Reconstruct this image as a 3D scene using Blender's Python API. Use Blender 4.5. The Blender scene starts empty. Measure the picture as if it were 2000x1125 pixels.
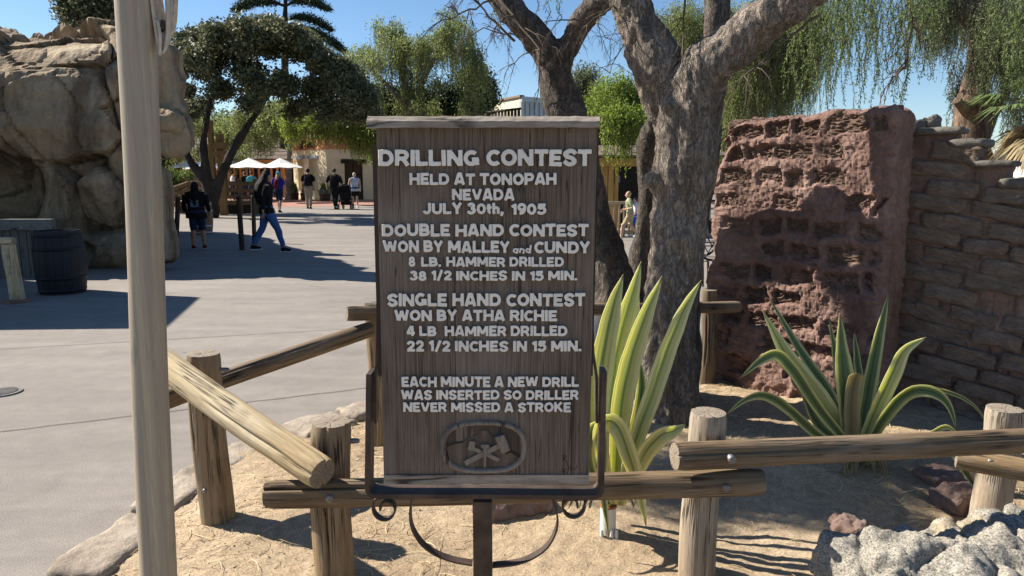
import bpy, math, random
import numpy as np
from mathutils import Vector, Matrix

SC = bpy.context.scene
COL = SC.collection
R = math.radians
rng = np.random.default_rng(7)
random.seed(7)

# ---------------------------------------------------------------- camera, light, exposure
PITCH, FPX, CAMZ = R(8.8), 1450.0, 1.6
cam_d = bpy.data.cameras.new('camera')
cam_d.sensor_width = 36.0
cam_d.lens = FPX / 2000 * 36.0
cam_d.clip_end = 2000
cam_d.clip_start = 0.05
cam = bpy.data.objects.new('camera', cam_d)
cam.location = (0, 0, CAMZ)
cam.rotation_euler = (R(90) - PITCH, 0, 0)
COL.objects.link(cam)
SC.camera = cam

SUN_EL = R(40)
SUN_AZ = Vector((-0.936, 0.352, 0)).normalized()      # towards the sun, on the ground
sun_dir = Vector((SUN_AZ.x*math.cos(SUN_EL), SUN_AZ.y*math.cos(SUN_EL), math.sin(SUN_EL)))
world = bpy.data.worlds.new('World')
SC.world = world
world.use_nodes = True
wn = world.node_tree.nodes
sky = wn.new('ShaderNodeTexSky')
sky.sky_type = 'NISHITA'
sky.sun_disc = False
sky.sun_elevation = SUN_EL
sky.sun_rotation = math.atan2(SUN_AZ.x, SUN_AZ.y)
sky.air_density = 0.85
sky.dust_density = 0.15
sky.ozone_density = 2.5
hs = wn.new('ShaderNodeHueSaturation')
hs.inputs['Saturation'].default_value = 1.12
world.node_tree.links.new(sky.outputs[0], hs.inputs['Color'])
world.node_tree.links.new(hs.outputs[0], wn['Background'].inputs[0])
wn['Background'].inputs[1].default_value = 0.066
sun_d = bpy.data.lights.new('sun', 'SUN')
sun_d.energy = 4.9
sun_d.angle = R(0.53)
sun_d.color = (1.0, 0.93, 0.82)
sun = bpy.data.objects.new('sun', sun_d)
sun.rotation_euler = sun_dir.to_track_quat('Z', 'Y').to_euler()
sun.location = (-8, 3, 12)
COL.objects.link(sun)
SC.view_settings.view_transform = 'Standard'
SC.view_settings.look = 'None'
SC.view_settings.gamma = 1.0
SC.view_settings.exposure = 1.12
SC.view_settings.use_curve_mapping = False
SC.cycles.max_bounces = 6
SC.cycles.transparent_max_bounces = 6

# ---------------------------------------------------------------- placing helpers
def ray(px, py):
    cx, cy = (px-1000)/FPX, -(py-562.5)/FPX
    return Vector((cx, math.cos(PITCH)+cy*math.sin(PITCH), -math.sin(PITCH)+cy*math.cos(PITCH)))
def at(px, py, Y):
    d = ray(px, py)
    return Vector((0, 0, CAMZ)) + d*(Y/d.y)
def gnd(px, py, z=0.0):
    d = ray(px, py)
    return Vector((0, 0, CAMZ)) + d*((z-CAMZ)/d.z)

# ---------------------------------------------------------------- noise
def _hash(i, j, k, s):
    n = (i.astype(np.int64)*374761393 + j.astype(np.int64)*668265263 + k.astype(np.int64)*1274126177 + s*974634777) & 0xffffffff
    n = ((n ^ (n >> 13))*1103515245) & 0xffffffff
    n = ((n ^ (n >> 16))*668265263) & 0xffffffff
    return ((n >> 8) & 0xffff)/32767.5 - 1.0
def vnoise(P, scale=1.0, seed=0):
    Q = np.asarray(P, float)*scale + 100.0
    I = np.floor(Q).astype(np.int64)
    f = Q-I
    f = f*f*(3-2*f)
    out = 0
    for a in (0, 1):
        for b in (0, 1):
            for c in (0, 1):
                w = (f[:, 0] if a else 1-f[:, 0])*(f[:, 1] if b else 1-f[:, 1])*(f[:, 2] if c else 1-f[:, 2])
                out = out + w*_hash(I[:, 0]+a, I[:, 1]+b, I[:, 2]+c, seed)
    return out
def fbm(P, scale=1.0, octaves=4, seed=0, gain=0.5):
    o, a = 0, 1.0
    for k in range(octaves):
        o = o + a*vnoise(P, scale*2**k, seed+k*17)
        a *= gain
    return o
def smooth(x, a, b):
    t = np.clip((x-a)/(b-a), 0, 1)
    return t*t*(3-2*t)

# ---------------------------------------------------------------- mesh helpers
class MB:
    def __init__(s):
        s.V, s.F, s.M, s.UV, s.n = [], [], [], [], 0
    def add(s, V, F, m=0, uv=None):
        V = np.asarray(V, float).reshape(-1, 3)
        if isinstance(F, np.ndarray) and F.ndim == 2:
            s.F.append(F+s.n); s.M.append((m, len(F)))
        else:
            by = {}
            for f in F: by.setdefault(len(f), []).append(f)
            for k, l in by.items():
                s.F.append(np.array(l)+s.n); s.M.append((m, len(l)))
        s.V.append(V); s.n += len(V)
        s.UV.append(uv if uv is not None else np.zeros((len(V), 2)))
        return s
    def arrays(s):
        return np.concatenate(s.V), s.F
    def mesh(s, name, mats, smooth_=True):
        V = np.concatenate(s.V)
        me = bpy.data.meshes.new(name)
        tot = np.concatenate([np.full(len(f), f.shape[1]) for f in s.F])
        loops = np.concatenate([f.ravel() for f in s.F])
        me.vertices.add(len(V)); me.vertices.foreach_set('co', V.ravel())
        me.loops.add(len(loops)); me.loops.foreach_set('vertex_index', loops.astype(np.int32))
        me.polygons.add(len(tot))
        st = np.concatenate([[0], np.cumsum(tot)[:-1]])
        me.polygons.foreach_set('loop_start', st.astype(np.int32))
        me.polygons.foreach_set('loop_total', tot.astype(np.int32))
        mi = np.concatenate([np.full(c, m) for m, c in s.M])
        me.polygons.foreach_set('material_index', mi.astype(np.int32))
        me.polygons.foreach_set('use_smooth', np.full(len(tot), bool(smooth_)))
        UV = np.concatenate(s.UV)
        if np.any(UV):
            l = me.uv_layers.new(name='uv')
            l.data.foreach_set('uv', UV[loops].astype(np.float32).ravel())
        me.update(calc_edges=True); me.validate()
        for m in (mats if isinstance(mats, (list, tuple)) else [mats]): me.materials.append(m)
        return me
    def build(s, name, mats, parent=None, smooth_=True, loc=None):
        o = bpy.data.objects.new(name, s.mesh(name, mats, smooth_))
        COL.objects.link(o)
        if parent is not None:
            o.parent = parent
            if loc is None and parent_off(parent) is not None:
                o.location = -parent_off(parent)
        if loc is not None: o.location = loc
        return o
def parent_off(p):
    """world position of the parent (parents built in world axes carry 'woff')"""
    v = Vector((0, 0, 0)); q = p; root = p
    while q is not None:
        v = v+Vector(q.location); root = q; q = q.parent
    return v if root.get('world_axes') else None

def thing(name, label, cat, loc=(0, 0, 0), group=None, kind=None, axes=True, rz=0.0):
    o = bpy.data.objects.new(name, None); COL.objects.link(o)
    o.location = loc; o.rotation_euler = (0, 0, rz)
    o.empty_display_size = 0.1
    if axes: o['world_axes'] = 1
    return tag(o, label, cat, group, kind)
def tag(o, label=None, cat=None, group=None, kind=None):
    if label: o['label'] = label
    if cat: o['category'] = cat
    if group: o['group'] = group
    if kind: o['kind'] = kind
    return o
def copy_tree(o, parent=None):
    c = o.copy(); COL.objects.link(c)
    if parent is not None:
        c.parent = parent
    for ch in o.children: copy_tree(ch, c)
    return c

BOXF = [(0, 3, 2, 1), (4, 5, 6, 7), (0, 1, 5, 4), (1, 2, 6, 5), (2, 3, 7, 6), (3, 0, 4, 7)]
def box(mb, c, s, m=0, rz=0.0, M=None, taper=1.0):
    x, y, z = s[0]/2, s[1]/2, s[2]/2
    V = np.array([(-x, -y, -z), (x, -y, -z), (x, y, -z), (-x, y, -z), (-x*taper, -y*taper, z), (x*taper, -y*taper, z), (x*taper, y*taper, z), (-x*taper, y*taper, z)])
    if rz:
        k, q = math.cos(rz), math.sin(rz)
        V = V @ np.array([(k, q, 0), (-q, k, 0), (0, 0, 1)])
    V = V+np.array(c)
    if M is not None: V = np.array([M @ Vector(v) for v in V])
    return mb.add(V, np.array(BOXF), m)
def frames(P):
    P = np.asarray(P, float)
    T = np.gradient(P, axis=0); T /= np.linalg.norm(T, axis=1)[:, None]+1e-12
    a = np.array([0, 0, 1.]) if abs(T[0][2]) < .9 else np.array([0, 1., 0])
    N = []
    n = a-T[0]*a.dot(T[0]); n /= np.linalg.norm(n)
    for t in T:
        n = n-t*n.dot(t); n /= np.linalg.norm(n)+1e-12
        N.append(n)
    N = np.array(N)
    return T, N, np.cross(T, N)
def spline(P, n):
    P = np.asarray(P, float)
    k = len(P)
    if k < 3:
        t = np.linspace(0, 1, n)[:, None]
        return P[0]*(1-t)+P[-1]*t
    Q = np.vstack([2*P[0]-P[1], P, 2*P[-1]-P[-2]])
    ts = np.linspace(0, k-1-1e-9, n)
    i = np.floor(ts).astype(int); f = (ts-i)[:, None]
    a, b, c, d = Q[i], Q[i+1], Q[i+2], Q[i+3]
    return .5*((2*b)+(-a+c)*f+(2*a-5*b+4*c-d)*f**2+(-a+3*b-3*c+d)*f**3)
def tube(mb, P, r, n=8, m=0, caps=True, steps=None, mcap=None, flat=None):
    P = np.asarray(P, float)
    r = np.atleast_1d(np.asarray(r, float))
    if len(r) == 1: r = np.full(len(P), r[0])
    if steps:
        r = np.interp(np.linspace(0, len(P)-1, steps), np.arange(len(P)), r)
        P = spline(P, steps)
    T, N, B = frames(P)
    a = np.linspace(0, 2*np.pi, n, endpoint=False)
    ca, sa = np.cos(a), np.sin(a)
    if flat: ca, sa = ca*flat[0], sa*flat[1]
    V = P[:, None, :]+r[:, None, None]*(ca[None, :, None]*N[:, None, :]+sa[None, :, None]*B[:, None, :])
    k = len(P)
    i, j = np.meshgrid(np.arange(k-1), np.arange(n), indexing='ij')
    j2 = (j+1) % n
    F = np.stack([i*n+j, i*n+j2, (i+1)*n+j2, (i+1)*n+j], -1).reshape(-1, 4)
    mb.add(V.reshape(-1, 3), F, m)
    if caps:
        mc = m if mcap is None else mcap
        mb.add(V[0], [tuple(range(n))[::-1]], mc)
        mb.add(V[-1], [tuple(range(n))], mc)
    return mb
def ellipsoid(mb, c, r, m=0, nu=12, nv=8, M=None):
    u = np.linspace(0, 2*np.pi, nu, endpoint=False); v = np.linspace(0, np.pi, nv+1)[1:-1]
    V = [(0, 0, 1.)]+[(math.sin(b)*math.cos(a), math.sin(b)*math.sin(a), math.cos(b)) for b in v for a in u]+[(0, 0, -1.)]
    V = np.array(V)*np.array(r)
    if M is not None: V = V @ np.array(M.to_3x3()).T
    V = V+np.array(c)
    F = []
    k = len(v)
    for j in range(nu): F.append((0, 1+j, 1+(j+1) % nu))
    for i in range(k-1):
        for j in range(nu):
            F.append((1+i*nu+j, 1+(i+1)*nu+j, 1+(i+1)*nu+(j+1) % nu, 1+i*nu+(j+1) % nu))
    e = len(V)-1
    for j in range(nu): F.append((e, 1+(k-1)*nu+(j+1) % nu, 1+(k-1)*nu+j))
    return mb.add(V, F, m)
def lathe(mb, prof, n=24, m=0, c=(0, 0, 0)):
    """prof: list of (r, z)"""
    a = np.linspace(0, 2*np.pi, n, endpoint=False)
    p = np.array(prof, float)
    V = np.stack([p[:, 0][:, None]*np.cos(a), p[:, 0][:, None]*np.sin(a), np.repeat(p[:, 1][:, None], n, 1)], -1)+np.array(c)
    k = len(p)
    i, j = np.meshgrid(np.arange(k-1), np.arange(n), indexing='ij'); j2 = (j+1) % n
    F = np.stack([i*n+j, i*n+j2, (i+1)*n+j2, (i+1)*n+j], -1).reshape(-1, 4)
    mb.add(V.reshape(-1, 3), F, m)
    mb.add(V[0], [tuple(range(n))[::-1]], m); mb.add(V[-1], [tuple(range(n))], m)
    return mb
def prism(mb, poly, y0, y1, m=0):
    """outline in x,z extruded along y"""
    k = len(poly)
    V = [(x, y0, z) for x, z in poly]+[(x, y1, z) for x, z in poly]
    F = [tuple(range(k)), tuple(range(2*k-1, k-1, -1))]+[(i, i+k, (i+1) % k+k, (i+1) % k) for i in range(k)]
    return mb.add(V, F, m)
def rounded_grid(h, r, res):
    """closed rounded box: verts, outward dirs, faces"""
    h = np.array(h, float)
    mb = []; Fs = []; n0 = 0
    for ax in range(3):
        for sg in (-1, 1):
            u, v = [k for k in range(3) if k != ax]
            nu = max(2, int(round(2*h[u]/res))+1); nv = max(2, int(round(2*h[v]/res))+1)
            U, W = np.meshgrid(np.linspace(-h[u], h[u], nu), np.linspace(-h[v], h[v], nv), indexing='ij')
            P = np.zeros((nu*nv, 3)); P[:, u] = U.ravel(); P[:, v] = W.ravel(); P[:, ax] = sg*h[ax]
            i, j = np.meshgrid(np.arange(nu-1), np.arange(nv-1), indexing='ij')
            a, b, c, d = i*nv+j, (i+1)*nv+j, (i+1)*nv+j+1, i*nv+j+1
            F = np.stack([a, b, c, d], -1).reshape(-1, 4)
            flip = (sg < 0) ^ (ax == 1)
            if flip: F = F[:, ::-1]
            mb.append(P); Fs.append(F+n0); n0 += len(P)
    P = np.concatenate(mb); F = np.concatenate(Fs)
    key = np.round(P/res*64).astype(np.int64)
    _, idx, inv = np.unique(key, axis=0, return_index=True, return_inverse=True)
    inv = inv.ravel()
    P = P[idx]; F = inv[F]
    q = np.clip(P, -(h-r), h-r)
    D = P-q
    D /= np.linalg.norm(D, axis=1)[:, None]+1e-9
    return q+D*r, D, F
def voro(P, S):
    """nearest seed index, F1, F2"""
    idx = np.empty(len(P), int); f1 = np.empty(len(P)); f2 = np.empty(len(P))
    for a in range(0, len(P), 20000):
        d = np.linalg.norm(P[a:a+20000, None]-S[None], axis=2)
        o = np.argpartition(d, 1, axis=1)[:, :2]
        dd = np.take_along_axis(d, o, 1)
        sw = dd[:, 0] > dd[:, 1]
        o[sw] = o[sw][:, ::-1]; dd[sw] = dd[sw][:, ::-1]
        idx[a:a+20000] = o[:, 0]; f1[a:a+20000] = dd[:, 0]; f2[a:a+20000] = dd[:, 1]
    return idx, f1, f2
def remesh(mb, voxel, smooth_it=2, disp=None):
    """union of overlapping shells -> one continuous surface; returns V, F"""
    me = mb.mesh('tmp', [], True)
    o = bpy.data.objects.new('tmp', me); COL.objects.link(o)
    md = o.modifiers.new('r', 'REMESH'); md.mode = 'VOXEL'; md.voxel_size = voxel
    if smooth_it:
        ms = o.modifiers.new('s', 'SMOOTH'); ms.factor = .6; ms.iterations = smooth_it
    dg = bpy.context.evaluated_depsgraph_get()
    e = o.evaluated_get(dg).to_mesh()
    n = len(e.vertices)
    V = np.empty(n*3); e.vertices.foreach_get('co', V); V = V.reshape(-1, 3)
    N = np.empty(n*3); e.vertices.foreach_get('normal', N); N = N.reshape(-1, 3)
    k = len(e.polygons)
    lt = np.empty(k, np.int32); e.polygons.foreach_get('loop_total', lt)
    ll = np.empty(len(e.loops), np.int32); e.loops.foreach_get('vertex_index', ll)
    st = np.concatenate([[0], np.cumsum(lt)[:-1]])
    F = [tuple(ll[a:a+b]) for a, b in zip(st, lt)] if not np.all(lt == 4) else ll.reshape(-1, 4)
    o.evaluated_get(dg).to_mesh_clear()
    bpy.data.objects.remove(o); bpy.data.meshes.remove(me)
    if disp is not None: V = V+N*disp(V, N)[:, None]
    return V, F

# ---------------------------------------------------------------- materials
class NT:
    def __init__(s, name):
        s.m = bpy.data.materials.new(name); s.m.use_nodes = True
        s.t = s.m.node_tree; s.n = s.t.nodes; s.b = s.n['Principled BSDF']
        s.out = s.n['Material Output']
        s.b.inputs['Specular IOR Level'].default_value = 0.3
    def node(s, typ, **kw):
        x = s.n.new('ShaderNode'+typ)
        for k, v in kw.items():
            if hasattr(x, k): setattr(x, k, v)
        return x
    def link(s, a, b): s.t.links.new(a, b)
    def coord(s, scale=(1, 1, 1), kind='Object', rot=(0, 0, 0)):
        tc = s.node('TexCoord'); mp = s.node('Mapping')
        mp.inputs['Scale'].default_value = scale
        mp.inputs['Rotation'].default_value = rot
        s.link(tc.outputs[kind], mp.inputs[0])
        return mp.outputs[0]
    def noise(s, co, scale, detail=6, rough=.6, dist=0.0):
        x = s.node('TexNoise'); x.inputs['Scale'].default_value = scale
        x.inputs['Detail'].default_value = detail; x.inputs['Roughness'].default_value = rough
        x.inputs['Distortion'].default_value = dist
        s.link(co, x.inputs['Vector']); return x.outputs['Fac']
    def voronoi(s, co, scale, feature='F1', out='Distance'):
        x = s.node('TexVoronoi'); x.feature = feature; x.inputs['Scale'].default_value = scale
        s.link(co, x.inputs['Vector']); return x.outputs[out]
    def ramp(s, fac, stops, interp='LINEAR'):
        x = s.node('ValToRGB'); x.color_ramp.interpolation = interp
        e = x.color_ramp.elements
        while len(e) < len(stops): e.new(.5)
        for k, (p, c) in enumerate(stops):
            e[k].position = p
            e[k].color = tuple(c)+(1,) if not isinstance(c, (int, float)) else (c, c, c, 1)
        s.link(fac, x.inputs[0]); return x.outputs[0]
    def mix(s, fac, a, b, mode='MIX'):
        x = s.node('Mix'); x.data_type = 'RGBA'; x.blend_type = mode
        for sock, v in ((0, fac), (6, a), (7, b)):
            if hasattr(v, 'links') or hasattr(v, 'is_output'): s.link(v, x.inputs[sock])
            else: x.inputs[sock].default_value = v if sock == 0 else (tuple(v)+(1,))
        return x.outputs[2]
    def math(s, op, a, b=None):
        x = s.node('Math'); x.operation = op
        for k, v in ((0, a), (1, b)):
            if v is None: continue
            if isinstance(v, (int, float)): x.inputs[k].default_value = v
            else: s.link(v, x.inputs[k])
        return x.outputs[0]
    def bump(s, h, strength=.5, dist=.02, prev=None):
        x = s.node('Bump'); x.inputs['Strength'].default_value = strength; x.inputs['Distance'].default_value = dist
        s.link(h, x.inputs['Height'])
        if prev is not None: s.link(prev, x.inputs['Normal'])
        s.link(x.outputs[0], s.b.inputs['Normal']); return x.outputs[0]
    def color(s, c):
        if isinstance(c, tuple): s.b.inputs['Base Color'].default_value = c+(1,)
        else: s.link(c, s.b.inputs['Base Color'])
    def rough(s, v):
        if isinstance(v, (int, float)): s.b.inputs['Roughness'].default_value = v
        else: s.link(v, s.b.inputs['Roughness'])

def plain(name, c, rough=.8, var=.25, scale=6, bump=.1, bdist=.01, metal=0.0, cscale=(1, 1, 1), fine=60):
    n = NT(name); co = n.coord(cscale)
    a = n.noise(co, scale, 5)
    lo = tuple(v*(1-var) for v in c); hi = tuple(min(1, v*(1+var)) for v in c)
    n.color(n.ramp(a, [(.3, lo), (.7, hi)]))
    n.rough(rough); n.b.inputs['Metallic'].default_value = metal
    if bump: n.bump(n.noise(co, fine, 4), bump, bdist)
    return n.m

def wood(name, dark, light, grey=None, s=(14, 14, .9), crack=.85, bdist=.008, rough=.8, greyamt=.5, knots=True):
    n = NT(name); co = n.coord(s)
    g = n.noise(co, 2.2, 8, .65, .3)
    c = n.ramp(g, [(.28, dark), (.5, tuple((a+b)/2 for a, b in zip(dark, light))), (.72, light)])
    if grey:
        lo = n.coord((3, 3, .8)); q = n.noise(lo, 1.6, 4)
        q = n.ramp(q, [(.5-greyamt*.25, 0.0), (.5+.22, 1.0)])
        c = n.mix(q, c, grey)
    fine = n.noise(n.coord((s[0]*4, s[1]*4, s[2]*1.5)), 5, 5, .7)
    c = n.mix(.55, c, n.ramp(fine, [(.3, .35), (.65, 1.15)]), 'MULTIPLY')
    cr = n.noise(n.coord((s[0]*.9, s[1]*.9, s[2]*.35)), 2.4, 3, .5, .6)
    crk = n.ramp(cr, [(.462, 1.0), (.492, 0.0), (.508, 0.0), (.538, 1.0)])
    msk = n.ramp(n.noise(n.coord((2, 2, 2)), 2, 2), [(.38, 0.0), (.55, 1.0)])
    crk2 = n.mix(msk, crk, (1, 1, 1))
    c = n.mix(crack, c, crk2, 'MULTIPLY')
    if knots:
        kv = n.voronoi(n.coord((5, 5, 3.2)), 1.0)
        kr = n.ramp(kv, [(.06, .25), (.11, .75), (.13, .5), (.18, 1.0)])
        c = n.mix(.75, c, kr, 'MULTIPLY')
    n.color(c); n.rough(rough)
    b = n.bump(fine, .5, bdist*.6)
    n.bump(crk2, .6, bdist, b)
    return n.m

def leaf_mat(name, c1, c2, trans=.35, rough=.55, c3=None):
    n = NT(name)
    gi = n.node('NewGeometry')
    st = [(0.0, c1), (1.0, c2)] if c3 is None else [(0.0, c1), (.75, c2), (1.0, c3)]
    c = n.ramp(gi.outputs['Random Per Island'], st)
    big = n.noise(n.coord(), .9, 3)
    c = n.mix(.7, c, n.ramp(big, [(.35, .62), (.65, 1.25)]), 'MULTIPLY')
    n.color(c); n.rough(rough)
    tr = n.node('BsdfTranslucent'); n.link(c, tr.inputs[0])
    mx = n.node('MixShader'); mx.inputs[0].default_value = trans
    n.link(n.b.outputs[0], mx.inputs[1]); n.link(tr.outputs[0], mx.inputs[2])
    n.link(mx.outputs[0], n.out.inputs[0])
    return n.m

def M_asphalt():
    n = NT('asphalt_mat'); co = n.coord()
    a = n.noise(co, .35, 5); b = n.noise(co, 6, 6, .7); v = n.voronoi(co, 130)
    c = n.ramp(a, [(.3, (.215, .19, .168)), (.7, (.27, .24, .214))])
    c = n.mix(.5, c, n.ramp(b, [(.3, .7), (.7, 1.12)]), 'MULTIPLY')
    f = n.noise(co, 160, 3, .8)
    c = n.mix(.8, c, n.ramp(f, [(.34, .45), (.5, .95), (.66, 1.5)]), 'MULTIPLY')
    st = n.ramp(n.noise(co, 1.3, 7, .65, 1.0), [(.56, 1.0), (.70, .74)])
    c = n.mix(.6, c, st, 'MULTIPLY')
    gum = n.voronoi(co, 1.15)
    c = n.mix(.8, c, n.ramp(gum, [(.018, .55), (.03, 1.0)]), 'MULTIPLY')
    dr = n.noise(n.coord((.35, 2.2, 1), rot=(0, 0, .2)), 1.2, 6, .6, .5)
    c = n.mix(.5, c, n.ramp(dr, [(.42, .82), (.6, 1.1)]), 'MULTIPLY')
    n.color(c); n.rough(.9); n.bump(f, .35, .004)
    return n.m
def M_soil():
    n = NT('soil_mat'); co = n.coord()
    a = n.noise(co, 1.1, 6); b = n.noise(co, 18, 6, .7); f = n.noise(co, 120, 4, .75)
    c = n.ramp(a, [(.3, (.31, .22, .14)), (.52, (.41, .31, .20)), (.72, (.48, .375, .255))])
    c = n.mix(.7, c, n.ramp(b, [(.3, .55), (.66, 1.15)]), 'MULTIPLY')
    c = n.mix(.8, c, n.ramp(f, [(.32, .45), (.5, .95), (.68, 1.35)]), 'MULTIPLY')
    n.color(c); n.rough(.95)
    p = n.bump(f, .6, .006); n.bump(b, .6, .02, p)
    return n.m
def M_bark(name, c1, c2, s=(1, 1, .35), bd=.02, vs=24):
    n = NT(name)
    co = n.coord(s)
    xx = n.node('TexNoise'); xx.inputs['Scale'].default_value = 9; xx.inputs['Detail'].default_value = 5; n.link(co, xx.inputs['Vector'])
    sc = n.node('VectorMath'); sc.operation = 'SCALE'; sc.inputs['Scale'].default_value = .16
    ad = n.node('VectorMath'); ad.operation = 'ADD'
    n.link(xx.outputs['Color'], sc.inputs[0]); n.link(co, ad.inputs[0]); n.link(sc.outputs[0], ad.inputs[1])
    def ridge(scale, det):
        q = n.noise(ad.outputs[0], scale, det, .62)
        return n.math('ABSOLUTE', n.math('SUBTRACT', n.math('MULTIPLY', q, 2.0), 1.0))
    r1 = n.ramp(ridge(vs*.75, 4), [(0.0, 0.0), (.10, .55), (.35, 1.0)])
    r2 = n.ramp(ridge(vs*2.0, 4), [(0.0, .1), (.12, .7), (.4, 1.0)])
    w = n.noise(co, 5, 6, .6); f = n.noise(co, 95, 5, .75)
    big = n.noise(n.coord(), 2.0, 4)
    c = n.ramp(w, [(.3, c1), (.7, c2)])
    c = n.mix(.75, c, n.ramp(r1, [(0.0, .38), (1.0, 1.1)]), 'MULTIPLY')
    c = n.mix(.6, c, n.ramp(r2, [(0.0, .5), (1.0, 1.1)]), 'MULTIPLY')
    c = n.mix(.6, c, n.ramp(f, [(.3, .55), (.7, 1.35)]), 'MULTIPLY')
    c = n.mix(.6, c, n.ramp(big, [(.3, .65), (.7, 1.25)]), 'MULTIPLY')
    n.color(c); n.rough(.9)
    p = n.bump(f, .5, bd*.35); p = n.bump(r2, .7, bd*.5, p); n.bump(r1, .8, bd, p)
    return n.m
def M_rock(name, c1, c2, c3, sc=1.0, bd=.03, stretch=(1, 1, 1)):
    n = NT(name); co = n.coord(stretch)
    a = n.noise(co, .8*sc, 6, .6, .6); b = n.noise(co, 7*sc, 8, .65); f = n.noise(co, 50*sc, 4, .7)
    c = n.ramp(a, [(.3, c1), (.5, c2), (.72, c3)])
    c = n.mix(.6, c, n.ramp(b, [(.3, .6), (.7, 1.2)]), 'MULTIPLY')
    c = n.mix(.5, c, n.ramp(f, [(.3, .65), (.7, 1.2)]), 'MULTIPLY')
    gi = n.node('NewGeometry')
    n.color(c); n.rough(.9)
    p = n.bump(f, .6, bd*.3); n.bump(b, .7, bd, p)
    return n.m

MT = {}
MT['asphalt'] = M_asphalt()
MT['soil'] = M_soil()
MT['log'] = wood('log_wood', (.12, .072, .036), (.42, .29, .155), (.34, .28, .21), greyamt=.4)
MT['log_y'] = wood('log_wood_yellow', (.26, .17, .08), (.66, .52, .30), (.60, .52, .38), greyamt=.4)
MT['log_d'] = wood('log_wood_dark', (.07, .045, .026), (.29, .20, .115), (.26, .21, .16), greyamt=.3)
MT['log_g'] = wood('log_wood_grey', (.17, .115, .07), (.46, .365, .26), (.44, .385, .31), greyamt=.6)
MT['bark'] = M_bark('bark', (.23, .182, .142), (.48, .40, .33), vs=30)
MT['bark_shaded'] = M_bark('bark_shaded', (.11, .088, .07), (.27, .225, .185), vs=28)  # darker copy of bark: shade on the back stems put into the colour
MT['bark_red'] = M_bark('bark_red', (.16, .10, .065), (.36, .25, .17), s=(1, 1, .12), vs=16)
MT['bark_dark'] = M_bark('bark_dark', (.035, .028, .022), (.09, .075, .062))
MT['steel'] = plain('galvanised', (.30, .30, .29), .5, .3, 20, .1, metal=.6)
MT['iron'] = plain('rusty_iron', (.075, .052, .042), .55, .45, 14, .35, .004, metal=.25, fine=90)
MT['white_lbl'] = plain('white_paint', (.75, .75, .73), .6, .1)

# ================================================================ ground
def grid_sheet(x0, x1, y0, y1, nx, ny, hf):
    X, Y = np.meshgrid(np.linspace(x0, x1, nx), np.linspace(y0, y1, ny), indexing='ij')
    Z = hf(X.ravel(), Y.ravel())
    V = np.stack([X.ravel(), Y.ravel(), Z], -1)
    i, j = np.meshgrid(np.arange(nx-1), np.arange(ny-1), indexing='ij')
    F = np.stack([i*ny+j, (i+1)*ny+j, (i+1)*ny+j+1, i*ny+j+1], -1).reshape(-1, 4)
    return V, F
mb = MB(); mb.add([(-400, -60, 0), (400, -60, 0), (400, 700, 0), (-400, 700, 0)], [(0, 1, 2, 3)])
g = mb.build('ground', MT['asphalt'], None, False); tag(g, 'sunlit beige grey asphalt plaza', kind='structure')

# planter edge line on the ground (outer edge of the stone border)
EDGE = [(-1.75, .6), (-1.78, 1.6)]+[tuple(gnd(px, py)[:2]) for px, py in ((95, 1135), (190, 1062), (265, 1000), (350, 935), (450, 880), (560, 838), (650, 812), (730, 792))]+[(-.45, 5.15), (.15, 5.5), (.8, 5.85), (1.6, 6.3), (3.0, 6.6), (5.6, 6.6), (7.0, 4.5), (7.0, .6)]
EDGE = np.array(EDGE)
ES = spline(EDGE[:, :2], 200)
def inside(X, Y, poly):
    r = np.zeros(len(X), bool)
    x0, y0 = poly[:, 0], poly[:, 1]; x1, y1 = np.roll(x0, -1), np.roll(y0, -1)
    for a, b, c, d in zip(x0, y0, x1, y1):
        if b == d: continue
        k = ((b > Y) != (d > Y)) & (X < (c-a)*(Y-b)/(d-b)+a)
        r ^= k
    return r
def edist(X, Y, poly):
    d = np.full(len(X), 9.)
    for a, b in zip(poly[:-1], poly[1:]):
        v = b-a; t = np.clip(((X-a[0])*v[0]+(Y-a[1])*v[1])/(v@v+1e-9), 0, 1)
        d = np.minimum(d, np.hypot(X-a[0]-t*v[0], Y-a[1]-t*v[1]))
    return d
def soil_h(X, Y):
    P = np.stack([X, Y, X*0], -1)
    ins = inside(X, Y, ES); d = edist(X, Y, ES)*np.where(ins, 1, -1)
    h = .02+.018*fbm(P, 1.3, 3, 3)+.006*fbm(P, 7, 3, 5)+.004*fbm(P, 30, 3, 8)
    h = h+.03*smooth(d, .1, .8)
    # little heap of earth round the trunks, the plants and the foot of the walls
    for cx, cy, r, a in ((.95, 4.5, .7, .05), (.42, 3.15, .35, .03), (1.78, 3.8, .45, .05), (2.5, 4.8, .6, .05)):
        h = h+a*np.exp(-((X-cx)**2+(Y-cy)**2)/r**2)
    return h*smooth(d, .02, .16)-.05*(1-smooth(d, -.02, .14))
V, F = grid_sheet(-2.1, 7.1, .5, 6.8, 420, 300, soil_h)
keep = V[F].mean(1)
k = inside(keep[:, 0], keep[:, 1], ES)
mb = MB(); mb.add(V, F[k]); s = mb.build('planter_soil', MT['soil'])
tag(s, 'dry tan earth of the raised bed inside the log fence', kind='structure')
def soil_z(x, y): return float(soil_h(np.array([x]), np.array([y]))[0])

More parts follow.
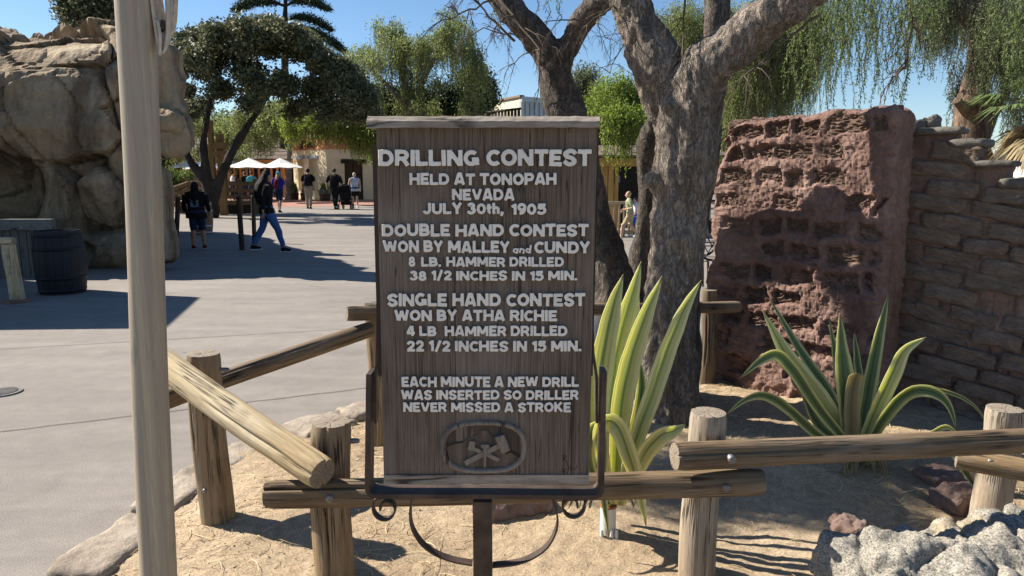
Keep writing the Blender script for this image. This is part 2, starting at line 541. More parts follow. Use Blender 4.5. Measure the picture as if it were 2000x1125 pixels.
# loose pebbles, dead pepper-tree litter
def scatter(n, x0, x1, y0, y1):
    X = rng.uniform(x0, x1, n); Y = rng.uniform(y0, y1, n)
    k = inside(X, Y, ES) & (edist(X, Y, ES) > .12)
    return X[k], Y[k]
X, Y = scatter(16000, -1.7, 4.5, 1.8, 5.6)
d = fbm(np.stack([X, Y, X*0], -1), 1.5, 2, 31)
k = rng.uniform(size=len(X)) < .45+.5*d; X, Y = X[k], Y[k]
Z = soil_h(X, Y)
mb = MB(); n = len(X)
r = rng.uniform(.0025, .007, n)*(1+.9*(rng.uniform(size=n) > .985)); T = np.array([(1, 0, 0), (-.5, .87, 0), (-.5, -.87, 0), (0, 0, .9)])
A = rng.uniform(0, 6.28, n)
c, s_ = np.cos(A), np.sin(A)
V = T[None]*r[:, None, None]
V = np.stack([V[:, :, 0]*c[:, None]-V[:, :, 1]*s_[:, None], V[:, :, 0]*s_[:, None]+V[:, :, 1]*c[:, None], V[:, :, 2]], -1)+np.stack([X, Y, Z-.001], -1)[:, None]
F = (np.array([(0, 1, 3), (1, 2, 3), (2, 0, 3)])[None]+4*np.arange(n)[:, None, None]).reshape(-1, 3)
mb.add(V.reshape(-1, 3), F)
n_ = NT('pebble'); gi = n_.node('NewGeometry')
n_.color(n_.ramp(gi.outputs['Random Per Island'], [(0, (.16, .10, .065)), (.5, (.36, .26, .17)), (1, (.55, .46, .36))])); n_.rough(.9)
o = mb.build('gravel', n_.m, None, False); tag(o, 'small pebbles and crumbs of earth strewn over the bed', kind='stuff')

def litter(name, mat, n, x0, x1, y0, y1, L, label, w=.0016, thr=0.0, seed=0):
    X, Y = scatter(n, x0, x1, y0, y1)
    d = fbm(np.stack([X, Y, X*0], -1), 1.1, 3, 77+seed)
    k = d+rng.normal(0, .18, len(X)) > thr
    X, Y = X[k], Y[k]; n = len(X)
    A = rng.normal(.5, .9, n); B = rng.normal(0, 1.0, n); L = rng.uniform(L[0], L[1], n)
    K = 6
    px, py = X.copy(), Y.copy(); rows = []
    for q in range(K):
        rows.append((px.copy(), py.copy(), A.copy()))
        px = px+np.cos(A)*L/K; py = py+np.sin(A)*L/K; A = A+B*.22
    Vs = []
    lift = rng.uniform(.002, .014, n)
    for q, (a, b, t) in enumerate(rows):
        z = soil_h(a, b)+.002+lift*math.sin(q/(K-1)*math.pi)
        ww = w*(1-.6*q/(K-1))
        Vs.append(np.stack([np.stack([a-np.sin(t)*ww, b+np.cos(t)*ww, z], -1), np.stack([a+np.sin(t)*ww, b-np.cos(t)*ww, z], -1), np.stack([a, b, z+ww], -1)], 1))
    V = np.stack(Vs, 1).reshape(n, K*3, 3)
    f = []
    for q in range(K-1):
        a = q*3
        f += [(a, a+3, a+5, a+2), (a+2, a+5, a+4, a+1)]
    F = (np.array(f)[None]+K*3*np.arange(n)[:, None, None]).reshape(-1, 4)
    mb = MB(); mb.add(V.reshape(-1, 3), F); o = mb.build(name, mat); tag(o, label, kind='stuff')
n_ = NT('straw'); gi = n_.node('NewGeometry')
n_.color(n_.ramp(gi.outputs['Random Per Island'], [(0, (.25, .17, .09)), (.5, (.50, .38, .20)), (1, (.66, .54, .33))])); n_.rough(.7)
litter('dry_litter', n_.m, 5200, -1.6, 4.4, 1.9, 5.6, (.05, .24), 'dry straw coloured twigs and leaf stalks lying on the soil', .0020, .0)
litter('leaf_litter', n_.m, 9000, -1.6, 4.4, 1.9, 5.6, (.012, .035), 'dead leaflets sprinkled over the soil of the bed', .0014, -.2, 5)

# stone border
n_ = M_rock('edging_stone', (.24, .195, .15), (.37, .305, .24), (.47, .41, .33), 2.6, .025)
t = thing('stone_edging', 'low border of flat tan stones between asphalt and planted bed', 'stone border', (-1.2, 3.6, 0))
cum = np.concatenate([[0], np.cumsum(np.linalg.norm(np.diff(ES, axis=0), axis=1))])
def edge_pt(s_):
    x = np.interp(s_, cum, ES[:, 0]); y = np.interp(s_, cum, ES[:, 1])
    x2 = np.interp(s_+.02, cum, ES[:, 0]); y2 = np.interp(s_+.02, cum, ES[:, 1])
    d = np.array([x2-x, y2-y]); d /= np.linalg.norm(d)+1e-9
    return np.array([x, y]), d
s0 = .5; q = 0
while s0 < cum[-1]-5.5 and q < 26:
    L = float(rng.uniform(.34, .62)); W = float(rng.uniform(.20, .30)); H = float(rng.uniform(.030, .055))
    V, D, F = rounded_grid((L/2, W/2, H), .03, .022)
    P = V.copy()
    wv = .024*fbm(P+q*7.3, 5, 3, 2)
    lump = .012*fbm(P+q*3.1, 16, 3, 4)
    V = V+D*(wv+lump)[:, None]*np.array([1, 1, .55])
    V[:, 1] += .05*math.sin(q*2.1)*V[:, 0]
    # bend along the border
    pts = [edge_pt(max(0, s0+L/2+x)) for x in V[:, 0]]
    C = np.array([p for p, d in pts]); Dn = np.array([(d[1], -d[0]) for p, d in pts])
    XY = C+Dn*(V[:, 1]+W/2)[:, None]
    W3 = np.stack([XY[:, 0], XY[:, 1], V[:, 2]+.012], -1)
    mb = MB(); mb.add(W3, F); mb.build('stone', n_, t)
    s0 += L+.012; q += 1

# expansion joints in the asphalt
def strip(name, p0, p1, w, mat, label):
    a, b = gnd(*p0), gnd(*p1); d = (b-a).normalized(); nrm = Vector((-d.y, d.x, 0))*w/2
    a = a-d*.0; K = 24; mb = MB(); V = []
    for k in range(K+1):
        c = a.lerp(b, k/K)+nrm*1.2*math.sin(k*1.7)
        V += [tuple(c-nrm+Vector((0, 0, .004))), tuple(c+nrm+Vector((0, 0, .004)))]
    mb.add(V, [(2*k, 2*k+2, 2*k+3, 2*k+1) for k in range(K)])
    o = mb.build(name, mat, None, False); tag(o, label, kind='structure')
jm = plain('joint_filler', (.075, .065, .058), .9, .3, 30)
strip('pavement_joint', (-60, 851), (728, 757), .009, jm, 'thin dark joint across the asphalt near the log fence')
strip('pavement_joint', (-60, 686), (728, 640), .008, jm, 'thin dark joint across the middle of the asphalt')
strip('pavement_joint', (520, 470), (1000, 440), .02, jm, 'far dark joint across the asphalt')
# red brick paving apron by the stucco building
rp = plain('red_paving', (.32, .17, .13), .9, .2, 3)
mb = MB(); a, b, c, d_ = gnd(560, 395), gnd(735, 402), (-3, 47, 0), (-19, 47, 0)
mb.add([(a.x-8, 31.5, .004), (b.x+.5, 37.5, .004), (-4, 52, .004), (-26, 52, .004)], [(0, 1, 2, 3)])
o = mb.build('paving', rp, None, False); tag(o, 'reddish paving in front of the cream building', kind='structure')

# manhole cover
mh = plain('cast_iron', (.16, .15, .145), .6, .3, 30, .3, .003, metal=.5)
c = gnd(5, 767)
t = thing('manhole_cover', 'round grey iron cover set in the asphalt at left edge', 'manhole cover', c)
mb = MB(); lathe(mb, [(.0, .004), (.105, .004), (.108, .010), (.128, .010), (.132, .002)][::-1], 32, 0, c); mb.build('rim', mh, t, False)
mb = MB()
for k in range(-5, 6):
    L = math.sqrt(max(0, .095**2-(k*.017)**2))
    box(mb, (c.x, c.y+k*.017, .0105), (2*L, .008, .005))
mb.build('tread_plate', mh, t, False)

# ================================================================ log fence
def log_mesh(name, L, r, mat, capmat, seed, taper=.96, cracks=6, nseg=56, top_end='flat'):
    """log along local +z, ends cut flat, with drying cracks as real grooves"""
    rg = np.random.default_rng(seed)
    nz = max(12, int(L/.03)); zs = np.linspace(0, L, nz)
    a = np.linspace(0, 2*np.pi, nseg, endpoint=False)
    A, Z = np.meshgrid(a, zs, indexing='xy')
    P = np.stack([np.cos(A).ravel()*.6, np.sin(A).ravel()*.6, Z.ravel()*1.6], -1)
    rr = r*(1+(taper-1)*Z/L)*(1+.050*fbm(P+seed, 1.6, 3, seed).reshape(A.shape)+.010*fbm(P*np.array([6, 6, 1.5])+seed, 2.0, 2, seed+3).reshape(A.shape))
    for c in range(cracks):
        c0 = rg.uniform(0, 6.28); z0, z1 = sorted(rg.uniform(-.2*L, 1.2*L, 2))
        if z1-z0 < .4*L: z1 = z0+.5*L
        ang = c0+.10*np.sin(Z/L*rg.uniform(2, 6)+rg.uniform(0, 6))
        dd = np.abs((A-ang+np.pi) % (2*np.pi)-np.pi)
        env = smooth(Z, z0, z0+.1)*(1-smooth(Z, z1-.1, z1))
        rr = rr-r*.26*env*np.clip(1-dd/(2*np.pi/nseg*1.15), 0, 1)
    # worn rounded arris
    rr = rr*(1-.07*np.exp(-Z/.008)-.07*np.exp(-(L-Z)/.008))
    bend = r*.16*np.sin(Z/L*np.pi*1.3+seed)
    X = rr*np.cos(A)+bend; Y = rr*np.sin(A)
    V = np.stack([X.ravel(), Y.ravel(), Z.ravel()], -1)
    i, j = np.meshgrid(np.arange(nz-1), np.arange(nseg), indexing='ij'); j2 = (j+1) % nseg
    F = np.stack([i*nseg+j, i*nseg+j2, (i+1)*nseg+j2, (i+1)*nseg+j], -1).reshape(-1, 4)
    mb = MB(); mb.add(V, F, 0)
    for e, row in ((0, V[:nseg]), (1, V[-nseg:])):
        cen = row.mean(0); K = 4; VV = [row]
        for q in range(1, K):
            f = 1-q/K
            R_ = cen+(row-cen)*f; R_[:, 2] += rg.normal(0, .0012, nseg)+(.0015 if e else -.0015)
            VV.append(R_)
        VV = np.vstack(VV+[cen[None]])
        Fs = []
        for q in range(K-1):
            for jj in range(nseg):
                f = (q*nseg+jj, q*nseg+(jj+1) % nseg, (q+1)*nseg+(jj+1) % nseg, (q+1)*nseg+jj)
                Fs.append(f if e else f[::-1])
        for jj in range(nseg):
            f = ((K-1)*nseg+jj, (K-1)*nseg+(jj+1) % nseg, len(VV)-1)
            Fs.append(f if e else f[::-1])
        mb.add(VV, Fs, 1)
    return mb.mesh(name, [mat, capmat])
def M_endgrain():
    n = NT('end_grain'); co = n.coord((1, 1, .1))
    w = n.node('TexWave'); w.wave_type = 'RINGS'; w.rings_direction = 'Z'; w.inputs['Scale'].default_value = 55
    w.inputs['Distortion'].default_value = 2.5; w.inputs['Detail'].default_value = 4
    n.link(co, w.inputs['Vector'])
    c = n.ramp(w.outputs['Fac'], [(0, (.10, .075, .05)), (.6, (.27, .22, .165)), (1, (.36, .31, .25))])
    # radial checks
    tc = n.node('TexGradient'); tc.gradient_type = 'RADIAL'; n.link(co, tc.inputs[0])
    ns = n.noise(co, 9, 3)
    m = n.math('ADD', tc.outputs['Fac'], n.math('MULTIPLY', ns, .05))
    fr = n.math('FRACT', n.math('MULTIPLY', m, 11.0))
    cr = n.ramp(fr, [(.0, .1), (.05, 1.0), (.95, 1.0), (1.0, .1)])
    c = n.mix(.7, c, cr, 'MULTIPLY')
    n.color(c); n.rough(.9); n.bump(cr, .5, .006)
    return n.m
END = M_endgrain()
MT['end'] = END
def put_log(name, p0, p1, r, mat, parent, seed, **kw):
    p0, p1 = Vector(p0), Vector(p1); L = (p1-p0).length
    me = log_mesh(name, L, r, mat, END, seed, **kw)
    o = bpy.data.objects.new(name, me); COL.objects.link(o); o.parent = parent
    q = (p1-p0).to_track_quat('Z', 'Y')
    o.matrix_local = Matrix.Translation(p0-parent_off(parent)) @ q.to_matrix().to_4x4()
    return o
steelb = plain('bolt_zinc', (.20, .20, .20), .5, .3, 40, .1, metal=.6)
def bolt(parent, p, nrm, r=.014, th=.006):
    nrm = Vector(nrm).normalized(); p = Vector(p)
    mb = MB(); tube(mb, [p-nrm*.02, p+nrm*th*.7, p+nrm*th], [r, r, r*.72], 16); mb.build('bolt', steelb, parent)

fence = thing('log_fence', 'low weathered log post and rail fence round the planted bed', 'fence', (.0, 2.7, 0))
def post(px, ytop, Y, r, mat, seed, label=None, lean=0.0):
    tp = at(px, ytop, Y); zb = -.05
    o = put_log('post', (tp.x, Y, zb), (tp.x+lean, Y, tp.z), r, mat, fence, seed, cracks=5, taper=.97)
    if label: o['label'] = label
    return tp
P1 = post(401, 690, 3.15, .074, MT['log'], 11)
P2 = post(645, 824, 2.62, .073, MT['log'], 12)
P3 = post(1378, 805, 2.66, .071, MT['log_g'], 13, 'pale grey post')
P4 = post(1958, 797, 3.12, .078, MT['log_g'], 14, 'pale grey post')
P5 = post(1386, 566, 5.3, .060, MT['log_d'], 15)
P6 = post(735, 592, 4.15, .062, MT['log'], 16)
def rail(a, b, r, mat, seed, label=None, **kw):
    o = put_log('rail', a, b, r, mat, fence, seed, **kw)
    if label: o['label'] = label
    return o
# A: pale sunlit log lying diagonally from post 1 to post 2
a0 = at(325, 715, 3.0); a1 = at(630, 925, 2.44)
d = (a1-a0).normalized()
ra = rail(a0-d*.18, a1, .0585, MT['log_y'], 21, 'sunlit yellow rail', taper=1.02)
# B: low rail across behind the sign
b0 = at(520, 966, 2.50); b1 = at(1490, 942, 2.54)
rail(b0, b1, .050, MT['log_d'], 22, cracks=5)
# C: upper right rail, D: lower right rail, F: rail behind post 1, G: back rail
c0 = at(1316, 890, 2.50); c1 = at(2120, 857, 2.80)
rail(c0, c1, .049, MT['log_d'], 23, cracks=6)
d0 = at(1868, 893, 2.93); d1 = at(2130, 945, 2.72)
rail(d0, d1, .046, MT['log'], 24)
f0 = at(318, 783, 3.26); f1 = at(722, 642, 4.05)
dd = (f1-f0).normalized()
rail(f0-dd*.06, f1, .046, MT['log_d'], 25)
g0 = at(677, 613, 4.0); g1 = at(1441, 599, 5.2)
rail(g0, g1, .042, MT['log_d'], 26)
bolt(fence, at(644, 974, 2.449), (0, -1, 0)); bolt(fence, at(1418, 953, 2.489), (0, -1, 0))
bolt(fence, at(1430, 898, 2.459), (0, -1, 0)); bolt(fence, at(1934, 903, 2.85), (-.4, -1, 0), .016, .012)
bolt(fence, at(552, 905, 2.527), (-.75, -.65, -.25)); 
bolt(fence, at(686, 861, 2.62), (1, 0, 0), .010, .03); bolt(fence, at(434, 722, 3.15), (1, 0, 0), .010, .03)
bolt(fence, at(400, 958, 3.075), (0, -1, 0), .009, .008); bolt(fence, at(401, 1053, 3.07), (0, -1, 0), .017, .015)

# ================================================================ left round pole + rope
n_ = NT('pole_wood'); co = n_.coord((60, 60, .7))
a = n_.noise(co, 2, 7, .6, .2); big = n_.noise(n_.coord((34, 34, .5)), 1.0, 5)
c = n_.ramp(a, [(.3, (.20, .135, .060)), (.7, (.47, .355, .19))])
c = n_.mix(.85, c, n_.ramp(big, [(.36, (.42, .33, .22)), (.50, (.85, .78, .66)), (.62, (1.15, 1.12, 1.08))]), 'MULTIPLY')
sp = n_.noise(n_.coord((1, 1, .3)), 16, 4); c = n_.mix(1, c, n_.ramp(sp, [(.27, (.35, .28, .22)), (.33, (1, 1, 1))]), 'MULTIPLY')
fn = n_.noise(n_.coord((150, 150, 5)), 3, 5); c = n_.mix(.8, c, n_.ramp(fn, [(.32, .45), (.6, 1.2)]), 'MULTIPLY')
zz = n_.node('SeparateXYZ'); tcx = n_.node('TexCoord'); n_.link(tcx.outputs['Object'], zz.inputs[0])
hz = n_.noise(n_.coord((3, 3, 2)), 2.5, 5)
hm = n_.ramp(n_.math('ADD', zz.outputs[2], n_.math('MULTIPLY', hz, .8)), [(1.2, 1.0), (1.65, 0.0)])
c = n_.mix(n_.math('MULTIPLY', hm, .55), c, (.42, .38, .32))
n_.color(c); n_.rough(.55); n_.bump(fn, .25, .003)
xt, xb = at(264, 0, 2.0).x, at(309, 1125, 2.0).x
zt, zb = at(264, 0, 2.0).z, at(309, 1125, 2.0).z
def pole_x(z): return xb+(xt-xb)*(z-zb)/(zt-zb)
mb = MB(); zs = np.linspace(-.1, 3.3, 50)
PR = .0475+.0018*np.sin(zs*3.1)
tube(mb, [(pole_x(z)+.002*math.sin(z*5), 2.0, z) for z in zs], PR, 36)
pole = mb.build('wooden_pole', n_.m)
tag(pole, 'tall smooth pale wooden pole standing at left in front of the log fence', 'pole')
rope = plain('rope', (.50, .43, .35), .85, .2, 60, .5, .003, fine=260)
rc = thing('rope_coil', 'coil of pale rope hanging on the right side of the tall pole', 'rope', at(318, 40, 2.0))
cx0 = at(320, 0, 2.02)
for k in range(9):
    mb = MB(); w = .021+.0012*k+rng.uniform(-.003, .003); top = 2.42+.02*k
    bot = at(320, 104-5.5*k, 2.0).z; cx = at(318+.8*k, 60, 2.0).x+rng.uniform(-.003, .003)
    P = []
    for u in np.linspace(0, 1, 44):
        aa = u*2*np.pi
        x = cx+w*1.0*math.sin(aa)*(1+.15*math.sin(aa*2+k)); z = (top+bot)/2-(top-bot)/2*math.cos(aa)
        P.append((x, 2.0-.012+.0045*k+.004*math.sin(aa+k), z))
    tube(mb, P, .0042, 7); mb.build('strand', rope, rc)
mb = MB(); tube(mb, [at(302, 40, 1.99), at(308, 44, 1.98), at(313, 75, 1.975), at(312, 108, 1.98)], .004, 6, steps=14); mb.build('rope_end', rope, rc)
mb = MB(); tube(mb, [at(296, 55, 2.0), at(318, 58, 2.0)], .007, 8); tube(mb, [at(318, 58, 2.0), at(320, 40, 2.0)], .007, 8); mb.build('cleat', MT['iron'], rc)

# ================================================================ the carved sign
SY = 2.20
sign = thing('contest_sign', 'carved brown wooden drilling contest sign on rusty iron stand in the centre', 'sign', (at(945, 900, SY).x, SY, 0))
n_ = NT('sign_board')
co = n_.coord((55, 55, 1.1))
g = n_.noise(co, 2.4, 8, .68, .25); fine = n_.noise(n_.coord((110, 110, 2.2)), 2.4, 6, .7)
c = n_.ramp(g, [(.3, (.118, .084, .060)), (.5, (.162, .119, .088)), (.7, (.208, .160, .122))])
c = n_.mix(.8, c, n_.ramp(fine, [(.33, .45), (.62, 1.25)]), 'MULTIPLY')
gy = n_.ramp(n_.noise(n_.coord((2, 2, 1.3)), 1.7, 5), [(.42, 0.0), (.68, .8)])
c = n_.mix(gy, c, n_.mix(.6, (.25, .20, .165), n_.ramp(fine, [(.3, .5), (.7, 1.2)]), 'MULTIPLY'))
cr = n_.noise(n_.coord((16, 16, .30)), 1.9, 2, .5, .7)
crk = n_.ramp(cr, [(.494, 1.0), (.4995, .05), (.5005, .05), (.506, 1.0)])
c = n_.mix(.75, c, crk, 'MULTIPLY')
n_.color(c); n_.rough(.85); p = n_.bump(fine, .7, .006); n_.bump(crk, .5, .006, p)
SB = n_.m
def S(px, py, dy=0.0):
    p = at(px, py, SY); return (p.x, SY+dy, p.z)
def quadbox(mb, pts, y0, y1, m=0):
    return prism(mb, [(S(*p)[0], S(*p)[2]) for p in pts], y0, y1, m)
# board: three vertical boards with slightly open seams
def lerp(a, b, t): return a+(b-a)*t
seams = [0, .352, 1.0]
for k in range(2):
    u0, u1 = seams[k]+(.0012 if k else 0), seams[k+1]
    mb = MB(); NX, NZ = int(90*(u1-u0)), 90
    U, W = np.meshgrid(np.linspace(u0, u1, NX+1), np.linspace(0, 1, NZ+1), indexing='ij')
    TL, TR, BL, BR = [np.array(S(*p)) for p in ((735, 250), (1167, 250), (750, 927), (1150, 927))]
    Pf = (TL*(1-U[..., None])+TR*U[..., None])*(1-W[..., None])+(BL*(1-U[..., None])+BR*U[..., None])*W[..., None]
    Pf = Pf.reshape(-1, 3)
    Pf[:, 1] += .0022*fbm(Pf*np.array([30, 0, 1.5]), 1, 3, 5+k)
    Pb = Pf.copy(); Pb[:, 1] = SY+.036
    n0 = len(Pf)
    i, j = np.meshgrid(np.arange(NX), np.arange(NZ), indexing='ij'); q = NZ+1
    F = np.stack([i*q+j, i*q+j+1, (i+1)*q+j+1, (i+1)*q+j], -1).reshape(-1, 4)
    mb.add(Pf, F); mb.add(Pb, F[:, ::-1])
    allv = np.vstack([Pf, Pb])
    side = []
    for j_ in range(NZ):
        side += [(j_, j_+n0, j_+1+n0, j_+1), (NX*q+j_+1, NX*q+j_+1+n0, NX*q+j_+n0, NX*q+j_)]
    for i_ in range(NX):
        side += [(i_*q, (i_+1)*q, (i_+1)*q+n0, i_*q+n0), (i_*q+NZ, i_*q+NZ+n0, (i_+1)*q+NZ+n0, (i_+1)*q+NZ)]
    mb.add(allv, side)
    mb.build('board', SB, sign, False)
GW = wood('grey_trim_wood', (.16, .128, .10), (.42, .355, .29), (.38, .33, .28), s=(.9, 12, 16), bdist=.004, greyamt=.5)
# cap with chamfered front
mb = MB()
xl, xr = S(719, 240)[0], S(1170, 240)[0]
z0, z1, z2 = S(0, 250)[2], S(0, 238)[2], S(0, 227)[2]
prof = [(SY-.030, z0), (SY-.030, z1), (SY-.004, z2), (SY+.060, z2), (SY+.060, z0)]
n = 40; V = []
for x in np.linspace(xl, xr, n):
    for jx, (y, z) in enumerate(prof): V.append((x, y+random.uniform(-.0008, .0008), z+random.uniform(-.001, .001)))
F = [(i*5+j, i*5+(j+1) % 5, (i+1)*5+(j+1) % 5, (i+1)*5+j) for i in range(n-1) for j in range(5)]+[(4, 3, 2, 1, 0), tuple(5*(n-1)+j for j in range(5))]
mb.add(V, F); mb.build('cap', GW, sign, False)
mb = MB(); quadbox(mb, [(1150, 944), (1150, 926.5), (750, 926.5), (750, 944)], SY-.006, SY+.040); mb.build('bottom_rail', GW, sign, False)
# dark edge battens behind the board (the board's own thick sides)
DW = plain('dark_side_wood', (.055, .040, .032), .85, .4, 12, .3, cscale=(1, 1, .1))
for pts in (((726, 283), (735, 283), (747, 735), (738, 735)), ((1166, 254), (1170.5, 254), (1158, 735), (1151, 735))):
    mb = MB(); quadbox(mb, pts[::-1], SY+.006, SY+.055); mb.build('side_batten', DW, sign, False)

# letters ---------------------------------------------------------
n_ = NT('letter_paint'); co = n_.coord()
f = n_.noise(co, 130, 5, .7); b = n_.noise(co, 22, 4)
oi = n_.node('ObjectInfo')
c = n_.ramp(f, [(.30, (.40, .33, .26)), (.39, (.82, .76, .67)), (.7, (.95, .89, .80))])
c = n_.mix(.6, c, n_.ramp(b, [(.3, .80), (.6, 1.04)]), 'MULTIPLY')
c = n_.mix(.35, c, n_.ramp(oi.outputs['Random'], [(0, .72), (.35, 1.0)]), 'MULTIPLY')
n_.color(c); n_.rough(.7); n_.bump(f, .35, .003)
LETTER = n_.m
n_ = NT('letter_side'); n_.color((.16, .12, .09)); n_.rough(.9); LSIDE = n_.m
glyphs = {}
def _arc(cx, cy, rx, ry, a0, a1, n=14):
    return [(cx+rx*math.cos(R(a0+(a1-a0)*k/n)), cy+ry*math.sin(R(a0+(a1-a0)*k/n))) for k in range(n+1)]
def _sp(*p): return [tuple(q[:2]) for q in spline(np.array([(x, y, 0.) for x, y in p]), 26)]
_l, _b, _t = .14, .13, .87
STROKES = {
 'A': (1.02, [[(.14, 0), (.45, 1)], [(.57, 1), (.88, 0)], [(.28, .27), (.74, .27)], [(.40, .92), (.62, .92)]]),
 'B': (.90, [[(_l, 0), (_l, 1)], [(_l, _t), (.50, _t)]+_arc(.50, .69, .20, .18, 90, -90)+[(_l, .51)], [(_l, .49), (.54, .49)]+_arc(.54, .31, .22, .18, 90, -90)+[(_l, _b)]]),
 'C': (.96, [_arc(.50, .5, .36, .37, 42, 318, 26)]),
 'D': (.96, [[(_l, 0), (_l, 1)], [(_l, _t), (.46, _t)]+_arc(.46, .5, .36, .37, 90, -90, 18)+[(_l, _b)]]),
 'E': (.80, [[(_l, 0), (_l, 1)], [(_l, _t), (.78, _t)], [(_l, .5), (.70, .5)], [(_l, _b), (.80, _b)]]),
 'G': (1.0, [_arc(.50, .5, .36, .37, 45, 330, 26), [(.52, .42), (.96, .42)], [(.84, .46), (.84, .05)]]),
 'H': (.96, [[(_l, 0), (_l, 1)], [(.82, 0), (.82, 1)], [(_l, .5), (.82, .5)]]),
 'I': (.28, [[(_l, 0), (_l, 1)]]),
 'J': (.78, [[(.64, 1), (.64, .40)]+_arc(.39, .38, .25, .25, 0, -165, 14)]),
 'K': (.96, [[(_l, 0), (_l, 1)], [(.22, .42), (.80, .98)], [(.38, .56), (.84, .02)]]),
 'L': (.76, [[(_l, 0), (_l, 1)], [(_l, _b), (.76, _b)]]),
 'M': (1.16, [[(_l, 0), (_l, 1)], [(1.02, 0), (1.02, 1)], [(.20, .95), (.58, .22)], [(.58, .22), (.96, .95)]]),
 'N': (.98, [[(_l, 0), (_l, 1)], [(.84, 0), (.84, 1)], [(.17, .96), (.81, .04)]]),
 'O': (1.0, [_arc(.5, .5, .36, .37, 0, 362, 34)]),
 'P': (.88, [[(_l, 0), (_l, 1)], [(_l, _t), (.52, _t)]+_arc(.52, .65, .22, .22, 90, -90)+[(_l, .43)]]),
 'R': (.94, [[(_l, 0), (_l, 1)], [(_l, _t), (.52, _t)]+_arc(.52, .66, .22, .21, 90, -90)+[(_l, .45)], [(.48, .46), (.82, .02)]]),
 'S': (.90, [_sp((.80, .70), (.66, .87), (.40, .88), (.16, .74), (.26, .57), (.60, .46), (.76, .28), (.60, .12), (.32, .12), (.10, .30))]),
 'T': (.86, [[(0, _t), (.86, _t)], [(.43, 1), (.43, 0)]]),
 'U': (.94, [[(_l, 1), (_l, .42)]+_arc(.47, .42, .33, .29, 180, 360, 18)+[(.80, 1)]]),
 'V': (.98, [[(.13, 1), (.46, .08)], [(.52, .08), (.85, 1)]]),
 'W': (1.36, [[(.13, 1), (.36, .06)], [(.42, .06), (.66, .92)], [(.70, .92), (.94, .06)], [(1.0, .06), (1.23, 1)]]),
 'Y': (.92, [[(.11, 1), (.44, .48)], [(.81, 1), (.48, .48)], [(.46, .55), (.46, 0)]]),
 '0': (.84, [_arc(.42, .5, .28, .37, 0, 362, 30)]),
 '1': (.54, [[(.38, 1), (.38, 0)], [(.40, .90), (.08, .70)]]),
 '2': (.80, [_sp((.12, .66), (.24, .86), (.46, .89), (.64, .74), (.56, .52), (.34, .34), (.16, .14)), [(.04, _b), (.78, _b)]]),
 '3': (.80, [_sp((.12, .74), (.36, .89), (.60, .78), (.56, .60), (.34, .52)), _sp((.34, .52), (.60, .44), (.66, .26), (.46, .12), (.24, .12), (.08, .28))]),
 '4': (.86, [[(.52, .98), (.12, .34)], [(.02, .30), (.84, .30)], [(.60, 1), (.60, 0)]]),
 '5': (.82, [[(.76, _t), (.16, _t)], [(.22, .96), (.18, .50)], _sp((.18, .50), (.42, .62), (.66, .50), (.66, .26), (.46, .12), (.22, .13), (.06, .28))]),
 '8': (.84, [_arc(.42, .70, .22, .19, 0, 362, 24), _arc(.42, .30, .26, .19, 0, 362, 24)]),
 '9': (.84, [_arc(.42, .65, .26, .23, 0, 362, 24), [(.68, .66), (.66, .40), (.52, .18), (.20, .10)]]),
 '/': (.62, [[(.10, -.05), (.52, 1.05)]]), '.': (.27, [[(.135, 0), (.135, .25)]]), ',': (.30, [[(.17, .22), (.13, -.02), (.05, -.16)]]),
 'a': (.62, [_arc(.30, .30, .19, .20, 0, 362, 20), [(.50, .62), (.50, 0)]]),
 'n': (.62, [[(.12, .62), (.12, 0)], [(.14, .36)]+_arc(.31, .36, .18, .16, 170, 0, 10)+[(.49, 0)]]),
 'd': (.64, [_arc(.30, .30, .19, .20, 0, 362, 20), [(.50, 1), (.50, 0)]]),
 't': (.50, [[(.22, .95), (.22, .22), (.36, .11)], [(.02, .62), (.48, .62)]]),
 'h': (.66, [[(.13, 1), (.13, 0)], [(.14, .40)]+_arc(.33, .40, .19, .18, 170, 0, 10)+[(.52, 0)]]),
}
def glyph(ch, offset=.05):
    """heavy hand-routed wooden letter, cap height 1, lying in x,y"""
    key = (ch, offset)
    if key in glyphs: return glyphs[key]
    W_, st = STROKES[ch]; hw = .138 if offset > .045 else .10; mb = MB()
    for q, path in enumerate(st):
        P = np.array(path, float); T = np.gradient(P, axis=0) if len(P) > 2 else np.repeat((P[1:]-P[:-1]), 2, 0)
        T /= np.linalg.norm(T, axis=1)[:, None]+1e-9; N = np.stack([-T[:, 1], T[:, 0]], -1); V = []
        d = .11+.004*q; k = len(P)
        for p, n in zip(P, N):
            for s_, zz in ((-1, -d), (1, -d), (1, d), (-1, d)): V.append((p[0]+n[0]*hw*s_, p[1]+n[1]*hw*s_, zz))
        F = [(i*4+jj, i*4+(jj+1) % 4, (i+1)*4+(jj+1) % 4, (i+1)*4+jj) for i in range(k-1) for jj in range(4)]+[(3, 2, 1, 0), tuple(4*(k-1)+jj for jj in range(4))]
        F = [f[::-1] for f in F]
        mb.add(V, F)
    rs = random.uniform(0, 50)
    V, F = remesh(mb, .030, 1, lambda V, N: .010*fbm(V+rs, 9, 3, 3)*(np.abs(N[:, 2]) < .7))
    m2 = MB(); m2.add(V, F); me = m2.mesh('letter', [], True)
    Vx = V.copy(); Vx[:, 0] = np.clip(Vx[:, 0], 0, W_)
    glyphs[key] = (me, Vx)
    return glyphs[key]
CAPH, BASE = 1.0, 0.0
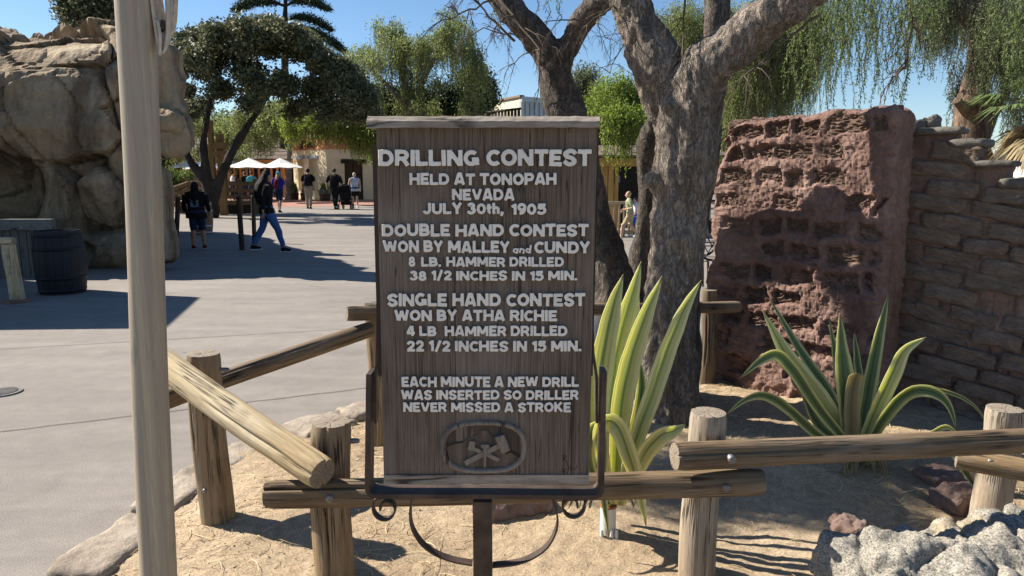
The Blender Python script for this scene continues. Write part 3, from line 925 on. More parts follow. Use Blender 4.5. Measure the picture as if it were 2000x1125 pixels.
def put_letters(text, x0, x1, ytop, ybot, parent, name='letter', plane=S, depth=.009, mats=None, offset=.050, jitter=1.0, italic=0.0, space=.42, gap=.045):
    zt, zb_ = plane(0, ytop)[2], plane(0, ybot)[2]
    H = zt-zb_; sc = H/CAPH
    items = []; w = 0
    for ch in text:
        if ch == ' ': items.append((None, space*.9)); w += space*.9; continue
        me, V = glyph(ch, offset)
        lo, hi = V[:, 0].min(), V[:, 0].max()
        items.append((ch, lo, hi)); w += hi-lo+gap
    w -= gap
    X0, X1 = plane(x0, (ytop+ybot)/2)[0], plane(x1, (ytop+ybot)/2)[0]
    sx = (X1-X0)/w; x = 0
    for it in items:
        if it[0] is None: x += it[1]; continue
        ch, lo, hi = it
        me, V = glyphs[(ch, offset)]
        key = ('m', ch, offset)
        if key not in glyphs:
            m2 = me.copy(); m2.materials.clear()
            for mm in (mats or (LETTER, LSIDE)): m2.materials.append(mm)
            nrm = np.empty(len(m2.polygons)*3); m2.polygons.foreach_get('normal', nrm); nrm = nrm.reshape(-1, 3)
            m2.polygons.foreach_set('material_index', (np.abs(nrm[:, 2]) < .3).astype(np.int32))
            glyphs[key] = m2
        o = bpy.data.objects.new(name, glyphs[key]); COL.objects.link(o); o.parent = parent
        s2 = sc*random.uniform(1-.03*jitter, 1+.03*jitter)
        M = Matrix.Translation(Vector((X0+sx*(x-lo), plane(0, 0)[1]-depth*.5, zb_-BASE*sc+random.uniform(-.0007, .0007)*jitter))-parent_off(parent)) @ Matrix.Rotation(R(random.uniform(-1.2, 1.2)*jitter), 4, 'Y') @ Matrix.Rotation(R(90), 4, 'X')
        if italic:
            Sh = Matrix.Identity(4); Sh[0][1] = italic; M = M @ Sh
        M = M @ Matrix.Diagonal((sx*1.0, s2, depth/.112*.62, 1))
        o.matrix_local = M
        x += hi-lo+gap
LINES = [('DRILLING CONTEST', 740, 1155, 292, 324), ('HELD AT TONOPAH', 800, 1087, 338, 361), ('NEVADA', 883, 1005, 368.5, 391),
 ('JULY 30th,', 826, 984, 396, 418), ('1905', 998, 1067, 397, 419), ('DOUBLE HAND CONTEST', 747, 1149, 437, 461),
 ('WON BY', 749, 866, 469, 492), ('MALLEY', 875, 996, 470, 493), ('CUNDY', 1043, 1152, 471, 494),
 ('8', 799, 812, 501, 520), ('LB.', 823, 862, 501, 520), ('HAMMER DRILLED', 872, 1101, 501, 520),
 ('38 1/2 INCHES IN 15 MIN.', 801, 1127, 528, 547), ('SINGLE HAND CONTEST', 757, 1143, 572, 597),
 ('WON BY ATHA RICHIE', 771, 1088, 604, 626), ('4 LB', 795, 853, 635, 655), ('HAMMER DRILLED', 869, 1108, 635, 655),
 ('22 1/2 INCHES IN 15 MIN.', 795, 1135, 664, 685), ('EACH MINUTE A NEW DRILL', 785, 1130, 734, 754),
 ('WAS INSERTED SO DRILLER', 784, 1130, 760, 779), ('NEVER MISSED A STROKE', 788, 1115, 784, 803)]
for tx, x0, x1, y0, y1 in LINES:
    put_letters(tx, x0, x1, y0, y1, sign)
put_letters('and', 1001, 1037, 477, 493, sign, italic=.28, space=.2, offset=.04)

# oval emblem
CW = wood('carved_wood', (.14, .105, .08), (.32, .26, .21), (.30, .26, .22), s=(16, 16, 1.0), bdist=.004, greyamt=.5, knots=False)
emb = MB(); K = 64; cxp, cyp = 945, 872
def sup(a, rx, ry, e=2.7):
    c, s_ = math.cos(a), math.sin(a)
    return (cxp+rx*math.copysign(abs(c)**(2/e), c), cyp-ry*math.copysign(abs(s_)**(2/e), s_))
rows = []
for k in range(K):
    a = 2*math.pi*k/K
    jr = 1+.012*math.sin(k*2.3)
    rows.append([S(*sup(a, 84*jr, 52*jr), 0.002), S(*sup(a, 82*jr, 50*jr), -.012), S(*sup(a, 75*jr, 44*jr), -.013), S(*sup(a, 73*jr, 42*jr), 0.002)])
V = np.array(rows).reshape(-1, 3); F = [(k*4+j, k*4+j+1, ((k+1) % K)*4+j+1, ((k+1) % K)*4+j) for k in range(K) for j in range(3)]
emb.add(V, F); ring = emb.build('emblem', CW, sign, True); ring['label'] = 'carved oval emblem with crossed hammers over mountains'
CM = wood('carved_back_shade', (.05, .035, .025), (.12, .09, .068), (.11, .09, .075), s=(16, 16, 1.0), bdist=.004, greyamt=.4, knots=False)  # darkened wood deepens the emblem's relief: recess shade put into the colour
def relief(name, pts, d, mat=CW):
    mb = MB(); prism(mb, [(S(*p)[0], S(*p)[2]) for p in pts], SY-d, SY+.004)
    o = mb.build(name, mat, ring, False); return o
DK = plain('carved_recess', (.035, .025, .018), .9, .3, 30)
relief('recess_shade_panel', [sup(2*math.pi*k/40, 74, 43) for k in range(40)][::-1], .0008, CM)
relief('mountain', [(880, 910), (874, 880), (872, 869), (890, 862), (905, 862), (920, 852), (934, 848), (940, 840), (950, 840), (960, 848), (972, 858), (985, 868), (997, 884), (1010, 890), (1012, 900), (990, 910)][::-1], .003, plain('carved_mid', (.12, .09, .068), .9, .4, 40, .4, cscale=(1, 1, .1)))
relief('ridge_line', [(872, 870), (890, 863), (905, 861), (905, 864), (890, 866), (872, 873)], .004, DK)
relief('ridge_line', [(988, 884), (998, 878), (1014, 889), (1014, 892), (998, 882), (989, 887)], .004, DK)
relief('handle', [(905, 899), (911, 907), (981, 871), (976, 863)][::-1], .011)
relief('handle', [(916, 874), (920, 868), (977, 894), (972, 900)], .009)
relief('hammer_head', [(967, 851), (985, 846), (996, 876), (980, 882)][::-1], .018)
relief('hammer_head', [(918, 858), (929, 860), (926, 878), (914, 875)][::-1], .015)
relief('drill', [(940, 865), (955, 865), (956, 871), (951, 873), (949, 908), (945, 909), (944, 873), (940, 871)][::-1], .016)
# carved initials: R L 97 W
def stroke(pts, w=1.0):
    mb = MB(); tube(mb, [S(x, y, -.0012) for x, y in pts], .0012*w, 5); mb.build('carved_mark', DK, sign)
stroke([(1099, 901), (1101, 889), (1106, 890), (1104, 896), (1100, 896), (1108, 902)])
stroke([(1107, 902), (1110, 912), (1116, 911)])
stroke([(1102, 921), (1097, 920), (1098, 915), (1103, 916), (1102, 923), (1098, 925)])
stroke([(1105, 916), (1112, 914), (1107, 925)])
stroke([(1113, 911), (1116, 919), (1120, 913), (1123, 918), (1128, 909)])

# iron stand
IR = MT['iron']
zt_ = S(0, 953)[2]; 
def bar(path, w, depth, name, y=SY+.012, closed=False):
    """flat iron: polyline in the sign plane, thickness w, depth along y"""
    P = np.array([(S(*p)[0], S(*p)[2]) for p in path]); T = np.gradient(P, axis=0); T /= np.linalg.norm(T, axis=1)[:, None]
    N = np.stack([-T[:, 1], T[:, 0]], -1)
    # mitre
    V = []
    for p, n in zip(P, N):
        for s_, yy in ((-1, y-depth/2), (1, y-depth/2), (1, y+depth/2), (-1, y+depth/2)):
            V.append((p[0]+n[0]*w/2*s_, yy, p[1]+n[1]*w/2*s_))
    k = len(P); F = [(i*4+j, i*4+(j+1) % 4, (i+1)*4+(j+1) % 4, (i+1)*4+j) for i in range(k-1) for j in range(4)]+[(3, 2, 1, 0), tuple(4*(k-1)+j for j in range(4))]
    mb = MB(); mb.add(V, F); o = mb.build(name, IR, sign, False); return o
bracket = [(722, 728), (721, 800), (720, 880), (719, 945), (720, 955), (724, 961), (732, 964), (760, 964.5), (945, 965), (1140, 967), (1162, 966), (1170, 962), (1174, 954), (1174, 945), (1175, 880), (1177, 800), (1179, 723)]
bk = bar(bracket, .016, .075, 'bracket', SY+.018)
bv = bk.modifiers.new('b', 'BEVEL'); bv.width = .002; bv.segments = 2
for xs in ((735, 640, 727, 735), (1153, 640, 1170, 735)):
    pass
bar([(736, 560), (734, 700), (731, 740), (731, 830)], .007, .03, 'strap', SY+.03)
bar([(1156, 540), (1160, 690), (1167, 740), (1167, 830)], .007, .03, 'strap', SY+.03)
mb = MB(); c = S(942, 978); box(mb, (c[0], SY+.02, (c[2]-.3)/2), (.060, .060, c[2]+.3)); o = mb.build('stand_post', IR, sign, False)
bv = o.modifiers.new('b', 'BEVEL'); bv.width = .003; bv.segments = 2
def curl(cx, cy, r0, start, turns, sgn, pre):
    pts = list(pre)
    for u in np.linspace(0, 1, 26):
        a = start+sgn*u*turns*2*math.pi; r = r0*(1-.60*u)
        pts.append((cx+r*math.cos(a), cy-r*math.sin(a)))
    return pts
bar(curl(752, 997, 26, R(165), 1.08, 1, [(740, 972), (730, 980)]), .0052, .030, 'scroll', SY+.02)
bar(curl(1118, 992, 26, R(15), 1.08, -1, [(1139, 972), (1147, 980)]), .0052, .030, 'scroll', SY+.02)
def arc(pts): return [tuple(p) for p in spline(np.array([(x, y, 0.) for x, y in pts]), 30)[:, :2]]
bar(arc([(804, 972), (800, 1005), (804, 1035), (822, 1065), (850, 1086), (885, 1099), (922, 1106)]), .0055, .034, 'brace', SY+.02)
bar(arc([(1078, 974), (1088, 1005), (1088, 1035), (1072, 1068), (1045, 1090), (1010, 1104), (962, 1110)]), .0055, .034, 'brace', SY+.02)

# ================================================================ ruined adobe walls at right
def wallmat(name, c1, c2, c3, sc=1.0, bd=.02):
    n = NT(name); co = n.coord()
    a = n.noise(co, 2.2*sc, 6, .6, .5); b = n.noise(co, 12*sc, 7, .68); f = n.noise(co, 70*sc, 5, .75)
    c = n.ramp(a, [(.3, c1), (.5, c2), (.72, c3)])
    c = n.mix(.7, c, n.ramp(b, [(.3, .55), (.68, 1.2)]), 'MULTIPLY')
    c = n.mix(.6, c, n.ramp(f, [(.3, .55), (.68, 1.3)]), 'MULTIPLY')
    oi = n.node('ObjectInfo')
    c = n.mix(.4, c, n.ramp(oi.outputs['Random'], [(0, .75), (1, 1.2)]), 'MULTIPLY')
    n.color(c); n.rough(.95)
    p = n.bump(f, .5, bd*.35); n.bump(b, .7, bd, p)
    return n.m
MORT = wallmat('pink_mortar', (.17, .098, .078), (.24, .146, .118), (.31, .205, .17), 1.8, .02)
RBR = wallmat('red_adobe', (.13, .082, .06), (.21, .135, .10), (.32, .22, .165), 2.6, .03)
GBR = wallmat('grey_adobe', (.175, .125, .092), (.25, .185, .138), (.32, .245, .185), 1.6, .018)
RMO = wallmat('rose_mortar', (.16, .105, .08), (.235, .15, .115), (.29, .19, .15), 1.5, .018)
STN = wallmat('grey_stone_slab', (.10, .088, .072), (.155, .14, .12), (.21, .19, .165), 1.2, .02)

A0 = Vector((1.49, 5.42, 0)); A1 = Vector((2.31, 4.55, 0))
def wall_frame(p0, p1):
    u = (p1-p0).normalized(); n = Vector((u.y, -u.x, 0))
    if n.y > 0: n = -n
    return u, n
def to_world(V, o, u, n):
    """local (along, out, up) -> world"""
    return np.array(o)+V[:, 0:1]*np.array(u)+V[:, 1:2]*np.array(n)+V[:, 2:3]*np.array([0, 0, 1.])
wr = thing('adobe_wall', 'crumbling red adobe wall block with eroded bricks left of the grey one', 'wall', (2.0, 5.2, 0))
u, nv = wall_frame(A0, A1); L = (A1-A0).length; H = 1.985; TH = .32
def topz(s):   # uneven top
    return H-.035+.04*smooth(s/L, 0, 1)-.14*(1-smooth(s, .0, .16))
V, D, F = rounded_grid((L/2, TH/2, H/2+.1), .045, .012)
V[:, 0] += L/2; V[:, 1] -= TH/2; V[:, 2] += H/2-.1
P = V.copy()
# bricks laid in rows: pockets eroded behind the mortar
rows = 12; rh = H/rows; bricks = []
pocket = np.zeros(len(V))
rg = np.random.default_rng(5)
for r in range(rows):
    s = -.08+.13*(r % 2)+rg.uniform(-.05, .05); 
    while s < L:
        bl = rg.uniform(.19, .30); s0, s1 = s+.02, s+bl-.018
        zc0, zc1 = r*rh+.026+rg.uniform(-.006, .006), (r+1)*rh-.030
        dep = rg.uniform(.016, .044) if rg.uniform() > .18 else 0.0
        if s1 > .06 and s0 < L-.06 and dep > 0:
            s0c, s1c = max(s0, .04), min(s1, L-.05)
            wob = .026*fbm(P, 11, 4, 61); wob2 = .022*fbm(P, 12, 4, 67)
            mx = smooth(P[:, 0]+wob, s0c-.012, s0c+.018)*(1-smooth(P[:, 0]+wob, s1c-.018, s1c+.012))
            mz = smooth(P[:, 2]+wob2, zc0-.008, zc0+.020)*(1-smooth(P[:, 2]+wob2, zc1-.016, zc1+.006))
            pocket = np.maximum(pocket, mx*mz*dep*1.15)
            bricks.append((s0c, s1c, zc0, zc1, dep))
        s += bl
front = (D[:, 1] > .6)
dsp = .008*fbm(P, 3.2, 2, 41)+.010*np.abs(fbm(P, 10, 4, 43))+.009*np.abs(fbm(P, 26, 3, 44))+.004*fbm(P, 75, 1, 46)
V = V+D*dsp[:, None]
V[:, 1] -= np.where(front, pocket, 0)
# ragged left edge and crumbled top
left = smooth(.2-P[:, 0], 0, .2)
V[:, 0] += left*(.05*fbm(P*np.array([0, 1, 1]), 5, 3, 47)+.06*smooth(P[:, 2], 1.2, 2.0)-.03)
tp = smooth(P[:, 2], H-.14, H)
V[:, 2] = np.where(P[:, 2] > H-.2, V[:, 2]-tp*(H-topz(P[:, 0])), V[:, 2])+tp*.016*fbm(P*np.array([1, 1, 0]), 13, 4, 49)
# footing bulge and lean
V[:, 1] += .05*np.exp(-np.maximum(P[:, 2], 0)/.12)*np.where(front, 1, 0)*(1+.8*fbm(P, 6, 3, 51))
mb = MB(); mb.add(to_world(V, A0, u, nv), F); mb.build('mortar', MORT, wr, False)
# brick chunks seated in the pockets, behind the mortar
protos = []
for q in range(9):
    Vb, Db, Fb = rounded_grid((.5, .5, .5), .16, .062)
    rr_ = .08*fbm(Vb+q*9, 2.3, 3, q)+.085*np.abs(fbm(Vb*np.array([2.1, 1, 1])+q*5, 3.4, 4, q+3))+.045*np.random.default_rng(q).normal(size=len(Vb))
    Vb = Vb+Db*rr_[:, None]*np.array([.25, 1.1, .35])
    mb = MB(); mb.add(Vb, Fb); protos.append(mb.mesh('brick', RBR, False))
Rw = Matrix(((u.x, nv.x, 0), (u.y, nv.y, 0), (0, 0, 1))).to_4x4()
for s0, s1, z0, z1, dep in bricks:
    o = bpy.data.objects.new('brick', random.choice(protos)); COL.objects.link(o); o.parent = wr
    c = A0+u*(s0+s1)/2+nv*(-dep-.040)
    o.matrix_local = Matrix.Translation(Vector((c.x, c.y, (z0+z1)/2))-parent_off(wr)) @ Rw @ Matrix.Diagonal((s1-s0+.03, .10, z1-z0+.03, 1))
# rubble crumbs along the top of the red wall
for k in range(34):
    s = rg.uniform(.12, L-.05); 
    Vb, Db, Fb = rounded_grid((1, 1, 1), .7, .7); sz = rg.uniform(.012, .034)
    Vb = (Vb+Db*(.35*fbm(Vb+k*3, 1.3, 2, k))[:, None])*sz*np.array([1.3, 1, .8])
    c = A0+u*s+nv*rg.uniform(-.3, -.02)
    mb = MB(); mb.add(Vb+np.array((c.x, c.y, topz(s)-.01+sz*.2)), Fb); mb.build('rubble', RBR, wr)

# ---- grey stepped wall
B0 = Vector((2.60, 4.78, 0)); B1 = Vector((3.36, 4.05, 0))
u2, nv2 = wall_frame(B0, B1)
wg = thing('stepped_wall', 'stepped grey brown adobe brick wall at far right with rose mortar', 'wall', (2.9, 4.7, 0))
Rw2 = Matrix(((u2.x, nv2.x, 0), (u2.y, nv2.y, 0), (0, 0, 1))).to_4x4()
TW = .20
def s_of(px):  # distance along the wall where this picture column meets it
    d = ray(px, 562); a = np.array([[u2.x, -d.x], [u2.y, -d.y]]); q = B0-nv2*TW*.6; return float(np.linalg.solve(a, -np.array([q.x, q.y]))[0])
STEPS = [(-.12, s_of(1846), 1.86), (s_of(1846), s_of(1884), 1.79), (s_of(1884), s_of(1952), 1.66), (s_of(1952), s_of(1987), 1.55), (s_of(1987), 1.2, 1.40), (1.2, 1.9, 1.40)]
STEPS = [(-.12, s_of(1846), 1.86), (s_of(1846), s_of(1890), 1.78), (s_of(1890), s_of(1950), 1.655), (s_of(1950), s_of(1984), 1.54), (s_of(1984), s_of(1992), 1.45), (s_of(1992), 1.8, 1.36)]
for k, (sa, sb, z) in enumerate(STEPS):
    Lk = sb-sa
    V, D, F = rounded_grid((Lk/2+.01, TW/2, z/2+.05), .03, .026)
    V[:, 0] += (sa+sb)/2; V[:, 1] -= TW/2; V[:, 2] += z/2-.05
    P = V.copy(); P[:, 0] += 10
    V = V+D*(.015*fbm(P, 4.5, 4, 71)+.012*fbm(P, 20, 3, 72)+.004*fbm(P, 50, 2, 73))[:, None]*.9
    V[:, 1] += -.012
    mb = MB(); mb.add(to_world(V, B0, u2, nv2), F); mb.build('mortar', RMO, wg)
    # capping slab on each step
    if k < 5:
        V, D, F = rounded_grid((Lk/2+.035, TW/2+.03, .022), .016, .025)
        P = V+k*5
        V = V+D*(.012*fbm(P, 8, 3, 5))[:, None]
        V[:, 0] += (sa+sb)/2+.012; V[:, 1] -= TW/2; V[:, 2] += z
        mb = MB(); mb.add(to_world(V, B0, u2, nv2), F); mb.build('step_slab', STN, wg)
gp = []
for q in range(12):
    Vb, Db, Fb = rounded_grid((.5, .5, .5), .12, .055)
    rr_ = .10*fbm(Vb+q*7, 2.0, 4, q+30)+.06*np.abs(fbm(Vb*np.array([2, 1, 1])+q*5, 5, 4, q+33))
    Vb = Vb+Db*rr_[:, None]*np.array([.30, .8, .75])
    Vb[:, 2] += .10*math.sin(q*1.9)*Vb[:, 0]
    mb = MB(); mb.add(Vb, Fb); gp.append(mb.mesh('brick', GBR, False))
def ztop(s):
    for sa, sb, z in STEPS:
        if sa <= s < sb: return z
    return 0
rh = .112; r = 0; z = .0
while z < 1.95:
    s = -.1+.13*(r % 2)+rg.uniform(-.03, .03)
    while s < 1.75:
        bl = rg.uniform(.26, .42); mid = s+bl/2
        if z+rh <= ztop(mid)+.03+.10*(mid-.2) and rg.uniform() > .07:
            o = bpy.data.objects.new('brick', random.choice(gp)); COL.objects.link(o); o.parent = wg
            out = rg.uniform(-.058, -.042)
            c = B0+u2*mid+nv2*out
            o.matrix_local = Matrix.Translation(Vector((c.x, c.y, z+rh/2+rg.uniform(-.008, .008)+.018*math.sin(mid*6+r*.7)-.10*(mid-.2)))-parent_off(wg)) @ Rw2 @ Matrix.Rotation(R(rg.normal(7.0, 2.2)), 4, 'Y') @ Matrix.Diagonal((bl-rg.uniform(.018, .035), .13, rh-rg.uniform(.008, .022), 1))
        s += bl
    z += rh; r += 1
# loose stones on top
for px, py, sz in ((1790, 247, .045), (1820, 243, .05)):
    c = at(px, py, 4.9)
    Vb, Db, Fb = rounded_grid((1, 1, 1), .4, .3); Vb = (Vb+Db*(.3*fbm(Vb+px, 1.2, 2, 9))[:, None])*sz
    mb = MB(); mb.add(Vb+np.array(c), Fb); o = mb.build('rubble', STN, wg)

# ================================================================ rocks
def rock(name, label, c, h, mat, seed, cells=14, facet=.35, res=None, sink=.2, rz=0.0, group=None, pits=0.0, parent=None, nfreq=1.0):
    h = np.array(h, float); rg_ = np.random.default_rng(seed)
    V, D, F = rounded_grid(h, min(h)*.75, res or min(h)/9)
    S_ = rg_.uniform(-1, 1, (cells, 3))*h*1.1
    i, f1, f2 = voro(V+.12*h.mean()*np.stack([vnoise(V, 2/h.mean(), k) for k in (1, 2, 3)], -1), S_)
    off = rg_.uniform(-1, 1, cells)[i]; tilt = rg_.normal(0, 1, (cells, 3))[i]
    dd = facet*min(h)*(.35*off+.5*np.einsum('ij,ij->i', tilt, V/h.mean())*.4)
    V = V+D*dd[:, None]
    V = V+D*(min(h)*.12*fbm(V, 2.2*nfreq/h.mean(), 4, seed))[:, None]
    V = V+D*(min(h)*.03*fbm(V, 12*nfreq/h.mean(), 3, seed+5))[:, None]
    if pits:
        pn = np.clip(fbm(V, 1.6*nfreq/min(h), 2, seed+9)-.25, 0, 1)
        V = V-D*(pits*pn)[:, None]
    k, q = math.cos(rz), math.sin(rz)
    V = V @ np.array([(k, q, 0), (-q, k, 0), (0, 0, 1)])
    V[:, 2] += h[2]*(1-sink)
    mb = MB(); mb.add(V, F)
    o = mb.build(name, mat, parent, loc=Vector(c)-(Vector(parent.location) if parent else Vector()))
    if parent is None: tag(o, label, 'rock', group)
    return o
RR = M_rock('red_rock', (.15, .095, .078), (.22, .15, .125), (.29, .215, .185), 6, .012)
GG = 'reddish stones lying in the planted bed'
def gz(px, py):
    p = gnd(px, py, .04); p.z = soil_z(p.x, p.y)-.01; return p
rock('red_rock', 'reddish angular stone behind the central iron sign post', gz(1000, 1003), (.17, .10, .06), RR, 3, group=GG, sink=.35, rz=.3)
rock('red_rock', 'small pinkish pointed stone beside the grey pitted rock', gz(1660, 1062), (.055, .075, .065), RR, 4, group=GG, sink=.25, rz=.6)
rock('red_rock', 'large dark red stone under the right rails by the grey post', gz(1885, 1000), (.12, .10, .07), RR, 5, group=GG, sink=.2)
rock('red_rock', 'flat red stone in shade behind the right rails', gz(1830, 950), (.10, .08, .035), RR, 6, group=GG, sink=.2, rz=.4)
n_ = NT('pitted_rock_mat'); co = n_.coord()
f = n_.noise(co, 140, 5, .75); b = n_.noise(co, 9, 5); w = n_.voronoi(co, 85)
c = n_.ramp(f, [(.36, (.045, .04, .032)), (.46, (.23, .208, .172)), (.60, (.44, .405, .34))])
c = n_.mix(.6, c, n_.ramp(b, [(.3, .6), (.65, 1.15)]), 'MULTIPLY')
tn = n_.ramp(n_.noise(n_.coord(), 3.1, 4), [(.6, 0.0), (.72, .7)]); c = n_.mix(tn, c, (.36, .27, .14))
n_.color(c); n_.rough(.95); p = n_.bump(f, .6, .006); n_.bump(b, .4, .02, p)
PR_ = n_.m
# big pitted rock bottom right: closed lumpy surface with deep holes
V, D, F = rounded_grid((.54, .30, .17), .15, .0085)
Sd = np.random.default_rng(8).uniform(-1, 1, (60, 3))*np.array([.5, .34, .2])
i, f1, f2 = voro(V+.03*np.stack([vnoise(V, 9, k) for k in (4, 5, 6)], -1), Sd)
V = V+D*(.050*np.clip((f2-f1)/.07, 0, 1)**.5-.03+.02*np.random.default_rng(2).uniform(-1, 1, 60)[i])[:, None]
V = V+D*(.035*fbm(V, 5, 3, 91)+.012*fbm(V, 22, 3, 92)+.004*fbm(V, 70, 2, 95))[:, None]
pk = np.random.default_rng(12)
for q in range(60):
    c = V[pk.integers(len(V))]; r_ = pk.uniform(.012, .034)
    dst = np.linalg.norm((V-c)*np.array([1, 1, 1.4]), axis=1)
    V = V-D*(1.0*r_*np.exp(-(dst/r_)**4)*1.7)[:, None]
k, q = math.cos(.32), math.sin(.32)
V = V @ np.array([(k, q, 0), (-q, k, 0), (0, 0, 1)])
mb = MB(); mb.add(V, F); c = gnd(1905, 1150, .1)
o = mb.build('pitted_rock', PR_, loc=(c.x-.10, c.y-.17, .175)); tag(o, 'large pale grey rock full of pits and holes at the bottom right corner', 'rock')

# ---- tall artificial rock outcrop at left
n_ = NT('outcrop_mat'); co = n_.coord()
a = n_.noise(co, .45, 6, .6, .6); b = n_.noise(co, 2.4, 8, .65); f = n_.noise(co, 14, 6, .7)
c = n_.ramp(a, [(.3, (.27, .195, .12)), (.5, (.38, .295, .20)), (.7, (.48, .40, .29))])
st = n_.noise(n_.coord((1.2, 1.2, .16)), 1.6, 6, .65)
c = n_.mix(.75, c, n_.ramp(st, [(.40, (.30, .24, .18)), (.56, (1.12, 1.08, 1.0))]), 'MULTIPLY')
c = n_.mix(.6, c, n_.ramp(b, [(.3, .6), (.7, 1.15)]), 'MULTIPLY')
c = n_.mix(.4, c, n_.ramp(f, [(.3, .6), (.7, 1.2)]), 'MULTIPLY')
n_.color(c); n_.rough(.92); p = n_.bump(f, .8, .04); n_.bump(b, .8, .12, p)
OUT = n_.m
HX, HY, HZ = 4.3, 4.3, 2.16
CX, CY = -10.55, 16.8
V, D, F = rounded_grid((HX, HY, HZ), .5, .047)
V[:, 2] += HZ
P = V.copy()
zt = P[:, 2]/(2*HZ)
# profile: stepped back towards the top, slightly overhanging in the middle
prof = np.interp(zt, [0, .1, .14, .45, .55, .62, .75, .86, .95, 1], [1.0, 1.0, .95, .98, 1.0, .97, .93, .84, .70, .5])
V[:, 0] *= 1-(1-prof)*.55; V[:, 1] *= prof
rg = np.random.default_rng(21)
NS = 240
Sd = np.stack([rg.uniform(-1.1, 1.1, NS)*HX, rg.uniform(-1.1, 1.1, NS)*HY, rg.uniform(0, 2.1, NS)*HZ], -1)
Pw = V*np.array([1, 1, 1.15])+.22*np.stack([fbm(V, .9, 2, k) for k in (11, 12, 13)], -1)
i, f1, f2 = voro(Pw, Sd*np.array([1, 1, 1.15]))
off = rg.uniform(-1, 1, NS)[i]; tilt = rg.normal(0, .27, (NS, 3))[i]
rel = Pw-(Sd*np.array([1, 1, 1.15]))[i]
crack = 1-np.clip((f2-f1)/.10, 0, 1)
crack = crack*(.3+.7*(rg.uniform(size=NS)[i] > .15))
bulge = .05*(1-np.clip(f1/1.1, 0, 1)**2)
V = V+D*(.16*off+np.clip(np.einsum('ij,ij->i', tilt, rel), -.24, .24)*(1-.55*np.clip(D[:, 2], 0, 1))+bulge-.20*crack**1.5)[:, None]
V = V+D*(.10*fbm(P, .8, 4, 77)+.06*np.abs(fbm(P*np.array([1, 1, .6]), 3.2, 5, 79)))[:, None]
V[:, 0] -= .46*(P[:, 1]+HY)
# second, finer fracture set
S2 = np.stack([rg.uniform(-1.1, 1.1, 500)*HX, rg.uniform(-1.1, 1.1, 500)*HY, rg.uniform(0, 2.1, 500)*HZ], -1)
i2, g1, g2 = voro(Pw, S2*np.array([1, 1, 1.15]))
V = V+D*(.095*rg.uniform(-1, 1, 500)[i2]-.095*(1-np.clip((g2-g1)/.07, 0, 1))*(rg.uniform(size=500)[i2] > .3))[:, None]
V = V+D*(.016*np.abs(fbm(P, 9, 3, 83)))[:, None]
# dark grotto low on the left
gx, gzz = -7.9-CX+.0, 1.35
dst = np.hypot((P[:, 0]-(-8.75-CX))/.8, (P[:, 2]-1.35)/.75)
V[:, 1] += np.where(D[:, 1] < -.2, 1.1*np.exp(-dst**4), 0)
mb = MB(); mb.add(V, F); oc = mb.build('rock_outcrop', OUT, smooth_=False, loc=(CX, CY, -.05))
tag(oc, 'massive tan fractured rock outcrop behind the tall pole at left', 'rock')
for (px, py, Y, hh, sd) in ((338, 262, 12.6, (.26, .4, .36), 31), (312, 160, 12.9, (.33, .5, .70), 32), (305, 420, 12.3, (.20, .4, .80), 33), (336, 240, 12.4, (.20, .3, .16), 35)):
    c = at(px, py, Y)
    rock('boulder', None, (c.x, c.y, c.z-hh[2]), hh, OUT, sd, cells=9, facet=.5, res=.05, sink=0.0, parent=oc)

# ================================================================ variegated furcraea plants
def M_blade(name, edge, mid, lo):
    n = NT(name); tc = n.node('TexCoord'); sx = n.node('SeparateXYZ'); n.link(tc.outputs['UV'], sx.inputs[0])
    mp = n.node('Mapping'); mp.inputs['Scale'].default_value = (1, .06, 1); n.link(tc.outputs['UV'], mp.inputs[0])
    oi = n.node('ObjectInfo')
    ad = n.node('VectorMath'); ad.operation = 'ADD'; n.link(mp.outputs[0], ad.inputs[0]); n.link(oi.outputs['Random'], ad.inputs[1])
    st = n.noise(ad.outputs[0], 9, 4, .7)
    d = n.math('ABSOLUTE', n.math('SUBTRACT', sx.outputs[0], .5))
    e = n.math('ADD', d, n.math('MULTIPLY', n.math('SUBTRACT', st, .5), .35))
    c = n.ramp(e, [(.0, lo), (.12, mid), (.27, mid), (.36, edge), (.5, edge)])
    s2 = n.noise(ad.outputs[0], 26, 3, .7)
    c = n.mix(.45, c, n.ramp(s2, [(.35, .6), (.65, 1.2)]), 'MULTIPLY')
    # brown dry tip
    tip = n.ramp(sx.outputs[1], [(.955, 0.0), (.985, 1.0)]); c = n.mix(n.math('MULTIPLY', tip, .7), c, (.22, .15, .08))
    sp = n.noise(ad.outputs[0], 14, 5, .75)
    c = n.mix(.8, c, n.mix(n.ramp(sp, [(.66, 0.0), (.72, 1.0)]), (1, 1, 1), (.55, .42, .25)), 'MULTIPLY')
    n.color(c); n.rough(.6); n.b.inputs['Specular IOR Level'].default_value = .22
    n.bump(s2, .25, .003)
    tr = n.node('BsdfTranslucent'); n.link(n.mix(1.0, c, (1.15, 1.15, .45), 'MULTIPLY'), tr.inputs[0])
    mx = n.node('MixShader'); mx.inputs[0].default_value = .38
    n.link(n.b.outputs[0], mx.inputs[1]); n.link(tr.outputs[0], mx.inputs[2]); n.link(mx.outputs[0], n.out.inputs[0])
    return n.m
BLC = M_blade('blade_cream', (.86, .84, .52), (.62, .64, .34), (.27, .36, .15))
BLG = M_blade('blade_green', (.72, .70, .36), (.22, .29, .14), (.11, .18, .095))
BLD = M_blade('blade_dry', (.50, .42, .26), (.34, .30, .16), (.24, .17, .10))
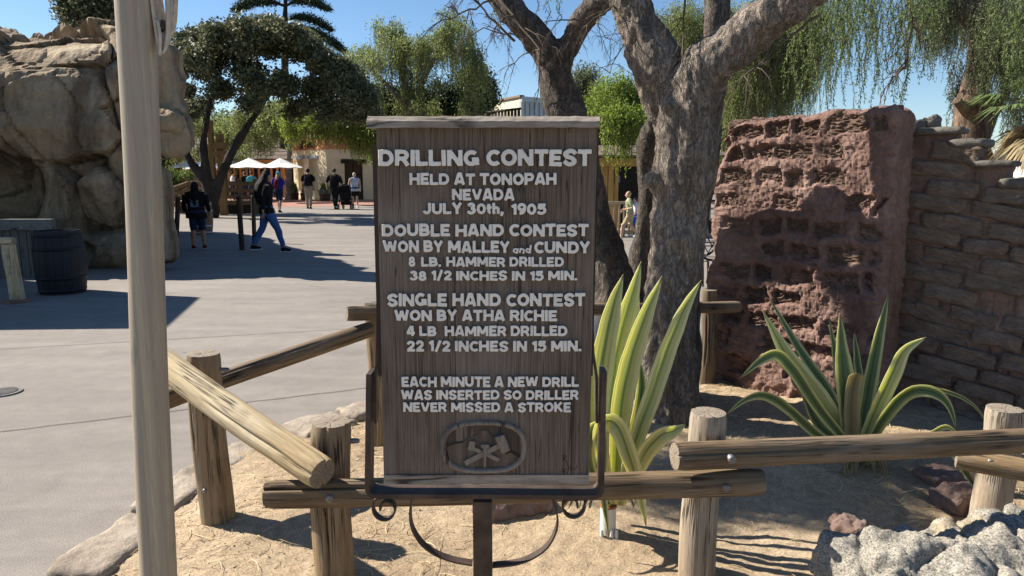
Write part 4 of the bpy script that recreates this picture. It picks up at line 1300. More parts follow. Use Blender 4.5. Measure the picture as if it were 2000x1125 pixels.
def blade(parent, pts, wpx, mat, fold=.55, twist=0.0, name='leaf', prof=None, face=None):
    """pts: list of (px,py,Y) from base to tip; wpx widest full width in photo pixels"""
    P = np.array([at(*p) for p in pts]); n = 26
    Q = spline(P, n); t = np.linspace(0, 1, n)
    T = np.gradient(Q, axis=0); T /= np.linalg.norm(T, axis=1)[:, None]
    depth = np.mean([p[2] for p in pts]); w = wpx/FPX*depth*1.02
    if prof is None: prof = [(0, .55), (.12, .62), (.35, .95), (.55, 1.0), (.75, .78), (.9, .38), (1, .0)]
    W = .86*w*np.interp(t, [a for a, b in prof], [b for a, b in prof])*.5+.0006
    view = np.array([0, 1., 0]) if face is None else np.array(face, float)
    Sd = np.cross(T, view); Sd /= np.linalg.norm(Sd, axis=1)[:, None]+1e-9
    Nn = np.cross(Sd, T)
    ang = twist*t+.0
    S2 = Sd*np.cos(ang)[:, None]+Nn*np.sin(ang)[:, None]; N2 = -Sd*np.sin(ang)[:, None]+Nn*np.cos(ang)[:, None]
    FD = np.array([0, -1., 0]); us = np.array([-1, -.6, -.2, 0, .2, .6, 1.]); V = []; UV = []
    for k in range(n):
        for a in us:
            V.append(Q[k]+S2[k]*a*W[k]+FD*(abs(a)**1.15)*W[k]*fold)
            UV.append((a*.5+.5, t[k]))
    V = np.array(V); V = V+.0022*np.stack([vnoise(V, 18, q) for q in (1, 2, 3)], -1)
    m = len(us); i, j = np.meshgrid(np.arange(n-1), np.arange(m-1), indexing='ij')
    F = np.stack([i*m+j, i*m+j+1, (i+1)*m+j+1, (i+1)*m+j], -1).reshape(-1, 4)
    mb = MB(); mb.add(V, F, 0, np.array(UV)); o = mb.build(name, mat, parent)
    sd_ = o.modifiers.new('s', 'SOLIDIFY'); sd_.thickness = .0025; sd_.offset = 0
    return o
pl1 = thing('variegated_agave', 'upright cream striped sword leaf plant between sign and main trunk', 'plant', (at(1200, 900, 3.05).x, 3.05, .02), group='striped sword leaf plants')
Yp = 3.05
L1 = [([(1192, 985, 3.02), (1172, 880, 3.0), (1166, 800, 3.0), (1178, 690, 3.0), (1197, 600, 3.02), (1217, 536, 3.04)], 52, BLC),
 ([(1196, 985, 3.06), (1188, 860, 3.08), (1196, 760, 3.1), (1212, 660, 3.12), (1233, 580, 3.14), (1253, 511, 3.16)], 50, BLC),
 ([(1200, 985, 3.03), (1205, 880, 3.03), (1215, 780, 3.03), (1232, 700, 3.04), (1262, 612, 3.05), (1294, 538, 3.08)], 50, BLC),
 ([(1206, 985, 3.02), (1232, 885, 3.0), (1262, 800, 3.0), (1300, 690, 3.02), (1333, 610, 3.03), (1370, 546, 3.06)], 42, BLC),
 ([(1198, 985, 3.1), (1210, 850, 3.15), (1222, 740, 3.18), (1236, 640, 3.2), (1247, 560, 3.22)], 36, BLC),
 ([(1196, 985, 2.98), (1178, 900, 2.9), (1172, 850, 2.85), (1186, 822, 2.8), (1208, 838, 2.78), (1232, 900, 2.78), (1250, 965, 2.78), (1262, 1030, 2.78)], 44, BLC),
 ([(1210, 985, 3.0), (1240, 925, 2.95), (1262, 880, 2.92), (1290, 850, 2.9), (1315, 842, 2.92), (1340, 828, 2.95)], 40, BLC),
 ([(1188, 985, 3.0), (1166, 930, 2.95), (1155, 880, 2.93), (1152, 820, 2.92), (1154, 760, 2.92), (1157, 700, 2.93)], 34, BLC),
 ([(1190, 985, 2.95), (1160, 930, 2.9), (1148, 880, 2.88), (1160, 835, 2.86), (1176, 850, 2.84), (1178, 960, 2.83), (1190, 1052, 2.83)], 30, BLG),
 ([(1204, 985, 3.1), (1218, 900, 3.15), (1240, 840, 3.2), (1252, 770, 3.22), (1250, 700, 3.24)], 34, BLG)]
for pts, w, m in L1: blade(pl1, pts, w, m, twist=random.uniform(-.35, .35))
pl2 = thing('variegated_agave', 'spreading green and cream sword leaf plant before the red adobe wall', 'plant', (at(1672, 930, 3.77).x, 3.77, .02), group='striped sword leaf plants')
B = (1672, 925, 3.77)
L2 = [([B, (1662, 870, 3.85), (1620, 770, 3.95), (1560, 680, 4.05), (1503, 583, 4.15)], 27, BLG),
 ([B, (1652, 860, 3.75), (1600, 780, 3.7), (1540, 700, 3.68), (1490, 607, 3.68)], 50, BLC),
 ([B, (1655, 870, 3.7), (1600, 800, 3.6), (1545, 720, 3.5), (1515, 692, 3.45), (1482, 706, 3.42), (1443, 740, 3.4)], 31, BLG),
 ([B, (1645, 885, 3.7), (1590, 845, 3.55), (1540, 800, 3.45), (1495, 772, 3.4), (1455, 780, 3.35), (1416, 812, 3.3)], 27, BLG),
 ([B, (1662, 860, 3.72), (1652, 780, 3.7), (1643, 700, 3.72), (1640, 611, 3.75)], 55, BLG),
 ([B, (1662, 850, 3.9), (1640, 760, 3.95), (1630, 690, 4.0), (1619, 620, 4.02)], 20, BLG),
 ([B, (1672, 850, 3.9), (1678, 760, 3.95), (1672, 700, 4.0), (1668, 646, 4.02)], 24, BLG),
 ([B, (1680, 850, 3.85), (1694, 760, 3.88), (1712, 670, 3.9), (1736, 571, 3.95)], 38, BLG),
 ([B, (1684, 865, 3.7), (1710, 800, 3.65), (1742, 730, 3.6), (1765, 685, 3.57), (1810, 658, 3.55)], 40, BLC),
 ([B, (1690, 880, 3.7), (1722, 820, 3.6), (1768, 770, 3.55), (1810, 762, 3.5), (1848, 785, 3.48), (1870, 842, 3.46)], 34, BLG),
 ([B, (1690, 880, 3.8), (1730, 820, 3.8), (1790, 765, 3.8), (1850, 765, 3.8), (1900, 790, 3.78), (1930, 830, 3.76)], 11, BLG),
 ([B, (1700, 900, 3.6), (1760, 870, 3.45), (1810, 850, 3.4), (1845, 833, 3.37), (1872, 848, 3.36)], 20, BLC),
 ([B, (1740, 880, 3.6), (1800, 850, 3.4), (1850, 868, 3.3), (1885, 920, 3.25), (1912, 966, 3.22)], 28, BLG),
 ([B, (1660, 880, 3.68), (1600, 830, 3.75), (1575, 780, 3.8), (1560, 740, 3.82)], 26, BLG),
 ([B, (1690, 860, 3.9), (1700, 790, 3.95), (1722, 740, 4.0)], 26, BLG)]
for pts, w, m in L2: blade(pl2, pts, w*.88, m, twist=random.uniform(-.3, .3))
o = blade(pl2, [(1668, 925, 3.72), (1664, 870, 3.68), (1662, 800, 3.66), (1668, 745, 3.66), (1676, 730, 3.64)], 38, BLD, fold=.2, prof=[(0, .8), (.5, .95), (.85, .9), (1, .4)]); o['label'] = 'cut dry centre leaf'

for par, cx_, cy_, Y_ in ((pl1, 1196, 985, 3.02), (pl2, 1672, 925, 3.74)):
    for k in range(7):
        a = random.uniform(-1, 1); h = random.uniform(30, 75); r_ = random.uniform(60, 120)*a
        o = blade(par, [(cx_, cy_-8, Y_), (cx_+r_*.45, cy_-h, Y_-.08), (cx_+r_*.8, cy_-h*.6, Y_-.16), (cx_+r_, cy_+8, Y_-.2)], random.uniform(9, 18), BLD, fold=.9, twist=random.uniform(-1, 1))
        o['label'] = 'dead brown leaf'
# white irrigation pipe beside plant
pm = plain('white_plastic', (.60, .58, .54), .5, .12, 9, .1)
rs = plain('rust_stain', (.28, .12, .05), .8, .4, 20)
pp = thing('sprinkler_riser', 'short dirty white pipe riser standing in soil under the low rail', 'sprinkler', (at(1187, 1040, 3.0).x, 3.0, .0))
x0 = at(1187, 1040, 3.0).x
mb = MB(); tube(mb, [(x0, 3.0, -.02), (x0, 3.0, .19)], .034, 20); mb.build('pipe', pm, pp)
mb = MB(); tube(mb, [(x0, 3.0, .19), (x0, 3.0, .198)], [.037, .036], 20); mb.build('rim', rs, pp)
for dx in (-.030, .012, .032):
    mb = MB(); tube(mb, [(x0+dx, 2.963, -.02), (x0+dx, 2.963, .07), (x0+dx, 2.966, .10)], [.009, .009, .006], 10); mb.build('pipe_foot', pm, pp)

# ================================================================ trees
def leaf_quads(C, L, W, rg_, up=0.0, T=None):
    """rhombic leaflets at centres C"""
    n = len(C)
    if T is None:
        T = rg_.normal(size=(n, 3)); T[:, 2] += up
    T = T/np.linalg.norm(T, axis=1)[:, None]
    N = rg_.normal(size=(n, 3)); S_ = np.cross(T, N); S_ /= np.linalg.norm(S_, axis=1)[:, None]+1e-9
    Lr = (L*rg_.uniform(.65, 1.3, n))[:, None]; Wr = (W*rg_.uniform(.7, 1.3, n))[:, None]
    V = np.stack([C-T*Lr*.5, C+S_*Wr*.5, C+T*Lr*.5, C-S_*Wr*.5], 1).reshape(-1, 3)
    F = np.arange(n*4).reshape(-1, 4)
    return V, F
def cloud_points(centres, n, rg_, shell=.55, squash=1.0):
    """points in ragged ellipsoids; centres: (x,y,z,rx,ry,rz,weight)"""
    C = np.array(centres, float); w = C[:, 6]*C[:, 3]*C[:, 5]; w /= w.sum()
    i = rg_.choice(len(C), n, p=w)
    d = rg_.normal(size=(n, 3)); d /= np.linalg.norm(d, axis=1)[:, None]
    r = rg_.uniform(0, 1, n)**(1-shell)
    r = r*(1+.22*fbm(C[i, :3]*.7+d*1.6, 1.2, 3, 5))
    return C[i, :3]+d*C[i, 3:6]*r[:, None], i
def clumped(centres, nclump, per, spread, rg_, shell=.6):
    """leaf positions gathered in twig-end clumps"""
    c, i = cloud_points(centres, nclump, rg_, shell)
    P = np.repeat(c, per, 0)+rg_.normal(0, spread, (nclump*per, 3))
    return P
def hanging(starts, lens, per_m, rg_, L, W, sway=.12, side=.5, stem=True, wind=(0, 0)):
    """drooping strands with leaflets on both sides"""
    C, T, SV, SF = [], [], [], []
    n = len(starts); ns = 0
    for s, ln in zip(starts, lens):
        k = max(4, int(ln*per_m)); t = np.linspace(0, 1, k)
        a = rg_.uniform(0, 6.28); out = sway*rg_.uniform(.3, 1)
        x = s[0]+np.cos(a)*out*np.sqrt(t)*ln+wind[0]*t*t*ln+.02*np.sin(t*9+a)
        y = s[1]+np.sin(a)*out*np.sqrt(t)*ln+wind[1]*t*t*ln
        z = s[2]+.05*ln*np.sin(t*3.1)-t*ln
        Q = np.stack([x, y, z], -1)
        d = rg_.normal(size=(k, 3))*side; d[:, 2] -= .75
        d /= np.linalg.norm(d, axis=1)[:, None]
        C.append(Q+d*L*.5); T.append(d)
        if stem:
            q = Q[::max(1, k//5)]
            w = .0035*max(1, L/.05)*.5
            for ax in (np.array([w, 0, 0]),):
                V = np.concatenate([q-ax, q+ax]); m = len(q)
                SF.append(np.array([(j, j+1, m+j+1, m+j) for j in range(m-1)])+ns); SV.append(V); ns += len(V)
    V, F = leaf_quads(np.concatenate(C), L, W, rg_, T=np.concatenate(T))
    return V, F, (np.concatenate(SV), np.concatenate(SF)) if stem else None
def bark_disp(a1=.02, a2=.006, sc=1.0, stretch=.35):
    def f(V, N):
        P = V*np.array([1, 1, stretch])
        r = 1-np.abs(fbm(P, 7*sc, 3, 3))
        return a1*fbm(V, 2.2*sc, 3, 1)+a2*(r-.6)*2+a2*.8*fbm(P, 28*sc, 3, 9)
    return f
def trunk_mesh(paths, voxel, disp, sm=3):
    mb = MB()
    for P, r in paths: tube(mb, P, r, 14, steps=max(8, len(P)*5))
    V, F = remesh(mb, voxel, sm, disp)
    m2 = MB(); m2.add(V, F); return m2

LF_PEP = leaf_mat('pepper_leaf', (.07, .105, .035), (.24, .30, .10), .5)
LF_PEPY = leaf_mat('pepper_leaf_bright', (.10, .16, .02), (.34, .42, .07), .55)
LF_PEPD = leaf_mat('pepper_leaf_grey', (.08, .10, .05), (.22, .25, .125), .45)
LF_OAK = leaf_mat('oak_leaf', (.045, .056, .028), (.15, .165, .085), .32, .5, (.30, .25, .13))
LF_CED = leaf_mat('cedar_leaf', (.012, .026, .014), (.035, .065, .035), .12)
TWIG = plain('twig', (.10, .075, .055), .9, .3, 8, 0)

# ---- main multi-trunk pepper tree
mt = thing('pepper_tree', 'gnarled grey multi trunk pepper tree forking wide beside the sign', 'tree', (.95, 4.45, 0))
def PT(l): return [tuple(at(px, py, Y)) for px, py, Y in l]
def WR(l, Y): return [w/2/FPX*Y for w in l]
t1 = PT([(1296, 900, 4.42), (1300, 820, 4.44), (1302, 720, 4.46), (1308, 600, 4.46), (1324, 480, 4.46), (1336, 380, 4.45), (1340, 290, 4.44), (1342, 215, 4.43), (1375, 140, 4.4), (1440, 85, 4.38), (1510, 30, 4.3), (1590, -25, 4.2), (1700, -110, 4.1), (1800, -220, 4.0)])
r1 = WR([150, 128, 114, 102, 104, 106, 108, 100, 88, 84, 76, 68, 56, 40], 4.42)
t2 = PT([(1330, 330, 4.5), (1316, 240, 4.52), (1292, 150, 4.55), (1262, 75, 4.6), (1232, 0, 4.65), (1205, -90, 4.7), (1150, -260, 4.8)])
r2 = WR([66, 76, 80, 82, 82, 78, 60], 4.5)
MAINP = [(t1, r1), (t2, r2)]
# burl / root flare
MAINP += [(PT([(1250, 905, 4.4), (1285, 780, 4.42), (1300, 640, 4.45)]), WR([70, 70, 60], 4.4)), (PT([(1345, 905, 4.4), (1335, 760, 4.46), (1322, 620, 4.5)]), WR([75, 75, 60], 4.4)),
 (PT([(1300, 215, 4.33), (1325, 205, 4.36), (1345, 235, 4.4)]), WR([26, 44, 60], 4.4)), (PT([(1262, 355, 4.40), (1284, 350, 4.42), (1310, 372, 4.45)]), WR([20, 34, 60], 4.4))]
m2 = trunk_mesh(MAINP, .014, bark_disp(.022, .017, 1.0, .4), 1); m2.build('trunk', MT['bark'], mt)
# second upright stem behind
tb = PT([(1325, 835, 4.75), (1330, 700, 4.75), (1342, 560, 4.8), (1360, 420, 4.82), (1380, 300, 4.85), (1392, 180, 4.88), (1398, 60, 4.9), (1405, -60, 4.95), (1420, -220, 5.0)])
m2 = trunk_mesh([(tb, WR([80, 72, 60, 56, 54, 50, 46, 42, 36], 4.8))], .024, bark_disp(.02, .010), 2); m2.build('trunk', MT['bark_shaded'], mt)
# left leaning stem with fork above the sign
tl = PT([(1300, 860, 4.9), (1255, 680, 5.0), (1196, 560, 5.05), (1156, 440, 5.15), (1126, 330, 5.2), (1108, 240, 5.25), (1086, 165, 5.3), (1078, 120, 5.3), (1045, 70, 5.35), (1000, 22, 5.4), (955, -35, 5.5), (880, -120, 5.6)])
rl = WR([100, 104, 96, 84, 84, 80, 74, 66, 58, 54, 50, 38], 5.2)
tr_ = PT([(1086, 150, 5.3), (1110, 98, 5.28), (1135, 45, 5.25), (1165, 12, 5.2), (1205, -6, 5.1), (1250, -20, 5.0)])
rr_ = WR([50, 42, 42, 42, 40, 40], 5.2)
m2 = trunk_mesh([(tl, rl), (tr_, rr_)], .026, bark_disp(.018, .011), 2); m2.build('trunk', MT['bark_shaded'], mt)
m2 = trunk_mesh([(PT([(955, -35, 5.5), (800, -190, 5.9), (560, -330, 6.2)]), WR([50, 36, 18], 5.5)), (PT([(1000, 22, 5.4), (900, -160, 5.3), (700, -300, 5.0), (450, -400, 4.9)]), WR([40, 34, 24, 12], 5.3))], .03, bark_disp(.01, .005), 2); m2.build('limb', MT['bark'], mt)
# dark stem between
td = PT([(1232, 640, 5.6), (1250, 540, 5.6), (1264, 450, 5.55), (1268, 360, 5.5), (1272, 280, 5.4), (1310, 200, 5.2), (1330, 120, 5.1)])
m2 = trunk_mesh([(td, WR([70, 60, 44, 42, 44, 44, 40], 5.5))], .026, bark_disp(.018, .008), 2); m2.build('trunk', MT['bark_shaded'], mt)
ts_ = PT([(1300, 900, 4.8), (1235, 700, 5.0), (1205, 600, 5.1), (1190, 500, 5.2), (1165, 400, 5.3)])
# bare twigs in the sky left of the fork
rg = np.random.default_rng(33)
mb = MB()
def twig_run(mb, p0, p1, r0, depth, rg_, droop=.0):
    p0, p1 = np.array(p0), np.array(p1); L_ = np.linalg.norm(p1-p0); k = 7
    Q = p0+(p1-p0)*np.linspace(0, 1, k)[:, None]; Q[1:] += np.cumsum(rg_.normal(0, L_*.022, (k-1, 3)), 0); Q[:, 2] -= droop*L_*np.linspace(0, 1, k)**2
    tube(mb, Q, np.linspace(r0, r0*.4, k), 5, caps=False)
    if depth:
        for q in range(2, k):
            for s_ in range(rg_.integers(0, 3)):
                d = (p1-p0)/L_*.6+rg_.normal(0, .55, 3); d[2] -= .5*droop; d /= np.linalg.norm(d)
                twig_run(mb, Q[q], Q[q]+d*L_*rg_.uniform(.25, .5), r0*.5, depth-1, rg_, droop+.25)
for a, b, r_ in ((((960, -20, 5.4)), (1045, 115, 5.1), .012), ((1005, 80, 5.3), (915, 0, 5.1), .010), ((1050, 90, 5.3), (950, 60, 5.0), .008), ((960, 0, 5.4), (870, 40, 5.0), .008), ((1140, 40, 5.2), (1060, 40, 5.0), .006), ((1150, 30, 5.2), (1190, 90, 5.0), .005), ((1220, -10, 4.7), (1120, 60, 4.4), .006), ((1250, 30, 4.7), (1180, 130, 4.5), .005)):
    twig_run(mb, at(*a), at(*b), r_, 3, rg)
for a, b, r_ in (((1500, 100, 4.3), (1425, 160, 4.1), .007), ((1600, 30, 4.1), (1500, 100, 4.3), .009), ((1780, -30, 5.0), (1775, 110, 5.0), .014), ((1775, 110, 5.0), (1745, 160, 5.0), .008), ((1340, -20, 4.5), (1335, 130, 4.3), .007)):
    twig_run(mb, at(*a), at(*b), r_, 2, rg, .1)
mb.build('twigs', TWIG, mt)
# its hanging foliage (close, so leaflets are small)
def hang_region(reg, n, Y0, Y1, ylo, lens, rg_):
    S_, Ls = [], []
    for k in range(n):
        px = rg_.uniform(reg[0], reg[1]); py = rg_.uniform(reg[2], reg[3]); Y = rg_.uniform(Y0, Y1)
        p = at(px, py, Y); S_.append(tuple(p)); Ls.append(rg_.uniform(*lens))
    return S_, Ls
def build_hang(name, S_, Ls, per_m, L_, W_, mat, parent, rg_, sway=.12, side=.5, wind=(0, 0)):
    V, F, st = hanging(S_, Ls, per_m, rg_, L_, W_, sway, side, True, wind)
    mb = MB(); mb.add(V, F, 0); mb.add(st[0], st[1], 1); return mb.build(name, [mat, TWIG], parent, False)
rg = np.random.default_rng(40)
S_, Ls = [], []
for reg, n, Y0, Y1, ln in (((1640, 1860, -60, 20), 60, 4.6, 6.5, (.15, .6)), ((1640, 1720, -60, 30), 50, 5, 6.5, (.2, .8)), ((1540, 1650, -40, 30), 40, 5, 6.5, (.3, .9)),
        ((1740, 1800, -60, 40), 26, 5.0, 6.0, (.3, .85)), ((1945, 2010, -60, 60), 30, 4.5, 6.0, (.2, .6)), ((1180, 1260, -60, -10), 18, 5.0, 6.0, (.1, .4)), ((960, 1100, -60, 0), 10, 5.2, 6.0, (.1, .35))):
    a, b = hang_region(reg, n, Y0, Y1, 0, ln, rg); S_ += a; Ls += b
build_hang('foliage', S_, Ls, 170, .028, .0065, LF_PEP, mt, rg, .16, .6)
# crown above the frame: sparse, throws the dappled shade
S_ = []; zlim = []
for k in range(1300):
    gx, gy, z = rg.uniform(1.0, 2.7), rg.uniform(2.95, 3.8), rg.uniform(3.5, 5.4)
    if vnoise(np.array([[gx, gy*1.5, z*.3]]), 2.2, 3)[0] < -.05: continue
    x, y = gx-1.115*z, gy+.42*z
    S_.append((x, y, z)); zlim.append(max(.1, min(rg.uniform(.3, .9), z-(1.6+y*.235)-.1)))
build_hang('foliage', S_, zlim, 45, .07, .02, LF_PEP, mt, rg, .15)

def region_lobes(top, bot, n, rr, Y, rg_, dY=1.5, edge=.45):
    """many small overlapping lobes filling the shape between two outlines (photo columns)"""
    top, bot = np.array(top, float), np.array(bot, float); out = []
    for k in range(n):
        x = rg_.uniform(top[0, 0], top[-1, 0]); a = np.interp(x, top[:, 0], top[:, 1]); b_ = np.interp(x, bot[:, 0], bot[:, 1])
        r = rg_.uniform(*rr); v = rg_.uniform() if rg_.uniform() > edge else rg_.uniform(0, .3)
        y = a+r*.7+(b_-a-r*1.4)*v
        out.append(pxc(x, y, Y+rg_.uniform(-dY, dY), r, 0, r*rg_.uniform(.6, .9)))
    return out
# ---- background trees ------------------------------------------------
def pxc(px, py, Y, r, dy=0, rz=None, w=1.0):
    """crown lobe given where it shows and how wide it looks"""
    p = at(px, py, Y); m = r/FPX*Y
    return (p.x, Y+dy, p.z, m, m, (rz or r)/FPX*Y, w)
def limb_tree(paths, voxel, mat, parent, Yr):
    P = [(PT(p), WR(w, Yr)) for p, w in paths]
    trunk_mesh(P, voxel, bark_disp(.03, .01, .8), 2).build('trunk', mat, parent)
def foliage(name, P, L, W, mat, parent, rg_, up=0.0, T=None):
    V, F = leaf_quads(P, L, W, rg_, up, T); mb = MB(); mb.add(V, F); return mb.build(name, mat, parent, False)

rg = np.random.default_rng(50)
ok = thing('oak_tree', 'dark dense oak tree with forked trunk behind the rock outcrop', 'tree', (at(415, 410, 27).x, 27, 0))
limb_tree([([(412, 425, 27), (410, 385, 27), (398, 350, 27), (372, 315, 27), (356, 270, 27), (350, 230, 27.3), (340, 170, 27.5)], [34, 26, 20, 15, 13, 11, 7]),
 ([(411, 400, 27), (405, 350, 27), (398, 290, 27), (404, 230, 27), (420, 160, 27)], [26, 17, 15, 13, 8]),
 ([(413, 400, 27), (430, 350, 27), (452, 300, 27), (478, 255, 27), (505, 215, 27), (540, 160, 27)], [26, 18, 17, 15, 12, 7]),
 ([(372, 315, 27), (352, 290, 27), (335, 270, 26.6)], [11, 9, 7])], .07, MT['bark_dark'], ok, 27)
lobes = region_lobes([(338, 75), (380, 52), (420, 40), (470, 30), (510, 26), (560, 36), (600, 58), (640, 92), (680, 128), (712, 175), (724, 215)],
 [(338, 245), (400, 250), (470, 245), (520, 225), (600, 246), (660, 240), (724, 238)], 130, (12, 30), 27, rg, 1.9)
foliage('crown', clumped(lobes, 7600, 14, .11, rg, .6), .125, .075, LF_OAK, ok, rg)
# oak behind the outcrop's top
ok2 = thing('oak_tree', 'small dark treetop showing above the rock outcrop left of the pole', 'tree', (at(175, 300, 32).x, 32, 0))
limb_tree([([(175, 420, 32), (178, 200, 32), (180, 40, 32)], [24, 20, 10])], .12, MT['bark_dark'], ok2, 32)
foliage('crown', clumped([pxc(150, 10, 32, 36), pxc(200, 12, 32, 34), pxc(175, 40, 32, 50), pxc(250, 5, 32, 40)], 1500, 12, .13, rg), .17, .09, LF_OAK, ok2, rg)

# cedar
cd = thing('cedar_tree', 'tall dark tiered cedar rising behind the oak', 'tree', (at(556, 380, 52).x, 52, 0))
limb_tree([([(556, 400, 52), (556, 200, 52), (557, 60, 52), (558, -60, 52)], [26, 18, 12, 7])], .14, MT['bark_dark'], cd, 52)
CP = []; CT = []
mb = MB()
for (px, py, dx, dyp, n) in ((557, 12, 85, 8, 900), (557, 12, -100, 10, 1000), (557, 55, 118, 48, 1200), (557, 50, -80, 8, 800), (557, -25, 60, 8, 700), (557, -25, -60, 5, 700), (557, 80, 60, 22, 700), (557, 85, -70, 20, 700), (557, 40, 90, 20, 800)):
    p0 = np.array(at(px, py, 52)); p1 = np.array(at(px+dx, py+dyp, 51+rg.uniform(-2, 2)))
    k = 9; Q = p0+(p1-p0)*np.linspace(0, 1, k)[:, None]; Q[:, 2] += .5*np.sin(np.linspace(0, 3.1, k))
    tube(mb, Q, np.linspace(.10, .03, k), 6, caps=False)
    t = rg.uniform(.15, 1, n*5)**.8; c = np.stack([np.interp(t, np.linspace(0, 1, k), Q[:, a]) for a in range(3)], -1)
    wv = (.25+.75*np.sin(t*3.0))
    c += rg.normal(0, 1, (n*5, 3))*np.array([.42, .7, .17])*wv[:, None]*.75
    CP.append(c)
mb.build('limb', MT['bark_dark'], cd)
foliage('crown', np.concatenate(CP), .17, .05, LF_CED, cd, rg)

def pepper(name, label, base, trunkp, lobes_, nst, lens, per_m, L_, W_, mat, seed, inner=True, clumpn=0, tw=.12):
    rg_ = np.random.default_rng(seed)
    t = thing('pepper_tree', label, 'tree', base)
    if trunkp: limb_tree(trunkp[0], trunkp[1], MT['bark'], t, base[1])
    P, i = cloud_points(lobes_, nst, rg_, .62)
    ln = rg_.uniform(lens[0], lens[1], nst)*(.6+.4*rg_.uniform(size=nst))
    V, F, st = hanging(P, ln, per_m, rg_, L_, W_, tw, .5)
    mb = MB(); mb.add(V, F, 0); mb.add(st[0], st[1], 1); mb.build('crown', [mat, TWIG], t, False)
    if clumpn:
        foliage('inner_foliage', clumped(lobes_, clumpn, 10, L_*1.2, rg_, .3), L_, W_*1.2, mat, t, rg_, -.5)
    return t
LF_PEPL = leaf_mat('pepper_leaf_light', (.12, .155, .05), (.34, .38, .13), .5)
# tall pepper in the middle distance behind the sign
b = at(800, 400, 38)
pepper('', 'tall pale green weeping pepper tree above the sign cap', (b.x, 38, 0),
 ([([(800, 400, 38), (803, 240, 38), (815, 180, 38), (850, 110, 38), (868, 50, 38)], [26, 20, 14, 9, 5]), ([(803, 240, 38), (790, 160, 38), (775, 90, 38)], [16, 11, 6]), ([(806, 220, 38), (740, 150, 38), (710, 120, 38)], [12, 9, 5])], .11),
 region_lobes([(675, 105), (705, 78), (728, 70), (738, 25), (765, 12), (790, 40), (812, 70), (835, 62), (855, 25), (880, 5), (905, 20), (925, 70), (945, 120), (968, 165)], [(675, 180), (720, 215), (800, 225), (900, 225), (968, 210)], 70, (12, 26), 38, np.random.default_rng(5), 1.6),
 2300, (.4, 1.9), 13, .14, .042, LF_PEPL, 51, clumpn=1500)
# darker tree right behind it
foliage_t = thing('pepper_tree', 'dark green tree between tall pepper tree and pale grey building', 'tree', (at(930, 400, 42).x, 42, 0))
limb_tree([([(925, 400, 42), (925, 200, 42)], [20, 12])], .14, MT['bark_dark'], foliage_t, 42)
foliage('crown', clumped([pxc(930, 170, 42, 44), pxc(905, 200, 42, 44), pxc(860, 205, 42, 40), pxc(945, 200, 42, 26), pxc(800, 205, 42, 40), pxc(750, 210, 42, 44)], 3600, 11, .15, rg), .17, .08, leaf_mat('tree_leaf_dark', (.018, .032, .014), (.05, .085, .03), .3), foliage_t, rg)
# bright weeping foliage over the stucco building
b = at(735, 400, 40)
pepper('', 'bright yellow green weeping pepper tree hanging over cream building', (b.x-.1, 40, 0),
 ([([(742, 405, 40), (738, 300, 40), (715, 240, 40), (670, 215, 40)], [22, 18, 12, 7]), ([(738, 300, 40), (690, 250, 40), (640, 235, 40)], [12, 9, 5])], .12),
 [pxc(705, 240, 39, 34), pxc(660, 235, 38.5, 30), pxc(610, 235, 38.5, 28), pxc(728, 268, 39, 26), pxc(700, 265, 38.5, 26), pxc(640, 240, 39, 24), pxc(570, 240, 39, 24)],
 1700, (.3, 1.1), 14, .15, .042, LF_PEPY, 52, clumpn=900)
b = at(560, 400, 44)
pepper('', 'mid green weeping pepper tree above the patio umbrellas', (b.x, 44, 0),
 ([([(562, 400, 44), (563, 330, 44), (566, 250, 44), (540, 200, 44)], [14, 12, 9, 5])], .12),
 region_lobes([(330, 215), (600, 195)], [(330, 318), (470, 322), (530, 312), (600, 285)], 46, (16, 28), 46, np.random.default_rng(6), 2)+[pxc(555, 225, 44, 40), pxc(520, 240, 44, 34), pxc(480, 245, 45, 34), pxc(590, 230, 44, 24), pxc(440, 262, 46, 34), pxc(540, 215, 45, 30)],
 2200, (.3, 1.0), 14, .16, .045, LF_PEPL, 53, clumpn=2600)
# bright tree right of the sign
b = at(1190, 400, 24)
pepper('', 'bright green drooping pepper tree just right of the sign top', (b.x, 24, 0),
 ([([(1150, 420, 24), (1155, 330, 24), (1175, 250, 24), (1205, 180, 24)], [20, 16, 11, 6])], .09),
 [pxc(1205, 180, 24, 38), pxc(1240, 190, 24, 36), pxc(1190, 215, 23.5, 34), pxc(1245, 235, 23.5, 36), pxc(1215, 250, 23.5, 36), pxc(1175, 190, 24.5, 30), pxc(1270, 210, 24, 30), pxc(1195, 235, 18.5, 24), pxc(1235, 242, 18.5, 26), pxc(1215, 222, 18.5, 26)],
 1500, (.4, 1.3), 20, .105, .030, LF_PEPY, 54, clumpn=1100)
b = at(1130, 400, 36)
pepper('', 'darker distant pepper tree seen between the forking trunks', (b.x, 36, 0),
 ([([(1130, 400, 36), (1132, 260, 36), (1140, 180, 36)], [18, 12, 7])], .12),
 [pxc(1140, 160, 36, 36), pxc(1115, 195, 36, 34), pxc(1165, 200, 36, 34), pxc(1130, 240, 36, 40), pxc(1165, 260, 36, 38)],
 1000, (.5, 1.6), 14, .15, .045, LF_PEPD, 55, clumpn=1300)
